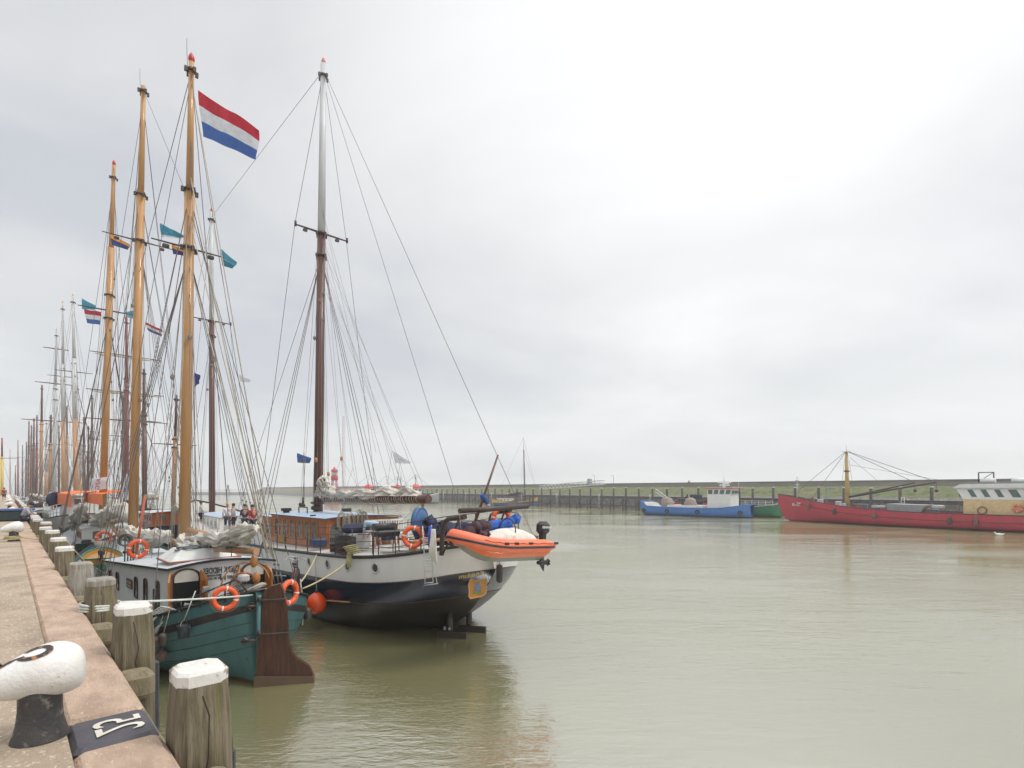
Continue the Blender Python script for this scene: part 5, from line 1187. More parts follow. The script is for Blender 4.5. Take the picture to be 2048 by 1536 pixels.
# davits with boat boom
for px0, px1, py1, base in ((893, 930, 1034, (893, 1072)), (988, 1020, 1020, (988, 1048))):
    b_ = K.onx(base[0], base[1], -.05); t_ = K.onx(px1, py1, -1.1)
    up_ = Vector((b_.x, b_.y, t_.z - .30)); mb = MB()
    pts = [Vector((b_.x + .25, b_.y, 3.0)), up_ + Vector((.2, 0, -.15)), up_ + Vector((.12, 0, .08)), up_ + Vector((-.1, 0, .2)), t_]
    mb.tube(pts, .075, 10); mb.tube([Vector((b_.x - .1, b_.y + .2, 3.1)), t_ + Vector((.25, 0, -.05))], .03, 6); mb.build('davit', M_IRON, K.root)
a = K.onx(919, 1022, -1.1); b = K.onx(1055, 1013, -1.1); mb = MB(); mb.tube([a, b], .075, 10); mb.build('boat_boom', M_IRON, K.root)
mb = MB(); b2 = K.onx(1055, 1047, -1.1); mb.tube([b, b2], .008, 4); mb.ring(b2 + Vector((0, 0, .0)), .04, .01, (1, 0, 0), 10, 4); mb.tube([b2, K.onx(1043, 1072, -1.1)], .01, 4); mb.tube([b2, K.onx(1063, 1075, -1.2)], .01, 4); mb.tube([a, K.onx(922, 1068, -1.1)], .008, 4); mb.build('boat_tackle', M_ROPE, K.root)
# raked ensign staff
mb = MB(); mb.tube([K.onx(950, 1045, .1), K.onx(996, 910, .1)], [.05, .03], 8); sf = mb.build('ensign_staff', M_BROWN, K.root)
mb = MB(); p = K.onx(968, 998, .1); mb.tube([p + Vector((0, .1, .15)), p, p + Vector((-.05, -.1, -.2))], [.07, .10, .05], 8); mb.build('rolled_flag', M_FBLUE, sf)
mb = MB(); mb.tube([p + Vector((0, 0, -.12)), K.onx(979, 1012, .0)], .045, 6); mb.build('rolled_flag', M_FWHITE, sf)
# deck furniture
def kbox(px, py, x, dim, m, name, label, cat, bev=.03, rz_=0, z=None):
    p = K.onx(px, py, x); 
    if z is not None: p.z = z
    root = MB(); root.box((0, 0, dim[2] / 2), dim, bev=bev); o_ = root.build(name, m); o_.location = K.l2w((p.x, p.y, p.z)); o_.rotation_euler = (0, 0, K.th + math.pi / 2 + rz_); return tag(o_, label, cat)
def bench(px, py, x, w_, label, m=M_WHITE):
    p = K.onx(px, py, x); root = empty('deck_bench', K.l2w((p.x, p.y, 2.62)), K.th + math.pi / 2, label, 'bench', 'white deck benches')
    mb = MB(); mb.box((-.25, 0, .42), (.5, w_, .05)); mb.build('seat', m, root)
    mb = MB(); mb.box((.0, 0, 1.0), (.05, w_, .07)); mb.box((.0, 0, .55), (.05, w_, .06))
    for k in range(int(w_ / .12) + 1): mb.box((0, -w_ / 2 + .03 + k * (w_ - .06) / int(w_ / .12), .77), (.03, .05, .45))
    mb.build('backrest', m, root)
    for sx in (0, -.45):
        for sy in (-1, 1): mb = MB(); mb.box((sx, sy * (w_ / 2 - .04), .2), (.06, .06, .42)); mb.build('leg', m, root)
    return root
bench(757, 1066, 8.2, 1.3, 'white slatted bench against the varnished deckhouse, left of the blue cover'); bench(790, 1064, 8.2, .9, 'white slatted bench at the right corner of the deckhouse')
kbox(776, 1066, 7.9, (.45, .7, .75), M_NAVYC, 'covered_winch', 'navy blue covered drum between the two white benches', 'cover', .1, z=2.75)
kbox(713, 1057, 6.5, (.6, 1.1, .35), M_NAVYC, 'folded_tarp', 'dark blue tarp lying over the grey chest by the deckhouse', 'tarp', .12, z=3.28)
kbox(713, 1065, 6.5, (.55, .9, .62), paint('pale_chest', (.5, .5, .48)), 'deck_chest', 'pale grey deck chest under the dark blue tarp', 'chest', .04, z=2.66)
# barbecue
p = K.onx(695, 1085, 3.6); bq = empty('barbecue', K.l2w((p.x, 1.9, 2.74)), K.th + math.pi / 2, 'black gas barbecue with a raised lid on the left side deck', 'barbecue')
mb = MB(); mb.box((0, 0, .72), (.5, .9, .22), bev=.05); mb.build('firebox', M_BLACK, bq)
mb = MB(); mb.tube([(.1, -.42, .92), (.1, .42, .92)], .15, 12); mb.build('lid', paint('dark_lid', (.05, .05, .05), .3), bq)
mb = MB(); mb.box((0, .62, .82), (.4, .3, .03)); mb.box((0, -.62, .82), (.4, .3, .03)); mb.build('side_shelf', M_STEEL, bq)
for sx in (-.2, .2):
    for sy in (-.4, .4): mb = MB(); mb.tube([(sx, sy, 0), (sx, sy, .65)], .02, 6); mb.build('leg', M_BLACK, bq)
# crates
def crate(loc, rz_, dim, m, label):
    root = empty('crate', loc, rz_, label, 'crate', 'dark bottle crates on the side deck'); mb = MB(); x, y, z = dim
    for s_ in (-1, 1):
        mb.box((s_ * x / 2, 0, z / 2), (.02, y, z)); mb.box((0, s_ * y / 2, z / 2), (x, .02, z))
    mb.box((0, 0, .01), (x, y, .02)); mb.build('body', m, root); gm = MB()
    for k in range(4):
        gm.box((-x / 2 - .012, -y / 2 + y * (k + .5) / 4, z * .5), (.01, y / 9, z * .5)); gm.box((-x / 2 + x * (k + .5) / 4, y / 2 + .012, z * .5), (x / 9, .01, z * .5))
    gm.build('grip_slots', M_DARK if m is not M_BLACK else M_IRON, root); return root
for k, (x_, y_, z_, m_) in enumerate(((5.9, 2.35, 0, M_BLACK), (5.9, 2.35, .32, M_BLACK), (5.45, 2.4, 0, paint('wine_crate', (.10, .03, .04))), (5.45, 2.4, .32, M_BLACK), (6.5, 2.3, 0, M_BLACK), (6.5, 2.3, .32, paint('grey_crate', (.2, .2, .2))), )):
    crate(K.l2w((x_, y_, kz(x_) + z_)), K.th + math.pi / 2 + .05 * k, (.4, .4, .3), m_, ['black bottle crate at the bottom left of the barbecue', 'black bottle crate on top of the one left of the barbecue', 'wine red bottle crate beside the barbecue foot', 'black crate on the wine red crate', 'black crate nearest the varnished wall', 'grey crate on the crate nearest the varnished wall', 'black crate right under the barbecue lid', 'upper black crate right under the barbecue lid'][k])
kbox(637, 1092, 8.6, (.5, .6, .34), paint('blue_tub_plastic', (.03, .05, .12)), 'plastic_tub', 'dark blue plastic tub on the side deck below the last side window', 'tub', .06, z=2.62)
# hanging coils on the aft wall
for k, (px, py) in enumerate(((683, 1042), (692, 1046), (702, 1043), (720, 1038), (727, 1040))):
    p = K.onx(px, py, 8.5); mb = MB()
    random.seed(k)
    for j in range(7): mb.ring(Vector((random.uniform(-.08, .08), random.uniform(-.06, .06), random.uniform(-.05, .05))), random.uniform(.12, .17), .012, (1, random.uniform(-.3, .3), 0), 16, 4, ry=random.uniform(.28, .42))
    o_ = mb.build('rope_coil', M_ROPE); o_.location = K.l2w(p); o_.rotation_euler = (0, 0, K.th + math.pi / 2)
    tag(o_, ['tan rope coil hanging furthest left on the aft wall of the deckhouse', 'second tan rope coil from the left on the aft wall', 'third rope coil, in the middle of the aft wall', 'fourth rope coil, above the dark blue tarp', 'rope coil furthest right on the aft wall'][k], 'rope', 'rope coils on the deckhouse wall')
# round blue covered gear + navy covered wheel box near the stern
p = K.onx(840, 1045, 2.6); root = MB(); root.tube([(-.08, 0, 0), (.08, 0, 0)], .52, 24); root.sphere((0, 0, 0), .5, n=16, m=8, sc=(.35, 1, 1)); o_ = root.build('wheel_cover', paint('mid_blue_canvas', (.05, .13, .30), bump=.3)); o_.location = K.l2w(p); o_.rotation_euler = (0, 0, K.th + math.pi / 2 + .5); tag(o_, 'round blue canvas cover over the steering wheel, left of the grey tackle', 'cover')
mb = MB(); bundle([(0, y_, .35 + .12 * math.sin(y_ * 3)) for y_ in (-1.1, -.6, 0, .6, 1.1)], .46, M_NAVYC, None, 55, 'covered_gear', ties=False, amp=.35)
o_ = bpy.data.objects['covered_gear']; p = K.onx(886, 1052, 2.4); o_.location = K.l2w((p.x, p.y, 3.1)); o_.rotation_euler = (0, 0, K.th + math.pi / 2); tag(o_, 'long navy canvas cover over the gear near the stern', 'cover')
mb = MB(); mb.box((0, 0, .4), (.5, 1.9, .06)); 
for s_ in (-.85, .85): mb.box((0, s_, .2), (.4, .06, .4))
o_ = mb.build('deck_bench', M_BOOM); p = K.onx(870, 1085, 1.6); o_.location = K.l2w((p.x, p.y, 2.92)); o_.rotation_euler = (0, 0, K.th + math.pi / 2); tag(o_, 'low pale wooden bench in front of the navy cover', 'bench')
mb = MB(); 
for k in range(9): mb.box((0, -1.0 + .25 * k, 0), (.9, .2, .05))
o_ = mb.build('deck_hatch', M_DECK); p = K.onx(800, 1090, 4.2); o_.location = K.l2w((4.6, .3, 2.85)); o_.rotation_euler = (0, 0, K.th + math.pi / 2); tag(o_, 'low slatted wooden hatch on the open aft deck', 'hatch')
# rope flakes
rope([K.l2w((3.3 + .35 * math.sin(i * 1.3), 2.2 - .12 * i, 2.82)) for i in range(16)], .02, M_ROPE, 'loose rope flaked along the open deck behind the railing', name='deck_rope')
p = K.hit(735, 1100)[0]
mb = MB(); random.seed(4)
for j in range(5): mb.ring(Vector((0, .05 * j - .1, .12 + .06 * j)), .18, .022, (.2, .1, 1), 18, 5, ry=.32)
for j in range(5): mb.ring(Vector((0, .02 * j + .08, -.1)), .12 + .01 * j, .024, (.3 + .1 * j, 1, 0), 18, 5, ry=.22)
o_ = mb.build('rope_bundle', paint('olive_yellow_rope', (.40, .36, .16))); x_ = 3.75; o_.location = K.l2w((x_, K.b(x_) + .05, kz(x_) + .02)); o_.rotation_euler = (0, 0, K.th + math.pi / 2); tag(o_, 'thick yellow green rope piled on the rail where the long mooring rope starts', 'rope')
# boarding ladder hanging on the hull
la = MB(); ru_ = [(850, 1168), (849, 1120), (847, 1080), (845, 1052)]; rv = [(866, 1165), (865, 1118), (863, 1078), (863, 1050)]
def off(px, py, d_=.10):
    p, nn = K.hit(px, py)
    if py < 1098: p = K.ony(px, py, K.hit(px, 1108)[0].y + .03); return p + Vector((0, .08, 0))
    return p + nn * d_
A_ = [off(*q_) for q_ in ru_]; x_p, n_p = K.hit(858, 1130)
yl = max(p.y for p in A_); A_ = [K.ony(px, py, yl) for px, py in ru_]; B_ = [K.ony(px, py, yl - .08) for px, py in rv]
la.tube(A_, .018, 6); la.tube(B_, .018, 6)
for k in range(9):
    t = k / 8; py = 1166 - t * 90; a = K.ony(850 - 4 * t, py, yl); b = K.ony(866 - 2 * t, py - 1, yl - .08); la.tube([a, b], .016, 6)
la.tube([K.ony(848, 1171, yl), K.ony(876, 1167, yl - .1)], .016, 6); la.tube([K.ony(863, 1080, yl - .08), K.ony(866, 1120, yl), K.ony(874, 1166, yl)], .014, 6)
lo = la.build('hull_ladder', paint('white_metal', (.62, .62, .60), .35)); lo.parent = None; lo.matrix_world = Matrix.Translation(K.root.location) @ Matrix.Rotation(K.th + math.pi / 2, 4, 'Z'); tag(lo, 'white metal boarding ladder hung on the white topsides', 'ladder')
pm = MB()
for k in range(4): pm.tube([K.ony(864 + 2 * k, 1058, yl), K.ony(860 + 4 * k, 1105 + 4 * k, yl + .05), K.ony(864 + 3.2 * k, 1120 + 3 * k, yl)], [.02, .045, .01], 6)
po = pm.build('furled_parasol', M_WCAN); po.matrix_world = lo.matrix_world.copy(); tag(po, 'furled white parasol tied beside the boarding ladder', 'parasol')
pm = MB(); pm.tube([K.ony(861, 1052, yl + .02), K.ony(860, 1075, yl + .02), K.ony(858, 1095, yl + .02)], [.05, .07, .02], 8); po = pm.build('rolled_flag', paint('royal_blue_cloth', (.06, .10, .5))); po.matrix_world = lo.matrix_world.copy(); tag(po, 'rolled blue and white cloth hanging at the ladder top', 'flag')
# life rings
w_ = K.l2w(K.ony(826, 1074, yl + .05)); d_ = CAM - w_; life_ring(w_, math.atan2(d_.y, d_.x) + math.pi / 2 - .15, 'orange life ring on the black railing left of the boarding ladder', .97)
w_ = K.l2w(K.onx(1002, 1038, -.45)); d_ = CAM - w_; life_ring(w_, math.atan2(d_.y, d_.x) + math.pi / 2 + .5, 'orange life ring under the black boat boom at the stern', .93)
# buoy and fenders
w_ = at(633, 1206, 17.6); hg = K.l2w((6.4, K.b(6.4) + .02, kz(6.4))); print('buoy', w_, hg)
hp_, nn = K.hit(633, 1206); hw_ = K.l2w(hp_); w_ = CAM + (hw_ - CAM) * ((hw_.y - .75) / hw_.y)
ball_fender(w_, .345, 'big round bright orange buoy hanging on the navy hull', M_BUOY, hg, 'buoy', 'orange_buoy', 1.12)
w_ = K.l2w(K.onx(999, 1147, -.3)); cyl_fender(w_, .10, .60, 'dark long fender hanging under the orange boat at the stern', M_BFEND, w_ + Vector((0, 0, .75)))
# mooring ropes to the barge
rope(sag(K.l2w((6.3, K.b(6.3), kz(6.3))), G.l2w(sp(601, 1165, -1.9)), .08), .024, M_YROPE, 'upper yellow mooring rope between the white ship and the teal barge', group='yellow ropes between the two ships')
rope(sag(K.l2w((3.75, K.b(3.75) + .05, kz(3.75) - .02)), G.l2w(sp(603, 1178, -1.9)), .10), .024, M_YROPE, 'lower, longer yellow mooring rope between the white ship and the teal barge', group='yellow ropes between the two ships')
rope([G.l2w(sp(601, 1158, -1.9)), G.l2w(sp(603, 1190, -1.95)), G.l2w(sp(606, 1225, -2.2)), G.l2w(sp(605, 1250, -2.2))], .018, M_WROPE, 'pale rope hanging down the right quarter of the teal barge')
# person bending on deck
pp_ = K.ony(752, 1092, 1.2); person(K.l2w((pp_.x, 1.2, 2.72)), K.th + math.pi / 2 + .4, BEND, 'person in a light blue shirt and pale shorts bending over on the aft deck', paint('light_blue_shirt', (.38, .58, .72), .8), paint('pale_shorts', (.60, .56, .48), .8), 1.0)
# foredeck house of the white ship seen behind the barge
house(K, 24.5, 30.5, 1.7, 1.4, 2.3, 3.15, M_WHITE, M_BLUEROOF, [('L', 25.6 + 1.3 * k, .5, .4, 2.55, 'rect') for k in range(4)], over=.1, name='forward_deckhouse')
mb = MB()
for k in range(5): mb.tube([(23.5 - .8 * k, 2.9, 2.4), (23.5 - .8 * k, 2.9, 3.3)], .02, 5)
mb.tube([(23.5, 2.9, 3.3), (20.3, 2.9, 3.3)], .02, 5); mb.build('railing', M_WHITE, K.root)
bundle([K.ony(px, py, .2) for px, py in ((424, 1052), (440, 1044), (458, 1050), (476, 1046), (498, 1052), (515, 1050))], .38, M_CANVAS, K.root, 77, amp=.8)
mb = MB(); mb.tube([K.ony(424, 1058, 0), K.ony(524, 1056, 0)], .15, 10); mb.build('boom', M_BROWN, K.root)
M_SH = [paint('white_shirt', (.7, .7, .68), .8), paint('navy_shirt', (.03, .04, .1), .8), paint('red_shirt', (.4, .03, .04), .8), paint('grey_shirt', (.35, .35, .36), .8), paint('orange_shirt', (.7, .3, .12), .8), M_NAVYC]
for k, (px, lb) in enumerate(((402, 'person in a white shirt standing near the foot of the dark brown mast'), (455, 'person in an orange hat and white shirt on the far deck behind the furled sail'), (467, 'person in a grey shirt standing by the forward deckhouse'), (490, 'person in a dark blue shirt on the far deck'), (505, 'person in a red shirt at the right end of the group behind the furled sail'))):
    x_ = 20.5 - 1.0 * k if k else 23.8; p = K.ony(px, 1045, 1.6); person(K.l2w((p.x, 1.6, 2.35)), K.th + k * 1.3, STAND, lb, M_SH[(0, 0, 3, 1, 2)[k]], M_SH[5], 1.0, hat=(paint('orange_hat', (.8, .4, .1)) if k == 1 else None), bare_legs=k % 2 == 0)
# ---------------------------------------------------------------- orange inflatable boat
C_ = K.l2w((-1.45, .55, 3.35)); RB = empty('inflatable_boat', C_, 0, 'orange rigid inflatable boat with black motor hanging across the stern', 'inflatable boat')
RB.rotation_euler = (0, R(-3.5), K.th + math.pi); RB.location = K.l2w((-1.35, .90, 3.36)); RB.scale = (.81, .81, .86)
L2 = 2.25; hw = .72
def tpath(side, n=16):
    pts = []
    for i in range(n + 1):
        t = i / n; x = -L2 + .25 + t * (2 * L2 - .25); y = hw * (1 if t < .55 else math.sqrt(max(0, 1 - ((t - .55) / .45) ** 2.2))); z = .0 + (.30 * ((t - .5) / .5) ** 2 if t > .5 else 0)
        pts.append((x, side * y, z))
    return pts
a = tpath(1); b = tpath(-1); path = a + b[::-1][1:]
rad = []; n_ = len(path)
for i in range(n_):
    e_ = min(i, n_ - 1 - i); rad.append(.10 if e_ == 0 else (.17 if e_ == 1 else .225))
tb = MB(); tb.tube(path, rad, 16, rf=None); to = tb.build('air_tube', M_RIBORANGE, RB)
rs = MB(); rs.tube([(p[0], p[1] * (1.30 if abs(p[1]) > .1 else 1) , p[2] - .03) for p in path[1:-1]], .038, 8)
for i_, p in enumerate(path): 
    pass
rsp = []
for i in range(1, n_ - 1):
    p = Vector(path[i]); t = (Vector(path[i + 1]) - Vector(path[i - 1])).normalized(); o2 = Vector((t.y, -t.x, 0)).normalized(); o2 = o2 if (o2.dot(Vector((p.x * .35, p.y, 0))) > 0) else -o2; rsp.append(p + o2 * .225 + Vector((0, 0, -.03)))
rs = MB(); rs.tube(rsp, .04, 8); rs.build('rubbing_strip', M_BLACK, RB)
gl_ = MB(); side = [p for p in rsp if p.y < -.5][2:-1] if True else []
for sgn in (1, -1):
    q_ = sorted([p for p in rsp if p.y * sgn > .75], key=lambda v: v.x)
    if len(q_) > 3:
        gl_.tube([p + Vector((0, -.02 * sgn, .14 - .03 * (k % 2))) for k, p in enumerate(q_)], .012, 5)
gl_.build('grab_rope', paint('dark_red_rope', (.25, .03, .03)), RB)
for x_ in (-1.9, -.55, .15, .62):
    hb_ = MB(); sgn = 1; hb_.box((x_, sgn * .945 - .03, .10), (.22, .06, .09), bev=.02); hb_.build('handle', M_BLACK, to)
hl = MB(); st_ = []
rows = []
for i in range(13):
    t = i / 12; x = -L2 + .3 + t * (2 * L2 - .42); hwid = .66 * (1 if t < .5 else max(.02, 1 - ((t - .5) / .5) ** 2)); zt = -.08 + (.26 * ((t - .5) / .5) ** 2 if t > .5 else 0); zk_ = -.58 + (.62 * ((t - .55) / .45) ** 2.2 if t > .55 else 0); zm = zk_ + .16
    rows.append([(x, hwid, zt), (x, hwid * .8, (zt + zm) / 2 - .03), (x, hwid * .45, zm), (x, .0, zk_), (x, -hwid * .45, zm), (x, -hwid * .8, (zt + zm) / 2 - .03), (x, -hwid, zt)])
vs = [p for r_ in rows for p in r_]
for i in range(12):
    for j in range(6): hl.add([vs[i * 7 + j], vs[i * 7 + j + 1], vs[(i + 1) * 7 + j + 1], vs[(i + 1) * 7 + j]], [(0, 1, 2, 3)], 1 if j in (2, 3) else 0, True)
hl.add([vs[j] for j in range(7)], [(0, 1, 2, 3, 4, 5, 6)], 0)
hl.build('boat_bottom', [M_RIBHULL, M_GREYHULL], RB)
mb = MB(); mb.ring((L2 - .12, 0, .28), .235, .012, (1, 0, .6), 20, 5); mb.tube([(L2 + .10, 0, .14), (L2 + .0, 0, -.02)], .06, 8); mb.build('bow_patch', M_BLACK, RB)
cv_ = MB(); rows_ = []
for i in range(25):
    t = i / 24; x = -1.45 + 2.5 * t; hgt = .46 * math.sin(math.pi * (.06 + .88 * t)) ** .6; wd_ = .52 * math.sin(math.pi * (.06 + .88 * t)) ** .5
    for j in range(15):
        a = math.pi * j / 14; rows_.append((x + .02 * noise.noise(Vector((i * .4, j * .5, 2))), .12 + wd_ * math.cos(a) * (1 + .06 * noise.noise(Vector((i * .3, j * .7, 5)))), .12 + hgt * math.sin(a) ** .8 * (1 + .10 * noise.noise(Vector((i * .35, j * .6, 9))) - (.10 if i == 12 else 0))))
cv_.add(rows_, [(i * 15 + j, i * 15 + j + 1, (i + 1) * 15 + j + 1, (i + 1) * 15 + j) for i in range(24) for j in range(14)], 0, True); cv_.build('white_cover', M_WCAN, RB)
bundle([(.85, .15, .25), (1.0, .15, .34), (1.15, .15, .2)], .22, M_BRC, RB, 63, 'cover_end', ties=False, amp=.2)
bundle([(-1.35, .1, .2), (-1.5, .12, .22)], .2, paint('brown_canvas', (.16, .09, .06)), RB, 64, 'cover_end', ties=False, amp=.2)
bundle([(-1.25, -.45, 1.05), (-1.0, -.45, .85), (-.5, -.42, .72), (.0, -.4, .66), (.6, -.35, .5)], .19, M_BLUEC, RB, 62, 'blue_cover', ties=False, amp=.3, ridge=.5)
bundle([(.3, -.35, .62), (.9, -.35, .55), (1.35, -.3, .35), (1.55, -.3, .15)], .24, M_BRC, RB, 65, 'purple_cover', ties=False, amp=.15, ridge=.2)
mb = MB(); mb.ring((-.1, .12, .5), .40, .022, (1, .1, 0), 20, 5); mb.build('strap', M_BLACK, RB)
om, oc = outboard(RB, (-2.1, 0, .22), 1.35, 0)
tm_ = text_mb('MARINER', .09, Matrix.Translation((0, .155, .30)) @ frame((0, 0, 0), (-1, 0, 0), y=(0, 0, 1)) @ Matrix.Diagonal((-1, 1, 1, 1)), ext=.002, bold=.002); tm_.build('lettering', M_WHITE, oc)
tm_ = text_mb('HUMBER', .13, Matrix.Translation((1.0, .955, .10)) @ frame((0, 0, 0), (-1, -.0, 0), y=(0, -.35, 1)) @ Matrix.Diagonal((-1, 1, 1, 1)), ext=.002, sx=1.1)
# ================================================================ the other ships along the quay
def gship(label, s0, t, L, B, cols, masts, bow=True, zs0=1.9, zm=1.25, zb=2.3, house_=None, sail=True, shr=3, falls_=6, kind='sailing ship', name='sailing_ship', seed=0, sprit=True, deck=None, lines=None):
    p = Q(s0, t); S = Ship(name, label, kind, p.x, p.y, TH + 0.0, 'other tall ships moored along the quay')
    b = B / 2
    st = [(0, b * .12, zs0, -.4, 1.6, 1.1), (L * .03, b * .55, zs0 - .1, -.5, 2, 1), (L * .08, b * .85, zs0 - .25, -.6, 2.6, 1), (L * .2, b * .98, zm + .1, -.7, 4, 1), (L * .5, b, zm, -.7, 4.5, 1), (L * .75, b * .93, zm + .2, -.7, 4, 1), (L * .9, b * .6, (zm + zb) / 2, -.6, 2.6, 1), (L * .97, b * .25, zb - .1, -.5, 1.8, 1), (L, .05, zb, -.4, 1.4, 1)]
    sz = lambda x: cubic([q_[0] for q_ in st], [q_[2] for q_ in st], x)
    S.hull(st, [lambda x: .18, lambda x: sz(x) - .35], cols, N=44, per=3, bul=.2, deck=deck or M_GDECK, rail=M_BLACK, rail_r=.05)
    if house_:
        for (x0, x1, w, z1, mw, mr, nw) in house_:
            wn_ = [('L', x0 + (x1 - x0) * (k + .5) / nw, .45, .45, z1 - .65, 'rect') for k in range(nw)] + [('A', (-.5 + k) * w * .9, .5, .5, z1 - .65, 'rect') for k in (0, 1)]
            house(S, x0, x1, w, w, zm - .2, z1, mw, mr, wn_, over=.08, wframe=M_TEAK)
    ms = []
    for k, (pb, pt, py, segs, r_, ball, yards, cr) in enumerate(masts):
        b_, t_ = S.mast(pb, pt, py, zm, r_, r_ * .6, segs, ball, hoops=(.62, .68, .97)); ms.append((b_, t_))
        S.shrouds(b_, t_, .62, shr, (-1.6, .3), .014, yb=b * .95); S.shrouds(b_, t_, .95, 1, (-1.8, -1.8), .012, False, yb=b * .9)
        S.falls(b_, t_, falls_, (.5, .97), .011, 1.6, seed + k, .6)
        if cr: S.cross(b_, t_, .64, 1.7, .05, lamps=False)
        for (f_, half, sl) in yards: S.yard(b_, t_, f_, half, .10, sl)
        if sail:
            x1 = b_.x - min(7.5, L * .3); z = zm + 1.7; mb = MB(); mb.tube([(b_.x - .2, 0, z), (x1, 0, z + .25)], .11, 8); mb.build('boom', M_BOOM, S.root)
            bundle([(b_.x - .3 - (b_.x - x1) * q_ / 8 * .95, 0, z + .32 + .12 * math.sin(q_ * 2 + seed)) for q_ in range(9)], .30, M_CANVAS, S.root, seed * 7 + k, amp=.6)
            S.line(t_ + Vector((0, 0, -1)), (x1, 0, z + .3), .012, M_WIREL, name='topping_lift')
    ms.sort(key=lambda q_: q_[0].x)
    for k in range(len(ms) - 1): S.line(ms[k][1], ms[k + 1][0].lerp(ms[k + 1][1], .7), .013, name='stay')
    if ms:
        S.line(ms[-1][1], (L + (4 if sprit else 0), 0, zb + .6), .014, name='forestay'); S.line(ms[-1][0].lerp(ms[-1][1], .65), (L, 0, zb), .016, name='forestay'); S.line(ms[0][1], (0, 0, zs0), .013, name='backstay')
        S.line(ms[-1][0].lerp(ms[-1][1], .8), (L + 2, 0, zb + .3), .014, name='forestay')
    if sprit: mb = MB(); mb.tube([(L - 2, 0, zb), (L + 4.5, 0, zb + .8)], [.14, .08], 8); mb.build('bowsprit', M_BROWN, S.root)
    mb = MB(); random.seed(seed + 99)
    for k in range(6):
        x = random.uniform(L * .15, L * .9); mb.box((x, random.uniform(-.5, .5) * b, sz(x) + .1), (random.uniform(.5, 1.6), random.uniform(.4, 1.0), random.uniform(.4, .9)), bev=.06, mi=k % 3)
    mb.build('deck_gear', [M_WHITE, M_TEAK, M_BLACK], S.root)
    S.ms = ms; return S
sg_ochre = [(.80, M_OCHRE), (1, M_OCHRE)]; sg_wh = [(.42, M_BOOM), (.70, M_SPARW), (1, M_SPARW)]; sg_white = [(.7, M_SPARW), (1, M_SPARW)]
sg_br = [(.7, M_BROWN), (1, M_DKWOOD)]; sg_red = [(.66, M_REDWOOD), (1, M_REDWOOD)]; sg_dk = [(.7, M_DKWOOD), (1, M_BROWN)]; sg_bw = [(.7, M_BOOM), (1, M_BROWN)]
GREY = paint('ship_grey', (.30, .31, .31)); LG = paint('light_ship_grey', (.50, .50, .49)); BLK = M_BLACK; WH = M_WHITE
yt = paint('yellow_truck', (.75, .52, .08))
A2 = gship('white decked sailing barge with an ochre mast right ahead of the teal barge', 36.2, 4.4, 19, 5.4, [BLK, BLK, paint('dark_green_hull', (.03, .09, .06))], [(207, 228, 330, sg_ochre, .24, M_REDP, [], True)], house_=[(6, 10, 1.5, 2.3, M_WHITE, M_PALEROOF, 4)], seed=2, falls_=14, shr=4, sail=False)
bundle([A2.ony(px, py, .5) for px, py in ((183, 1052), (196, 1044), (208, 1034), (220, 1022), (234, 1015), (246, 1020), (258, 1032), (264, 1040))], .42, M_CANVAS, A2.root, 91, amp=.45)
mb = MB(); mb.tube([A2.ony(196, 1056, .4), A2.ony(262, 1034, .2)], .12, 8); mb.build('boom', M_BOOM, A2.root)
bundle([A2.ony(px, py, 1.6) for px, py in ((146, 1060), (150, 1042), (156, 1024), (168, 1010))], .30, M_CANVAS, A2.root, 93, amp=.6)
A3 = gship('pale grey hulled ship with white railing, orange awnings and two white topped masts', 57.5, 5.0, 24, 6, [GREY, LG, LG], [(152, 146, 592, sg_wh, .26, yt, [], True), (127, 125.5, 606, sg_wh, .26, yt, [], True)], zs0=2.8, zm=2.2, zb=3.2, house_=[(4, 9, 1.9, 4.2, M_WHITE, M_TEAK, 5)], seed=4, falls_=10)
A4 = gship('square rigged ship with a white foremast carrying bare yards, near the far left', 84, 5.0, 26, 6.5, [BLK, BLK, WH], [(108, 113, 660, sg_white, .27, yt, [(.90, 1.6, False), (.71, 2.5, False), (.50, 4.1, False)], False), (100, 102, 830, sg_bw, .3, None, [], False)], zs0=2.6, zm=2, seed=6, falls_=8)
A5 = gship('dark hulled ship with an orange brown mast, behind the square rigger', 120, 5, 24, 6, [BLK, BLK, paint('brown_hull', (.14, .06, .03))], [(82, 84, 770, sg_bw, .36, None, [], False), (73, 74, 830, sg_red, .3, None, [], False), (92, 93, 842, sg_wh, .26, None, [], False)], zs0=2.6, seed=8)
A6 = gship('distant ship with a dark red mast near the seated man', 152, 5, 26, 6, [BLK, BLK, BLK], [(67, 68, 836, sg_dk, .34, None, [], False), (62, 63, 850, sg_red, .34, None, [], False)], seed=9, shr=2, falls_=4)
A7 = gship('distant ship with two dark masts left of the dense group', 190, 5, 28, 6, [BLK, BLK, WH], [(57, 58, 842, sg_dk, .36, None, [], False), (52, 53, 884, sg_br, .34, None, [], False), (60, 61, 870, sg_wh, .3, None, [], False)], seed=10, shr=2, falls_=4, sail=False)
B2 = gship('barge with a short brown mast lying beyond the white ship', 50, 10.2, 17, 5.2, [BLK, BLK, paint('dark_blue_hull', (.02, .04, .12))], [(348, 353, 790, sg_bw, .20, None, [], True)], house_=[(3, 8, 1.6, 2.8, M_TEAK, M_PALEROOF, 4)], seed=12, falls_=10)
B3 = gship('red masted square rigged ship with furled sails on its yards', 69, 11, 27, 6.6, [BLK, BLK, paint('ship_red_brown', (.16, .05, .03))], [(289, 288, 738, sg_br, .28, None, [], True), (253, 253, 634, sg_red, .30, M_REDP, [(.80, 3.9, True), (.61, 4.3, True), (.465, 4.6, False)], False), (247, 246, 790, sg_dk, .24, None, [], True)], zs0=2.7, zm=2.1, zb=3.4, seed=14, falls_=9)
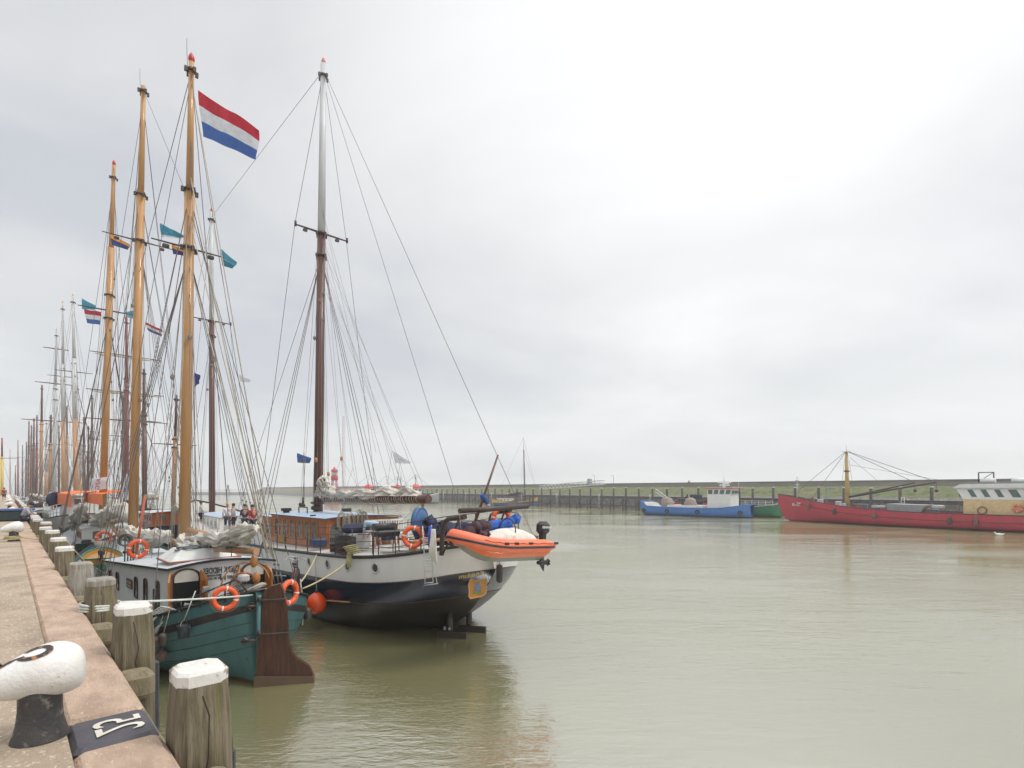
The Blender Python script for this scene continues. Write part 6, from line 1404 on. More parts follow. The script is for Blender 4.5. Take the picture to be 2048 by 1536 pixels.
B5 = gship('far ship with two brown masts between the grey ship and the ochre mast', 128, 11, 30, 6.5, [BLK, BLK, BLK], [(168, 168, 834, sg_br, .32, None, [], False), (154, 154, 820, sg_red, .3, None, [], False), (161, 161, 868, sg_wh, .26, None, [], False), (176, 177, 852, sg_dk, .26, None, [], False)], seed=16, shr=2, falls_=5)
B6 = gship('far ship with a slim pale mast left of the two brown masts', 172, 11, 28, 6.5, [BLK, BLK, GREY], [(134, 134, 812, sg_bw, .34, None, [(.6, 4, False)], False), (118, 118, 850, sg_dk, .34, None, [], False), (111, 111, 872, sg_wh, .3, None, [], False)], seed=18, shr=2, falls_=4, sail=False)
B4 = gship('barge with a dark slim mast just left of the red masted ship', 99, 11.5, 24, 6, [BLK, BLK, paint('dark_green_hull', (.03, .09, .06))], [(205, 206, 800, sg_red, .26, None, [], True), (184, 184, 790, sg_br, .28, None, [], False)], seed=20, shr=3, falls_=6)
A8 = gship('far ship whose two masts stand at the outer left edge of the dense group', 228, 5, 28, 6, [BLK, BLK, WH], [(45, 45, 890, sg_br, .36, None, [], False)], seed=22, shr=2, falls_=3, sail=False)
# masts beyond the end of the quay: ships in the far harbour basin
for k, (px, py, sg_, lb, Y_) in enumerate(((4, 876, [(.72, M_YEL), (1, M_REDWOOD)], 'distant ship with a yellow mast at the left edge of the picture', 175), (20, 898, sg_red, 'distant ship with a thin red mast, second from the left edge', 190), (36, 880, sg_red, 'distant ship with a red mast, third from the left edge', 200), (31, 930, sg_dk, 'distant ship with the shortest dark mast, left of the dense group', 230))):
    p = at(px, 978, Y_); S = Ship('sailing_ship', lb, 'sailing ship', p.x + 8, p.y - 8, R(43), 'ships in the far basin'); S.hull([(0, .3, 2, -.5, 2, 1), (3, 2.5, 1.6, -.6, 3, 1), (14, 2.5, 1.5, -.6, 3, 1), (20, .1, 2.4, -.5, 1.6, 1)], [lambda x: .9], [BLK, WH], N=16, per=2, bul=.1, deck=M_DECK)
    b_, t_ = S.mast(px, px, py, 1.2, .32, .2, sg_, None, hoops=(.7,)); S.shrouds(b_, t_, .7, 2, (-1, 0), .02, False, yb=2.4); S.line(t_, (20, 0, 2.4), .02, name='forestay'); S.line(t_, (0, 0, 2), .02, name='backstay')
    if k in (0, 2): S.cross(b_, t_, .7, 3, .06, lamps=False)
# grey ship fittings: white rail, orange awnings, dark round cover
mb = MB(); xs_ = [1 + .9 * k for k in range(22)]
for x in xs_: mb.tube([(x, A3.b(x) - .05, A3.zs(x)), (x, A3.b(x) - .05, A3.zs(x) + 1.05)], .03, 4)
for h_ in (.35, .7, 1.05): mb.tube([(x, A3.b(x) - .05, A3.zs(x) + h_) for x in xs_], .025, 4)
mb.build('white_railing', M_WHITE, A3.root)
M_AWN = paint('orange_awning', (.78, .17, .03), .7)
def awning(px0, px1, py0, py1, y, label):
    a, b, c, d = A3.ony(px0, py1, y), A3.ony(px1, py1, y), A3.ony(px1, py0, y), A3.ony(px0, py0, y); c.z = d.z = (c.z + d.z) / 2; a.z = b.z = (a.z + b.z) / 2
    mb = MB(); e_ = Vector((0, -1.6, .25)); mb.add([a, b, c, d, c + e_, d + e_], [(0, 1, 2, 3), (3, 2, 4, 5)]); o_ = mb.build('awning', M_AWN); mo = o_.modifiers.new('t', 'SOLIDIFY'); mo.thickness = .03
    o_.location = A3.root.location; o_.rotation_euler = A3.root.rotation_euler; return tag(o_, label, 'awning', 'orange awnings on the grey ship')
awning(108, 142, 987, 1009, 2.2, 'left orange awning over the deck of the grey ship'); awning(168, 204, 987, 1007, 1.2, 'right orange awning beside the dark round cover')
mb = MB(); mb.tube([(6.6, 2.2, 4.0), (7.0, 2.4, 4.0)], .72, 20); o_ = mb.build('round_cover', M_NAVYC); o_.location = A3.root.location; o_.rotation_euler = A3.root.rotation_euler; tag(o_, 'dark navy round cover between the orange awnings', 'cover')
# banners
def banner(px, py, Y, w_, h_, lean, txt, label, edge):
    root = empty('banner_flag', at(px, py, Y), 0, label, 'banner'); n = 8; vs = []
    for i in range(n + 1):
        for j in range(3): t = i / n; vs.append((lean * t + w_ * j / 2 * (1 - .15 * (t - .5) ** 2), .08 * math.sin(t * 5 + j), h_ * t + .15 * j / 2))
    mb = MB(); mb.add(vs, [(i * 3 + j, i * 3 + j + 1, (i + 1) * 3 + j + 1, (i + 1) * 3 + j) for i in range(n) for j in range(2)], 0, True); cl = mb.build('cloth', M_FWHITE, root)
    mb = MB(); mb.tube([(lean * t - .02, 0, h_ * t) for t in (-.3, 0, .5, 1, 1.05)], .025, 6); mb.build('pole', edge, root)
    if txt:
        ang = math.atan2(h_, lean); M_ = Matrix.Translation((lean * .5 + w_ * .5, -.12, h_ * .5 + .05)) @ Matrix.Rotation(-ang, 4, 'Y') @ frame((0, 0, 0), (-1, 0, 0), z=(0, 1, 0))
        tm_ = text_mb(txt[0], txt[1], M_, ext=.003); tm_.build('lettering', txt[2], cl)
banner(233, 1004, 31, .75, 1.6, .62, ('HISWA', .24, paint('dark_print', (.1, .08, .2))), 'tall white leaning banner with a red edge behind the furled sail', M_REDP)
banner(182, 982, 36, 1.0, .8, .12, ('APG', .42, M_REDP), 'small white flag with red letters above the grey ship', M_WHITE)
# ---------------------------------------------------------------- flags
def P4(a, b, c, d, Y0, Y1): return (at(*a, Y0), at(*b, Y0), at(*c, Y1), at(*d, Y1))
flag(P4((396, 180), (404, 271), (514, 258), (511, 320), 17.6, 17.2), [M_FRED, M_FWHITE, M_FBLUE], 'large red white and blue flag flying high from the first ochre mast', nx=26, wave=.09)
flag(P4((320, 446), (321, 473), (365, 470), (362, 477), 19, 18.8), [M_FTEAL, M_FTEAL, M_FWHITE], 'light blue flag with white hem under the left arm of the nearer crosstree', wave=.05, fracs=[.5, .82, 1])
flag(P4((343, 487), (345, 508), (371, 502), (370, 512), 19.4, 19.2), [M_FOR, M_FNAVY], 'small orange and navy flag just left of the nearest ochre mast', wave=.04, fracs=[.42, 1])
flag(P4((440, 496), (443, 530), (472, 524), (464, 538), 30, 29.6), [M_FTEAL, paint('deep_teal_cloth', (.03, .20, .30), .8)], 'blue flag flying right of the white upper mast', wave=.06, text=('HARLINGEN', .17, 0, 0), tcol=M_FWHITE)
flag(P4((221, 467), (222, 489), (257, 488), (255, 500), 28, 27.6), [M_FOR, M_FNAVY], 'orange and navy flag by the third ochre mast', wave=.06, fracs=[.4, 1])
flag(P4((164, 597), (163, 618), (190, 611), (189, 620), 46, 45.5), [M_FTEAL], 'blue green flag above the distant tricolour flag', wave=.06)
flag(P4((168, 618), (173, 646), (200, 624), (200, 650), 47, 46.5), [M_FRED, M_FWHITE, M_FBLUE], 'distant red white blue flag below the blue green flag', wave=.08)
flag(P4((272, 620), (272, 638), (246, 625), (258, 636), 40, 39.6), [M_FTEAL], 'pale blue flag between the third and second ochre masts', wave=.06)
flag(P4((291, 644), (294, 660), (322, 659), (323, 674), 44, 43.6), [M_FRED, M_FWHITE, M_FNAVY], 'red white blue flag right of the second ochre mast, lower down', wave=.09)
flag(P4((388, 745), (388, 780), (398, 750), (397, 765), 26, 25.8), [M_FNAVY], 'navy pennant close behind the nearest ochre mast', wave=.05)
flag(P4((478, 749), (480, 763), (500, 760), (499, 765), 45, 44.5), [M_FWHITE], 'small white and red pennant right of the brown lower mast', wave=.06)
flag(P4((594, 906), (594, 925), (621, 916), (619, 927), 30.5, 30.2), [M_FBLUE, paint('steel_blue_cloth', (.08, .15, .28), .8)], 'small blue flag left of the brown mast of the white ship', wave=.05)
flag(P4((786, 902), (790, 926), (820, 924), (819, 928), 44, 43.5), [M_FWHITE], 'white pennant above the furled sail, right of the brown mast', wave=.05, text=('DORA', .16, 0, 0), tcol=paint('pennant_red', (.4, .1, .1)))
# ---------------------------------------------------------------- quay odds and ends
M_SH2 = paint('grey_shirt', (.35, .35, .36), .8)
w_ = Q(30.5, -.18, QZ - .28); person(w_, QROT - math.pi / 2 - .25, SIT, 'seated man in a grey shirt and dark jeans on the quay edge', paint('pale_blue_grey_shirt', (.42, .43, .47), .8), paint('dark_jeans', (.03, .04, .08), .8), 1.0, bare_legs=False)
mb = MB(); mb.box((0, 0, .28), (1.2, 1.6, .5), bev=.04); mb.box((0, 0, .57), (1.3, 1.7, .08), mi=1); o_ = mb.build('storage_box', [paint('dark_green_box', (.03, .05, .05)), paint('blue_lid', (.08, .14, .36))]); o_.location = Q(33.4, -.55, QZ); o_.rotation_euler = (0, 0, QROT); tag(o_, 'low dark box with a blue lid on the quay behind the seated man', 'box')
for k, (s_, t_, lb) in enumerate(((92, -1.6, 'person in a white shirt walking far away on the quay'), (94.5, -1.0, 'person in a red shirt beside the one in white, far on the quay'), (80, -2.6, 'person in blue at the left picture edge on the quay'))):
    person(Q(s_, t_, QZ), QROT + .4 * k, STAND, lb, (M_SH[0], M_SH[2], paint('light_blue_shirt', (.38, .58, .72), .8))[k], M_NAVYC, 1.0)
bp = Q(.88 + 17.9, -.62, QZ)
tk = MB(); 
for k in range(3): tk.ring(bp + Vector((0, 0, .08 + .04 * k)), .185, .016, (0, 0, 1), 20, 5)
tag(tk.build('rope_turns', M_YROPE), 'yellow rope turns round the foot of the second bollard', 'rope')
rope([bp + QN * .18 + Vector((0, 0, .12)), bp + QN * .5 + QD * .1 + Vector((0, 0, .04)), Q(19.2, -.02, QZ + .03), Q(19.5, .25, QZ + .12), Q(19.7, .6, QZ + .02), Q(20.0, 1.2, QZ - .9), Q(20.6, 1.9, 1.9)], .022, M_YROPE, 'yellow rope led from the second bollard over the quay edge to the barge')
rope([bp - QN * .18 + Vector((0, 0, .1)), bp - QN * .5 - QD * .3 + Vector((0, 0, .03)), bp - QN * .9 - QD * 1.0 + Vector((0, 0, .03)), bp - QN * 1.6 - QD * 1.6 + Vector((0, 0, .03))], .022, M_YROPE, 'yellow rope tail lying on the quay left of the second bollard')

# ================================================================ far side: jetty, dike, boats
JO = Vector((48, 102, 0)); JD = Vector((-68, 95, 0)).normalized(); JN = Vector((JD.y, -JD.x, 0))     # JN points away from the camera
if JN.y < 0: JN = -JN
def J(s, t, z=0): return JO + JD * s + JN * t + Vector((0, 0, z))
M_JET = mat('tarred_jetty_timber', (.105, .095, .08), .9, (.05, .048, .042), 1.2, bump=.5, rand=.2)
jt = empty('timber_jetty', J(0, 0), 0, 'long dark timber jetty of piles and braces along the far side of the harbour', 'jetty')
jt.rotation_euler = (0, 0, math.atan2(JD.y, JD.x))
sgn = 1 if Vector((-JD.y, JD.x, 0)).dot(JN) > 0 else -1     # local y direction of JN
x0_, x1_ = -42, 156; nb_ = int((x1_ - x0_) / 4.06)
pm = MB(); pm.tube([(0, 0, -2), (0, 0, 5.15)], .24, 8); pm.tube([(0, 0, 5.15), (0, 0, 5.3)], .26, 8, mi=1); pil = pm.build('pile', [M_JET, M_CAP], jt)
pm = MB(); pm.tube([(0, 0, -2), (0, 0, 3.0)], .21, 8); fp = pm.build('front_pile', M_JET, jt)
pm = MB(); pm.tube([(0, 0, 3.0), (1.9, 0, .6)], .12, 6); br_ = pm.build('brace', M_JET, jt)
random.seed(5)
for k in range(nb_):
    x = x0_ + 4.06 * k
    a = pil if k == 0 else pil.copy(); b = fp if k == 0 else fp.copy(); c = br_ if k == 0 else br_.copy()
    for o_ in (a, b, c):
        if k: COL.objects.link(o_); o_.parent = jt
    a.location = (x, 0, random.uniform(-.1, .1)); b.location = (x - .6, -sgn * 1.7, 0); c.location = (x - 1.9, -sgn * .9, 0)
lad = MB(); lad.tube([(-.2, 0, 0), (-.2, 0, 3.6)], .04, 4); lad.tube([(.2, 0, 0), (.2, 0, 3.6)], .04, 4)
for k in range(9): lad.tube([(-.2, 0, .3 + .4 * k), (.2, 0, .3 + .4 * k)], .03, 4)
l0 = lad.build('ladder', M_SPARW, jt)
for k in range(11):
    l_ = l0 if k == 0 else l0.copy()
    if k: COL.objects.link(l_); l_.parent = jt
    l_.location = (x0_ + 3 + 16.24 * k, -sgn * 2.1, 0.2)
for (yy, z, d_) in ((0, 3.1, .3), (-sgn * 1.7, 2.85, .3), (-sgn * 1.7, 1.0, .22), (0, 1.0, .22)):
    bm = MB(); bm.box(((x0_ + x1_) / 2, yy, z), (x1_ - x0_, .3, d_)); bm.build('beam', M_JET, jt)
# footbridge truss
fb = empty('footbridge', J(0, 0), 0, 'white lattice truss footbridge sloping above the far jetty', 'footbridge')
A_, B_ = at(1078, 978.5, 161), at(1205, 968.5, 147); fb.location = A_; Lf = (B_ - A_).length; fb.rotation_euler = (0, -math.asin((B_.z - A_.z) / Lf), math.atan2(B_.y - A_.y, B_.x - A_.x))
for y_ in (0, 1.6):
    m_ = MB(); m_.box((Lf / 2, y_, 0), (Lf, .18, .2)); m_.box((Lf / 2, y_, 1.1), (Lf, .14, .16)); n_ = 16
    for k in range(n_):
        a, b = Lf * k / n_, Lf * (k + 1) / n_; m_.tube([(a, y_, 0), ((a + b) / 2, y_, 1.1), (b, y_, 0)], .06, 5)
    m_.build('truss', M_WHITE, fb)
m_ = MB(); m_.box((Lf / 2, .8, -.02), (Lf, 1.4, .08)); m_.build('walkway', LG, fb)
m_ = MB(); m_.box((Lf - 4.5, .8, .6), (.7, 1.4, 2.4)); m_.build('tower', GREY, fb)
# dike
dike_rot = math.atan2(JD.y, JD.x)
def sweep(name, prof, m, x0, x1, n=60, kind='structure', rough=0.0, mi=None, seed=1):
    mb = MB(); random.seed(seed); vs = []
    for i in range(n + 1):
        x = x0 + (x1 - x0) * i / n
        for (t, z) in prof: vs.append((x, sgn * (t + random.uniform(-rough, rough)), z + random.uniform(-rough, rough) * .6))
    k = len(prof); fs = [(i * k + j, (i + 1) * k + j, (i + 1) * k + j + 1, i * k + j + 1) for i in range(n) for j in range(k - 1)]
    mb.add(vs, fs, 0, rough > 0)
    o_ = mb.build(name, m); o_.location = J(0, 0); o_.rotation_euler = (0, 0, dike_rot); return tag(o_, kind=kind)
M_ROCK = mat('dark_basalt', (.20, .19, .175), .9, (.09, .085, .08), 1.6, bump=1.0, bscale=4, spots=(.42, .40, .36), spot_scale=1.4, spot_at=.62)
M_GRASS = mat('dike_grass', (.11, .155, .045), .95, (.20, .17, .10), .5, (1, 1, 1), bump=1.0, bscale=3, bdist=.3, spots=(.07, .12, .03), spot_scale=.8, spot_at=.52, spot_w=.08, detail=10)
M_DRY = mat('dike_dry_grass', (.19, .165, .095), .95, (.14, .12, .075), .3, bump=.8)
M_CONC = mat('dike_wall_concrete', (.33, .31, .27), .9, (.26, .245, .215), .7, (.3, 1, 1))
sweep('revetment', [(5.8, -1), (6.0, 1.2), (6.3, 2.7)], M_ROCK, -80, 170, 250, rough=.12)
sweep('rock_slope', [(6.3, 2.7), (6.8, 2.85), (8, 3.15), (9.2, 3.5)], M_ROCK, -80, 170, 300, rough=.12)
sweep('embankment', [(9.2, 3.45), (11, 4.1), (13, 4.8), (15.5, 5.45), (17.4, 5.55)], M_GRASS, -80, 170, 300, rough=.08)
sweep('embankment', [(5.8, -1), (7, 1.2), (9, 2.4)], M_ROCK, 170, 556, 150, rough=.3)
sweep('embankment', [(9, 2.3), (13, 4.8), (17.4, 5.6)], M_DRY, 170, 545, 100, rough=.1)
wl = MB(); wl.box((232, sgn * 17.8, 5.9), (640, .5, 1.3)); wl.box((232, sgn * 17.8, 6.6), (640, .8, .14)); o_ = wl.build('sea_wall', M_CONC); o_.location = J(0, 0); o_.rotation_euler = (0, 0, dike_rot); tag(o_, 'long low grey concrete wall on top of the grassy dike', 'wall')
# breakwater tip and beacon on the open sea side
bw = MB(); c = at(440, 987, 480); bw.box((0, 0, 0), (60, 8, 4.4), bev=1.5); o_ = bw.build('breakwater', M_ROCK); o_.location = (c.x - 6, c.y, 0); tag(o_, 'low dark breakwater off the left end of the dike', 'breakwater')
bc = empty('beacon', at(456, 984, 470), 0, 'small dark harbour beacon on posts near the dike end', 'beacon'); bc.location.z = 0
m_ = MB(); 
for a in range(4): m_.tube([(2 * math.cos(a * 1.57), 2 * math.sin(a * 1.57), 0), (.6 * math.cos(a * 1.57), .6 * math.sin(a * 1.57), 6)], .2, 5)
m_.box((0, 0, 4), (5, 5, .3)); m_.build('frame', M_IRON, bc); m_ = MB(); m_.lathe([(.7, 6), (.8, 8), (.2, 9)], n=10); m_.build('lantern', paint('green_lantern', (.03, .15, .06)), bc)
bc = empty('beacon', at(426, 984, 420), 0, 'dark mooring dolphin in open water left of the dike', 'beacon'); bc.location.z = 0
m_ = MB(); m_.tube([(0, 0, -1), (0, 0, 6.4)], .5, 8); m_.tube([(2.2, 0, -1), (1.2, 0, 5.4)], .35, 8); m_.box((1, 0, 3), (3, .3, .3)); m_.build('pile', M_JET, bc)
# lamp posts and a walker on the dike
for k, (px, py, Y_, hgt, lb) in enumerate(((1189, 951, 168, 4.6, 'thin pole standing over the footbridge tower'), (1227, 952, 160, 4.3, 'thin lamp post on the dike right of the footbridge'))):
    b_ = at(px, 966, Y_); root = empty('lamp_post', (b_.x, b_.y, 5.6), 0, lb, 'lamp post'); m_ = MB(); m_.tube([(0, 0, 0), (0, 0, hgt - 1.0)], .07, 6); m_.tube([(0, 0, hgt - 1), (-.6, 0, hgt - .9)], .06, 5); m_.build('pole', GREY, root)
b_ = at(1378, 966, 141); person((b_.x, b_.y, 5.5), 1, STAND, 'small dark figure walking on top of the dike wall', M_SH[1], M_NAVYC, 1.0, bare_legs=False)
# ---------------------------------------------------------------- small traditional sailing boat (yellow and blue)
a = at(1030, 978, 156); T = Ship('flat_bottomed_boat', 'small yellow and blue flat bottomed sailing boat with a leeboard, moored at the far jetty', 'sailing boat', at(985, 978, 161).x, 161, R(-75))
T.hull([(0, 1.0, 2.1, -.3, 2.2, 1), (1.0, 1.8, 1.75, -.4, 3, 1), (5, 2.2, 1.35, -.5, 4, 1), (10, 2.1, 1.55, -.5, 4, 1), (13, 1.3, 2.3, -.4, 2.6, 1), (14.3, .1, 2.9, .3, 2, 1)], [lambda x: .95 + .035 * max(0, x - 5) ** 1.5 * .5], [paint('strong_blue_hull', (.03, .13, .32)), paint('ochre_yellow_hull', (.62, .36, .07))], N=30, per=3, bul=.25, deck=M_BOOM, rail=M_BLACK, rail_r=.06)
b_, t_ = T.mast(1049, 1047, 876, 1.4, .17, .10, [(.80, M_BROWN), (1, M_SPARW)], M_SPARW, hoops=(.8,)); 
T.line(t_, (14.2, 0, 3), .025, name='forestay'); T.line(b_.lerp(t_, .8), (14, 0, 3), .025, name='forestay'); T.line(t_, (1, 1, 1.8), .02, name='backstay'); T.shrouds(b_, t_, .8, 2, (-1, 0), .02, False)
lb_ = MB(); lb_.prism([(0, 0), (.5, .8), (.2, 1.4), (-.8, 1.5), (-3.0, .9), (-2.6, .2), (-1.2, -.1)][::-1], frame((6.6, -2.32, .15), (1, 0, 0), y=(0, 0, 1)), .12); lb_.build('leeboard', paint('leeboard_brown', (.12, .075, .05)), T.root)
house(T, 1.6, 6.2, 1.3, 1.4, 1.3, 2.1, M_WHITE, paint('red_brown_roof', (.25, .10, .08)), [('R', 2.4 + k, .5, .35, 1.6, 'rect') for k in range(3)], over=.1, name='cabin')
mb = MB(); mb.tube([(b_.x - .2, 0, 3.0), (1.0, 0, 4.0)], .12, 8); mb.build('boom', M_BOOM, T.root); bundle([(b_.x - .5 - i * .8, 0, 3.5 + .2 * math.sin(i)) for i in range(7)], .4, M_NAVYC, T.root, 5, ties=False)
mb = MB(); mb.tube([(14.2, 0, 2.9), (12.6, 0, 4.4), (11.6, 0, 5.6)], .09, 6); mb.build('raised_bowsprit', M_BOOM, T.root)
# ---------------------------------------------------------------- workboats
def wheelhouse(S, x0, x1, w, z0, z1, mw, mr, nwin, lean=0.25, wmat=None, side='L', zw=.55, win_h=.75, name='wheelhouse', redline=None):
    mb = MB(); zmid = z1 - win_h - .25
    vs = [(x0, -w, z0), (x1, -w, z0), (x1, w, z0), (x0, w, z0), (x0, -w, zmid), (x1, -w, zmid), (x1, w, zmid), (x0, w, zmid), (x0 + .05, -w, z1), (x1 + lean, -w, z1), (x1 + lean, w, z1), (x0 + .05, w, z1)]
    mb.add(vs, [(0, 1, 5, 4), (1, 2, 6, 5), (2, 3, 7, 6), (3, 0, 4, 7), (4, 5, 9, 8), (5, 6, 10, 9), (6, 7, 11, 10), (7, 4, 8, 11)]); wo_ = mb.build(name, mw, S.root)
    mb = MB(); mb.box(((x0 + x1 + lean) / 2, 0, z1 + .08), (x1 - x0 + lean + .6, 2 * w + .4, .16), bev=.04); mb.build('roof', redline or mr, wo_); mb = MB(); mb.box(((x0 + x1 + lean) / 2, 0, z1 + .19), (x1 - x0 + lean + .4, 2 * w + .2, .06)); mb.build('roof_top', mr, wo_)
    sy = 1 if side == 'L' else -1
    for k in range(nwin):
        for (f_) in (sy,):
            wx = (x1 - x0) / nwin; xc = x0 + wx * (k + .5); sh_ = lean * (k + .5) / nwin
            poly = [(xc - wx * .38, zmid + .1), (xc + wx * .38, zmid + .1), (xc + wx * .38 + sh_ * .8, z1 - .15), (xc - wx * .38 + sh_ * .8, z1 - .15)]
            g = MB(); g.prism([(q_[0], q_[1]) for q_ in poly], Matrix(((1, 0, 0, 0), (0, 0, sy, sy * (w + .005)), (0, 1, 0, 0), (0, 0, 0, 1))), .02); g.build('window', wmat or M_GLASS, wo_)
    for e, xx in ((-1, x0 + .02), (1, x1 + lean * .55)):
        for k in range(3):
            yc = -w + 2 * w * (k + .5) / 3; g = MB(); g.box((xx + e * .03, yc, (zmid + z1) / 2), (.04, w * .52, win_h * .75)); g.build('window', wmat or M_GLASS, wo_)
    return wo_
# blue workboat: bow towards the right/near end
p = at(1279, 978, 106); p2 = at(1492, 978, 91); dv = (p2 - p); th_ = math.atan2(-dv.x, dv.y); Lb = dv.length
off_ = Vector((math.cos(th_), math.sin(th_), 0)); 
BW = Ship('workboat', 'blue flat workboat with white red edged wheelhouse and netting bags on deck', 'workboat', p.x, p.y, th_)
# near side is the right-hand side (local -y); shift the centre line away from the camera
sh_v = -BW.n * 2.6 if (BW.n.y < 0) else BW.n * 2.6
BW.o = BW.o + sh_v; BW.root.location = BW.o; BS = 'R' if BW.n.y < 0 else 'L'; sY = -1 if BS == 'R' else 1
M_WB = paint('work_blue', (.06, .19, .50), .5, spots=(.12, .09, .08), spot_scale=1.2, spot_at=.64)
BW.hull([(0, 2.3, 2.6, -.3, 4, 1), (1.0, 2.6, 2.35, -.4, 5, 1), (1.6, 2.7, 1.75, -.4, 5, 1), (10, 2.7, 1.55, -.4, 5, 1), (Lb * .72, 2.7, 1.6, -.4, 5, 1), (Lb * .9, 2.4, 2.0, -.4, 4, 1), (Lb, .8, 2.4, -.2, 2.5, 1)], [lambda x: .15], [M_TAR, M_WB], N=44, per=4, bul=.15, deck=M_DECK, rail=M_WB, rail_r=.08)
wheelhouse(BW, Lb * .655, Lb * .655 + 4.2, 1.9, 1.5, 5.0, M_WHITE, M_WHITE, 4, .3, side=BS, redline=paint('dull_red_trim', (.42, .05, .05)), wmat=paint('greenish_glass', (.10, .15, .14), .1))
mb = MB(); mb.box((Lb * .45, 0, 1.75), (7, 4.6, .5)); mb.build('raised_deck', M_WHITE, BW.root)
mb = MB(); x_ = Lb * .655 + 2.2; mb.tube([(x_, 0, 5.1), (x_, 0, 7.4)], [.3, .1], 8); mb.box((x_, 0, 6.2), (2.4, .3, .25)); mb.box((x_ + .1, 0, 5.7), (1.8, .2, .2)); mb.box((x_, .6, 6.0), (.5, 1.6, .15)); mb.tube([(x_ + 2.4, .5, 5), (x_ + 2.4, .5, 7)], .03, 4); mb.tube([(x_ - .5, -.5, 5), (x_ - .5, -.5, 7.0)], .03, 4); mb.build('radar_mast', M_WHITE, BW.root)
mb = MB(); mb.tube([(Lb * .92, sY * 1.2, 1.5), (Lb * .92, sY * 1.2, 5.2)], .16, 8); mb.build('spud_pole', M_IRON, BW.root)
for k in range(4):
    mb = MB(); x_ = (1.0, 6.3, 12.6, 20.3)[k] * Lb / 21.6; z_ = .85; yv = sY * (BW.b(x_) + .06); mb.ring((x_, yv, z_), .32, .13, (0, 1, 0), 16, 6); mb.build('tyre_fender', M_BLACK, BW.root)
mb = MB(); mb.tube([(3.2, 0, 1.6), (5.8, .5, 2.4), (1.5, .8, 5.0)], .1, 6); mb.tube([(5, 0, 1.6), (4.4, 0, 3.0), (2.0, 0, 4.4)], .07, 6); mb.build('crane_arm', M_SPARW, BW.root)
mb = MB(); mb.box((8.0, 0, 2.4), (.9, .9, 1.8), bev=.2); mb.tube([(8.2, 0, 3.2), (8.8, 0, 4.0), (8.6, .2, 3.0)], .18, 6); mb.build('deck_crane', M_BLACK, BW.root)
M_NET = mat('net_bags', (.40, .34, .28), .9, (.22, .17, .14), 6, bump=1)
def lump(x, y, z, sx, sy_, sz_, m, name, label, cat, seed, S=BW, group=None):
    mb = MB(); random.seed(seed); n, m_ = 12, 7; vs = []
    for i in range(m_ + 1):
        for k in range(n):
            a = 2 * math.pi * k / n; h = i / m_; r_ = (1 - .35 * h ** 2) * (1 + .12 * random.uniform(-1, 1)) if i < m_ else .3; vs.append((sx * r_ * math.cos(a), sy_ * r_ * math.sin(a), sz_ * h))
    mb.add(vs, [(i * n + k, i * n + (k + 1) % n, (i + 1) * n + (k + 1) % n, (i + 1) * n + k) for i in range(m_) for k in range(n)] + [tuple(m_ * n + k for k in range(n))], 0, True)
    o_ = mb.build(name, m); o_.location = S.l2w((x, y, z)); o_.rotation_euler = (0, 0, S.th + math.pi / 2); return tag(o_, label, cat, group)
lump(5.0, sY * .8, 1.5, 1.25, 1.1, 1.9, M_NET, 'net_bag', 'left pale netting bag on the blue workboat', 'net bag', 1, group='netting bags')
lump(9.8, sY * .8, 1.5, 1.15, 1.1, 1.9, M_NET, 'net_bag', 'right pale netting bag on the blue workboat', 'net bag', 2, group='netting bags')
# boats lying beyond the workboat
GB = Ship('workboat', 'green hulled boat lying just behind the right end of the blue workboat', 'workboat', *(BW.l2w((Lb * .30, -sY * 5.6, 0)).xy), th_)
GB.hull([(0, 1.8, 2.2, -.3, 4, 1), (3, 2.2, 1.7, -.4, 4, 1), (Lb * .5, 2.2, 1.7, -.4, 4, 1), (Lb * .78, 2.0, 2.2, -.3, 3, 1), (Lb * .84, .6, 2.5, .2, 2, 1)], [lambda x: .2], [M_TAR, paint('work_green', (.03, .20, .085))], N=24, per=3, bul=.3, deck=M_DECK, rail=LG, rail_r=.07)
railing(GB, [(Lb * .45 + 1.2 * k, sY * 1.9, 2.0) for k in range(7)], .9, 3, .03, M_WHITE)
for k, (u_, c_, lb) in enumerate(((.10, M_NAVYC, 'moored small boat with a dark canopy behind the netting bags'), (.26, M_REDP, 'small red sided boat among the boats behind the workboat'), (.40, GREY, 'small grey inflatable boat behind the workboat'), (-.02, M_REDP, 'small red boat just right of the black deck crane'))):
    s_ = Ship('small_boat', lb, 'small boat', *(BW.l2w((Lb * (.22 + u_), -sY * (3.9 + 0.0 * k), 0)).xy), th_ ); s_.root.location.z = .0
    s_.hull([(0, .8, 2.6, .2, 3, 1), (1, .95, 2.5, .1, 4, 1), (3.4, .9, 2.6, .1, 3, 1), (4.4, .1, 3.0, .5, 2, 1)], [lambda x: 1.8], [M_BLACK, c_], N=12, per=2, bul=.2, deck=M_BLACK, rail=M_BLACK, rail_r=.1)
    mb = MB(); mb.box((1.8, 0, 2.9 + (.7 if k == 0 else 0)), (2.0, 1.4, .5 if k else .7), bev=.15); mb.build('console', M_NAVYC if k == 0 else M_BLACK, s_.root)
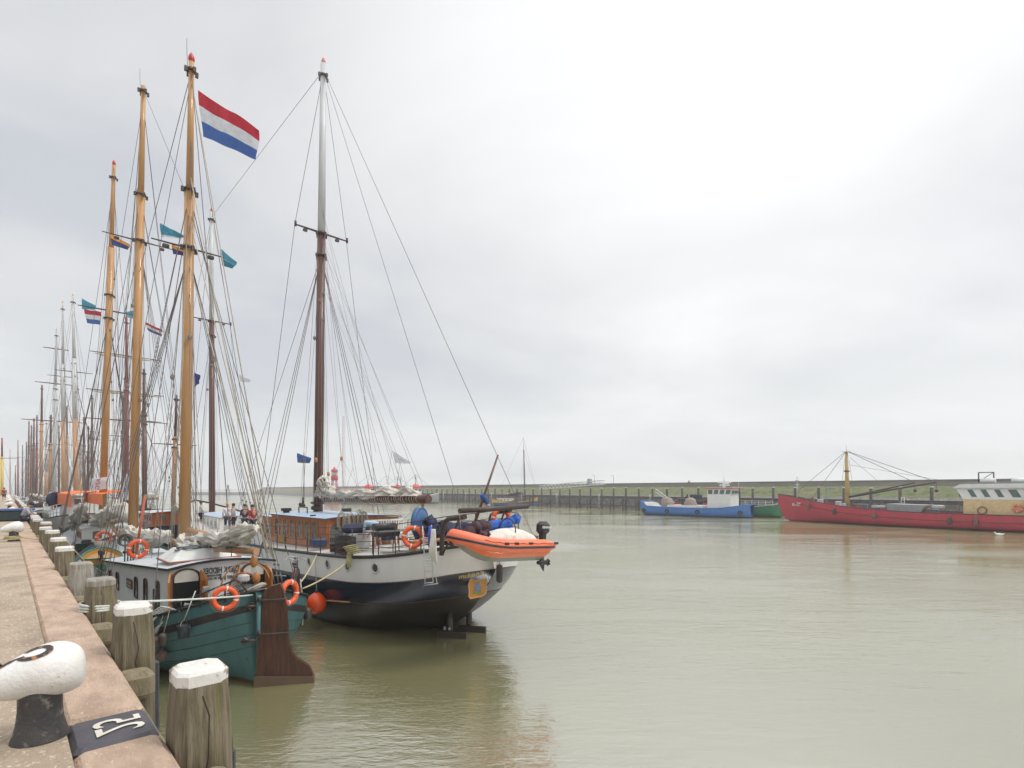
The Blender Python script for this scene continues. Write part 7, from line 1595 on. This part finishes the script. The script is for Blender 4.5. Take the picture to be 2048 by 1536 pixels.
# ---------------------------------------------------------------- red fishing ship
RS = Ship('fishing_ship', 'long red hulled ship with cream and white wheelhouse and ochre mast at the right edge', 'fishing ship', 65.1, 57.5, R(38))
M_RH = mat('red_hull_paint', (.46, .028, .05), .42, (.38, .024, .042), .6, (1.4, 1.4, .3), bump=.1, bscale=2, spots=(.17, .06, .05), spot_scale=.8, spot_at=.60, spot_w=.16, coat=.15)
rst = [(0, 2.6, 2.2, -.3, 3, 1), (1.5, 3.2, 2.1, -.5, 4, 1), (6, 3.4, 1.95, -.6, 5, 1), (16, 3.4, 2.0, -.6, 5, 1), (24, 3.1, 2.35, -.6, 4, 1), (29, 2.3, 2.95, -.5, 2.6, 1), (33, 1.2, 3.6, -.4, 1.7, 1), (35.4, .3, 4.05, .3, 1.3, 1), (36.6, .04, 4.2, 2.6, 1.2, 1)]
rz_f = lambda x: cubic([q_[0] for q_ in rst], [q_[2] for q_ in rst], x)
RS.hull(rst, [lambda x: .22, lambda x: rz_f(x) - .92], [paint('dark_red_wet', (.16, .012, .02)), M_RH, M_RH], N=70, per=4, bul=.55, deck=GREY, rail=M_BLACK, rail_r=.06)
ln = MB(); ln.tube([(x, RS.wid(x, rz_f(x) - .92) + .02, rz_f(x) - .92) for x in [.5 * i for i in range(70)]], .05, 5); ln.build('rubbing_strake', paint('dark_red_strake', (.2, .02, .03)), RS.hullo)
p0, n0 = RS.hit(1594, 1008); 
project_text(RS, 'YE-19', 1593, 1009, .68, M_WHITE, .10, 1.0, .012)
mb = MB(); mb.tube([RS.onz(1693, 1008, 2.6), RS.onz(1693, 1008, 2.6) + Vector((0, 0, 6.2))], [.34, .2], 12); 
mp0 = RS.ony(1695, 1005, 0); mp0.z = 1.9; mp1 = RS.ony(1693, 902, 0)
mb = MB(); mb.tube([mp0, mp0.lerp(mp1, .55), mp1], [.36, .26, .17], 12, mi=0); mb.box(mp1 + Vector((0, 0, -.1)), (1.0, .5, .12), mi=1); mb.tube([mp1, mp1 + Vector((0, 0, 1.0))], .04, 5, mi=1); mb.box(mp0.lerp(mp1, .66), (.5, .7, .2), mi=2); mb.build('mast', [paint('ochre_mast', (.52, .36, .13)), M_WHITE, M_IRON], RS.root)
dk_ = mp0.lerp(mp1, .22)
for (px, py) in ((1873, 964), (1830, 965)):
    e_ = RS.ony(px, py, (1.6 if px > 1850 else -.6)); mb = MB(); mb.tube([dk_, e_], [.16, .10], 8); mb.build('derrick', M_IRON, RS.root)
    RS.line(mp1, e_, .035, M_WIRE, name='topping_wire'); RS.line(e_, (e_.x, e_.y, e_.z - 1.0), .03, M_WIRE, name='hook_wire'); mb = MB(); mb.sphere((e_.x, e_.y, e_.z - 1.1), .22, n=8, m=5); mb.build('hook_block', M_IRON, RS.root)
for (x_, z_) in ((31.5, 3.5), (34.5, 3.9), (27, 3.0)): RS.line(mp1.lerp(mp0, .0 if x_ != 27 else .3), (x_, 0, z_), .03, M_WIRE, name='stay')
for (px, py, px2, py2) in ((1700, 915, 1757, 963), (1700, 930, 1910, 965), (1690, 915, 1680, 995), (1698, 920, 1709, 995)): RS.line(RS.ony(px, py, .2), RS.ony(px2, py2, .4), .022, M_WIREL, name='wire')
def rx(px): return RS.ony(px, 1000, 3.3).x
x_a, x_b = rx(2062), rx(1924)
wo_ = wheelhouse(RS, x_a, x_b, 2.7, 1.7, 5.0, paint('cream_paint', (.68, .50, .26)), LG, 0, .6, side='L', win_h=1.05, name='deckhouse')
# white upper band with raked windows
zb_, zt_ = 3.75, 5.15
mb = MB(); mb.add([(x_a - .1, 2.72, zb_), (x_b + .05, 2.72, zb_), (x_b + .75, 2.72, zt_), (x_a - .1, 2.72, zt_), (x_a - .1, -2.72, zb_), (x_b + .05, -2.72, zb_), (x_b + .75, -2.72, zt_), (x_a - .1, -2.72, zt_)], [(0, 3, 2, 1), (4, 5, 6, 7), (1, 2, 6, 5), (3, 7, 6, 2), (0, 4, 7, 3), (0, 1, 5, 4)]); up_ = mb.build('bridge', M_WHITE, RS.root)
for k in range(4):
    wx = (x_b - x_a) / 5.2; xc = x_b - .35 - wx * (k + .35) * 1.05; ww = .62 if k < 3 else .9; poly = [(xc - ww * .85, 4.05), (xc - .02, 4.05), (xc + .42, 4.92), (xc - ww * .85 + .44, 4.92)]
    g = MB(); g.prism(poly, Matrix(((1, 0, 0, 0), (0, 0, 1, 2.725), (0, 1, 0, 0), (0, 0, 0, 1))), .03); g.build('window', paint('greenish_glass', (.10, .15, .14), .1), up_)
for k in range(3): g = MB(); g.box((x_b + .45, -1.8 + 1.8 * k, 4.5), (.04, 1.3, .8)); g.build('window', paint('greenish_glass', (.10, .15, .14), .1), up_)
mb = MB(); mb.prism([(x_a - .5, 5.15), (x_b + 1.0, 5.15), (x_b + .3, 5.58), (x_a - .5, 5.66)], Matrix(((1, 0, 0, 0), (0, 0, 1, -2.9), (0, 1, 0, 0), (0, 0, 0, 1))), 5.8); mb.build('bridge_roof', M_WHITE, RS.root)
mb = MB(); mb.box(((x_a + x_b) / 2, 0, 5.70), (x_b - x_a, 4.6, .12)); mb.build('roof_deck', GREY, RS.root)
for k, x_ in enumerate((x_a + 1.2, x_a + 4.0)):
    mb = MB(); mb.tube([(x_ - .7, 1.6, 6.0), (x_ + .7, 1.6, 6.0)], .28, 12); mb.build('life_raft_canister', M_WHITE, RS.root)
mb = MB(); 
for x_ in (x_b - 1.2, x_b - 2.6): mb.tube([(x_, 1.5, 5.7), (x_, 1.5, 7.0)], .07, 6)
mb.tube([(x_b - 1.2, 1.5, 7.0), (x_b - 2.6, 1.5, 7.0)], .06, 6); mb.tube([(x_b - 1.2, 1.5, 5.9), (x_b - 2.6, 1.5, 7.0)], .04, 6); mb.build('roof_frame', M_IRON, RS.root)
mb = MB(); mb.box((x_a + .2, 2.9, 3.9), (.5, .3, 3.4)); mb.build('funnel_post', paint('slate_blue_post', (.17, .20, .24)), RS.root)
mb = MB(); 
for (x0q, x1q, z_, r_) in ((rx(1880), rx(1855), 2.7, .28), (rx(1760), rx(1733), 2.55, .2)): mb = MB(); mb.tube([(x0q, 1.4, z_), (x1q, 1.4, z_)], r_, 10); mb.build('suction_pipe', LG, RS.root)
mb = MB(); xa_, xb_ = rx(1828), rx(1768); mb.add([(xa_, 1.9, 1.5), (xb_, 1.9, 1.5), (xb_ + .2, 1.9, 3.0), (xa_ - .9, 1.9, 2.9), (xa_, -1.9, 1.5), (xb_, -1.9, 1.5), (xb_ + .2, -1.9, 3.0), (xa_ - .9, -1.9, 2.9)], [(0, 3, 2, 1), (4, 5, 6, 7), (3, 7, 6, 2), (1, 2, 6, 5), (0, 4, 7, 3)]); mb.build('hopper', GREY, RS.root)
random.seed(8)
for px in (1602, 1608, 1626, 1664, 1672, 1708, 1716, 1742, 1838, 1846, 1856): 
    x_ = rx(px); mb = MB(); mb.box((x_, random.uniform(.5, 2), rz_f(x_) + .0), (random.uniform(.4, .9), .6, random.uniform(.5, 1.1)), bev=.08, mi=random.randint(0, 2))
    mb.build('winch_gear', [paint('slate_blue_gear', (.13, .17, .23)), LG, paint('rust_gear', (.2, .12, .08))], RS.root)
mb = MB(); x_ = rx(1574); mb.tube([(x_, 0, 3.6), (x_, 0, 6.6)], .07, 6); mb.box((x_, 0, 6.3), (.5, .5, .15)); mb.box((x_, 0, 5.7), (.35, .6, .12)); mb.sphere((x_, 0, 6.8), .13, n=8, m=5); mb.build('bow_mast', M_SPARW, RS.root)
mb = MB(); x_ = rx(1633); mb.tube([(x_, 0, 3), (x_, 0, 5.2)], .06, 6); mb.box((x_ - .6, 0, 5.1), (1.4, .3, .3), bev=.05); mb.build('anchor_light_arm', GREY, RS.root)
mb = MB(); mb.tube([(rx(1915), 2.6, 1.9), (rx(1915), 2.6, 3.3), (rx(1940), 2.6, 3.1), (rx(1955), 2.6, 2.2)], .05, 6); mb.ring((rx(1962), 2.75, 2.45), .42, .07, (0, 1, 0), 16, 6); mb.build('hose_reel', paint('rust_gear', (.2, .12, .08)), RS.root)
for k, (px, m_, lb) in enumerate(((1665, M_BFEND, 'black fender hanging on the red hull below the mast'), (1748, M_RFENDER, 'worn rope fender hanging amidships on the red hull'), (1900, M_BFEND, 'dark fender on the red hull just before the cream wheelhouse'), (1953, M_RFENDER, 'pale frayed rope fender on the red hull under the hose reel'), (1608, M_RFENDER, 'small rope fender near the bow number of the red ship'))):
    x_ = rx(px); z_ = rz_f(x_) - .95; w_ = RS.l2w((x_, RS.b(x_) + .17, z_)); cyl_fender(w_, .2, .95, lb, m_, w_ + Vector((0, 0, .95)))
w_ = RS.l2w((rx(2034), 2.86, 2.75)); life_ring(w_, RS.th + math.pi / 2 + math.pi, 'orange life ring on the cream wheelhouse wall at the right picture edge', 1.25)
# small white thing floating + gull
gb = empty('gull', at(1998, 1071, 58), 0, 'white gull floating on the water beside the red ship', 'bird'); gb.location.z = .05; gb.rotation_euler = (0, 0, 2.8); gb.scale = (1.6,) * 3
m_ = MB(); m_.tube([(-.30, 0, .10), (-.18, 0, .05), (0, 0, .04), (.14, 0, .06), (.20, 0, .14), (.24, 0, .19), (.29, 0, .18)], [.01, .05, .09, .07, .035, .035, .008], 10); m_.build('body', M_WHITE, gb)
m_ = MB(); m_.tube([(.27, 0, .185), (.335, 0, .17)], [.015, .004], 6); m_.build('beak', M_YEL, gb)
# ---------------------------------------------------------------- vessels before the dike seen over the boom
LS = Ship('lightship', 'red lightship with a red and white lattice light tower behind the brown boom', 'lightship', *(at(650, 978, 205).xy), R(-80))
LS.hull([(0, 2, 3.4, -.3, 3, 1), (4, 3.4, 2.8, -.5, 4, 1), (14, 3.5, 2.6, -.5, 4, 1), (24, 2, 3.6, -.4, 2.5, 1), (27, .1, 4.2, .5, 1.6, 1)], [lambda x: .3], [BLK, M_REDP], N=24, per=3, bul=.3, deck=M_DECK, rail=M_WHITE, rail_r=.1)
tp = LS.ony(669, 978, 0); tw = MB(); 
for a in range(6):
    an = a * math.pi / 3; tw.tube([(tp.x + 1.6 * math.cos(an), 1.6 * math.sin(an), 2.5), (tp.x + 1.0 * math.cos(an), 1.0 * math.sin(an), 8.6)], .10, 6)
    for z in (3, 4.5, 6, 7.3):
        r0_ = 1.6 - .6 * (z - 2.5) / 6.1; a2 = an + math.pi / 3; r1_ = 1.6 - .6 * (z - 1.1) / 6.1; tw.tube([(tp.x + r0_ * math.cos(an), r0_ * math.sin(an), z), (tp.x + r1_ * math.cos(a2), r1_ * math.sin(a2), z + 1.3)], .06, 5)
tw.build('lattice_tower', paint('rose_red_lattice', (.45, .05, .07)), LS.root)
tw = MB(); tw.lathe([(1.15, 8.4), (1.3, 8.5), (1.3, 9.9), (1.15, 10)], c=(tp.x, 0, 0), n=14); tw.build('gallery', M_REDP, LS.root)
tw = MB(); tw.lathe([(.8, 10), (.8, 11.7)], c=(tp.x, 0, 0), n=12); 
for a in range(8): tw.tube([(tp.x + 1.1 * math.cos(a * .785), 1.1 * math.sin(a * .785), 10), (tp.x + 1.1 * math.cos(a * .785), 1.1 * math.sin(a * .785), 11.7)], .07, 4)
tw.build('lantern', paint('pale_lantern', (.6, .6, .6)), LS.root)
tw = MB(); tw.lathe([(1.35, 11.7), (1.1, 12.2), (.5, 12.9), (.25, 13.0), (.2, 13.5), (.03, 13.6)], c=(tp.x, 0, 0), n=14); tw.build('lantern_roof', paint('bright_red_roof', (.6, .05, .04)), LS.root)
house(LS, tp.x + 3, tp.x + 9, 1.8, 1.8, 2.5, 5.0, M_WHITE, M_REDP, [('R', tp.x + 3.8 + 1.4 * k, .6, .6, 3.8, 'rect') for k in range(4)])
def cutter(px, Y, label, roofc, gantry, seed, hc=M_BLACK):
    S = Ship('fishing_cutter', label, 'fishing cutter', *(at(px - 22, 978, Y).xy), R(-78), 'fishing cutters before the dike'); L = 17
    S.hull([(0, 2, 2.5, -.3, 3, 1), (3, 2.6, 2.0, -.5, 4, 1), (10, 2.6, 2.2, -.5, 4, 1), (15, 1.4, 3.1, -.4, 2.4, 1), (17, .1, 3.6, .5, 1.6, 1)], [lambda x: .4], [BLK, hc], N=18, per=2, bul=.3, deck=M_DECK, rail=M_WHITE, rail_r=.08)
    wheelhouse(S, 7, 11, 1.8, 2.0, 5.2, M_WHITE, roofc, 3, .3, side='R', redline=roofc)
    mb = MB()
    if gantry:
        for y_ in (-1.3, 1.3): mb.tube([(4, y_, 2), (4, y_, 9)], .14, 6)
        mb.box((4, 0, 9), (.3, 3.4, .3)); mb.tube([(4, 0, 9), (4, 0, 11)], .07, 5); mb.tube([(4, 0, 9), (4, 0, 7.6)], .1, 5)
    mb.tube([(9, 0, 5), (9, 0, 10)], [.2, .08], 6); mb.box((9, 0, 7.2), (.25, 1.8, .15)); mb.box((9, 0, 8.4), (.2, 1.2, .12)); mb.sphere((9, .5, 8.8), .35, n=8, m=5); mb.build('mast_gear', M_WHITE if seed % 2 else GREY, S.root)
    mb = MB(); mb.lathe([(1.9, 5.35), (1.5, 6.0), (.5, 6.6), (.1, 6.7)], c=(9, 0, 0), n=8); mb.build('roof_top', roofc, S.root)
    S.line((9, 0, 10), (16.5, 0, 3.5), .04, name='stay'); S.line((9, 0, 10), (1, 0, 2.5), .04, name='stay'); return S
RR = paint('tomato_roof', (.62, .07, .045))
cutter(706, 190, 'red roofed white fishing cutter right of the lightship', RR, False, 1); cutter(745, 200, 'white fishing cutter with a pale radar gantry above the furled sail', M_WHITE, True, 3)
cutter(770, 210, 'white cutter with a flat red roof between the pale gantry and pointed red roof', M_REDP, False, 2, M_NAVY); cutter(800, 185, 'cutter with a pointed red roof and dark gantry, furthest right over the furled sail', RR, True, 4, GREY)
rm = empty('lattice_mast', at(687, 978, 420), 0, 'very tall thin red and white lattice radio mast on the horizon', 'radio mast'); rm.location.z = 0
m_ = MB(); hh = 62
for a in range(3): m_.tube([(1.4 * math.cos(a * 2.09), 1.4 * math.sin(a * 2.09), 0), (.9 * math.cos(a * 2.09), .9 * math.sin(a * 2.09), hh)], .12, 4)
for k in range(20):
    z = k * 3.1
    for a in range(3): m_.tube([(1.3 * math.cos(a * 2.09), 1.3 * math.sin(a * 2.09), z), (1.2 * math.cos((a + 1) * 2.09), 1.2 * math.sin((a + 1) * 2.09), z + 3.1)], .07, 3)
m_.build('lattice', paint('pale_red_lattice', (.45, .3, .3)), rm)
# ---------------------------------------------------------------- haze
hz_ = MB(); hz_.box((-120, 420, 59), (1500, 1180, 122)); ho = hz_.build('haze', []) if False else None
me = None
hm = bpy.data.materials.new('haze_air'); hm.use_nodes = True; nt = hm.node_tree; nt.nodes.clear(); o1 = nt.nodes.new('ShaderNodeOutputMaterial'); pv = nt.nodes.new('ShaderNodeVolumePrincipled')
pv.inputs['Color'].default_value = (.93, .95, .98, 1); pv.inputs['Density'].default_value = 0.00065; pv.inputs['Anisotropy'].default_value = 0.25; nt.links.new(pv.outputs[0], o1.inputs['Volume'])
if HAZE:
    ho = hz_.build('haze', hm); tag(ho, kind='stuff')
scene.cycles.volume_bounces = 1; scene.cycles.max_bounces = 6; scene.cycles.transparent_max_bounces = 8
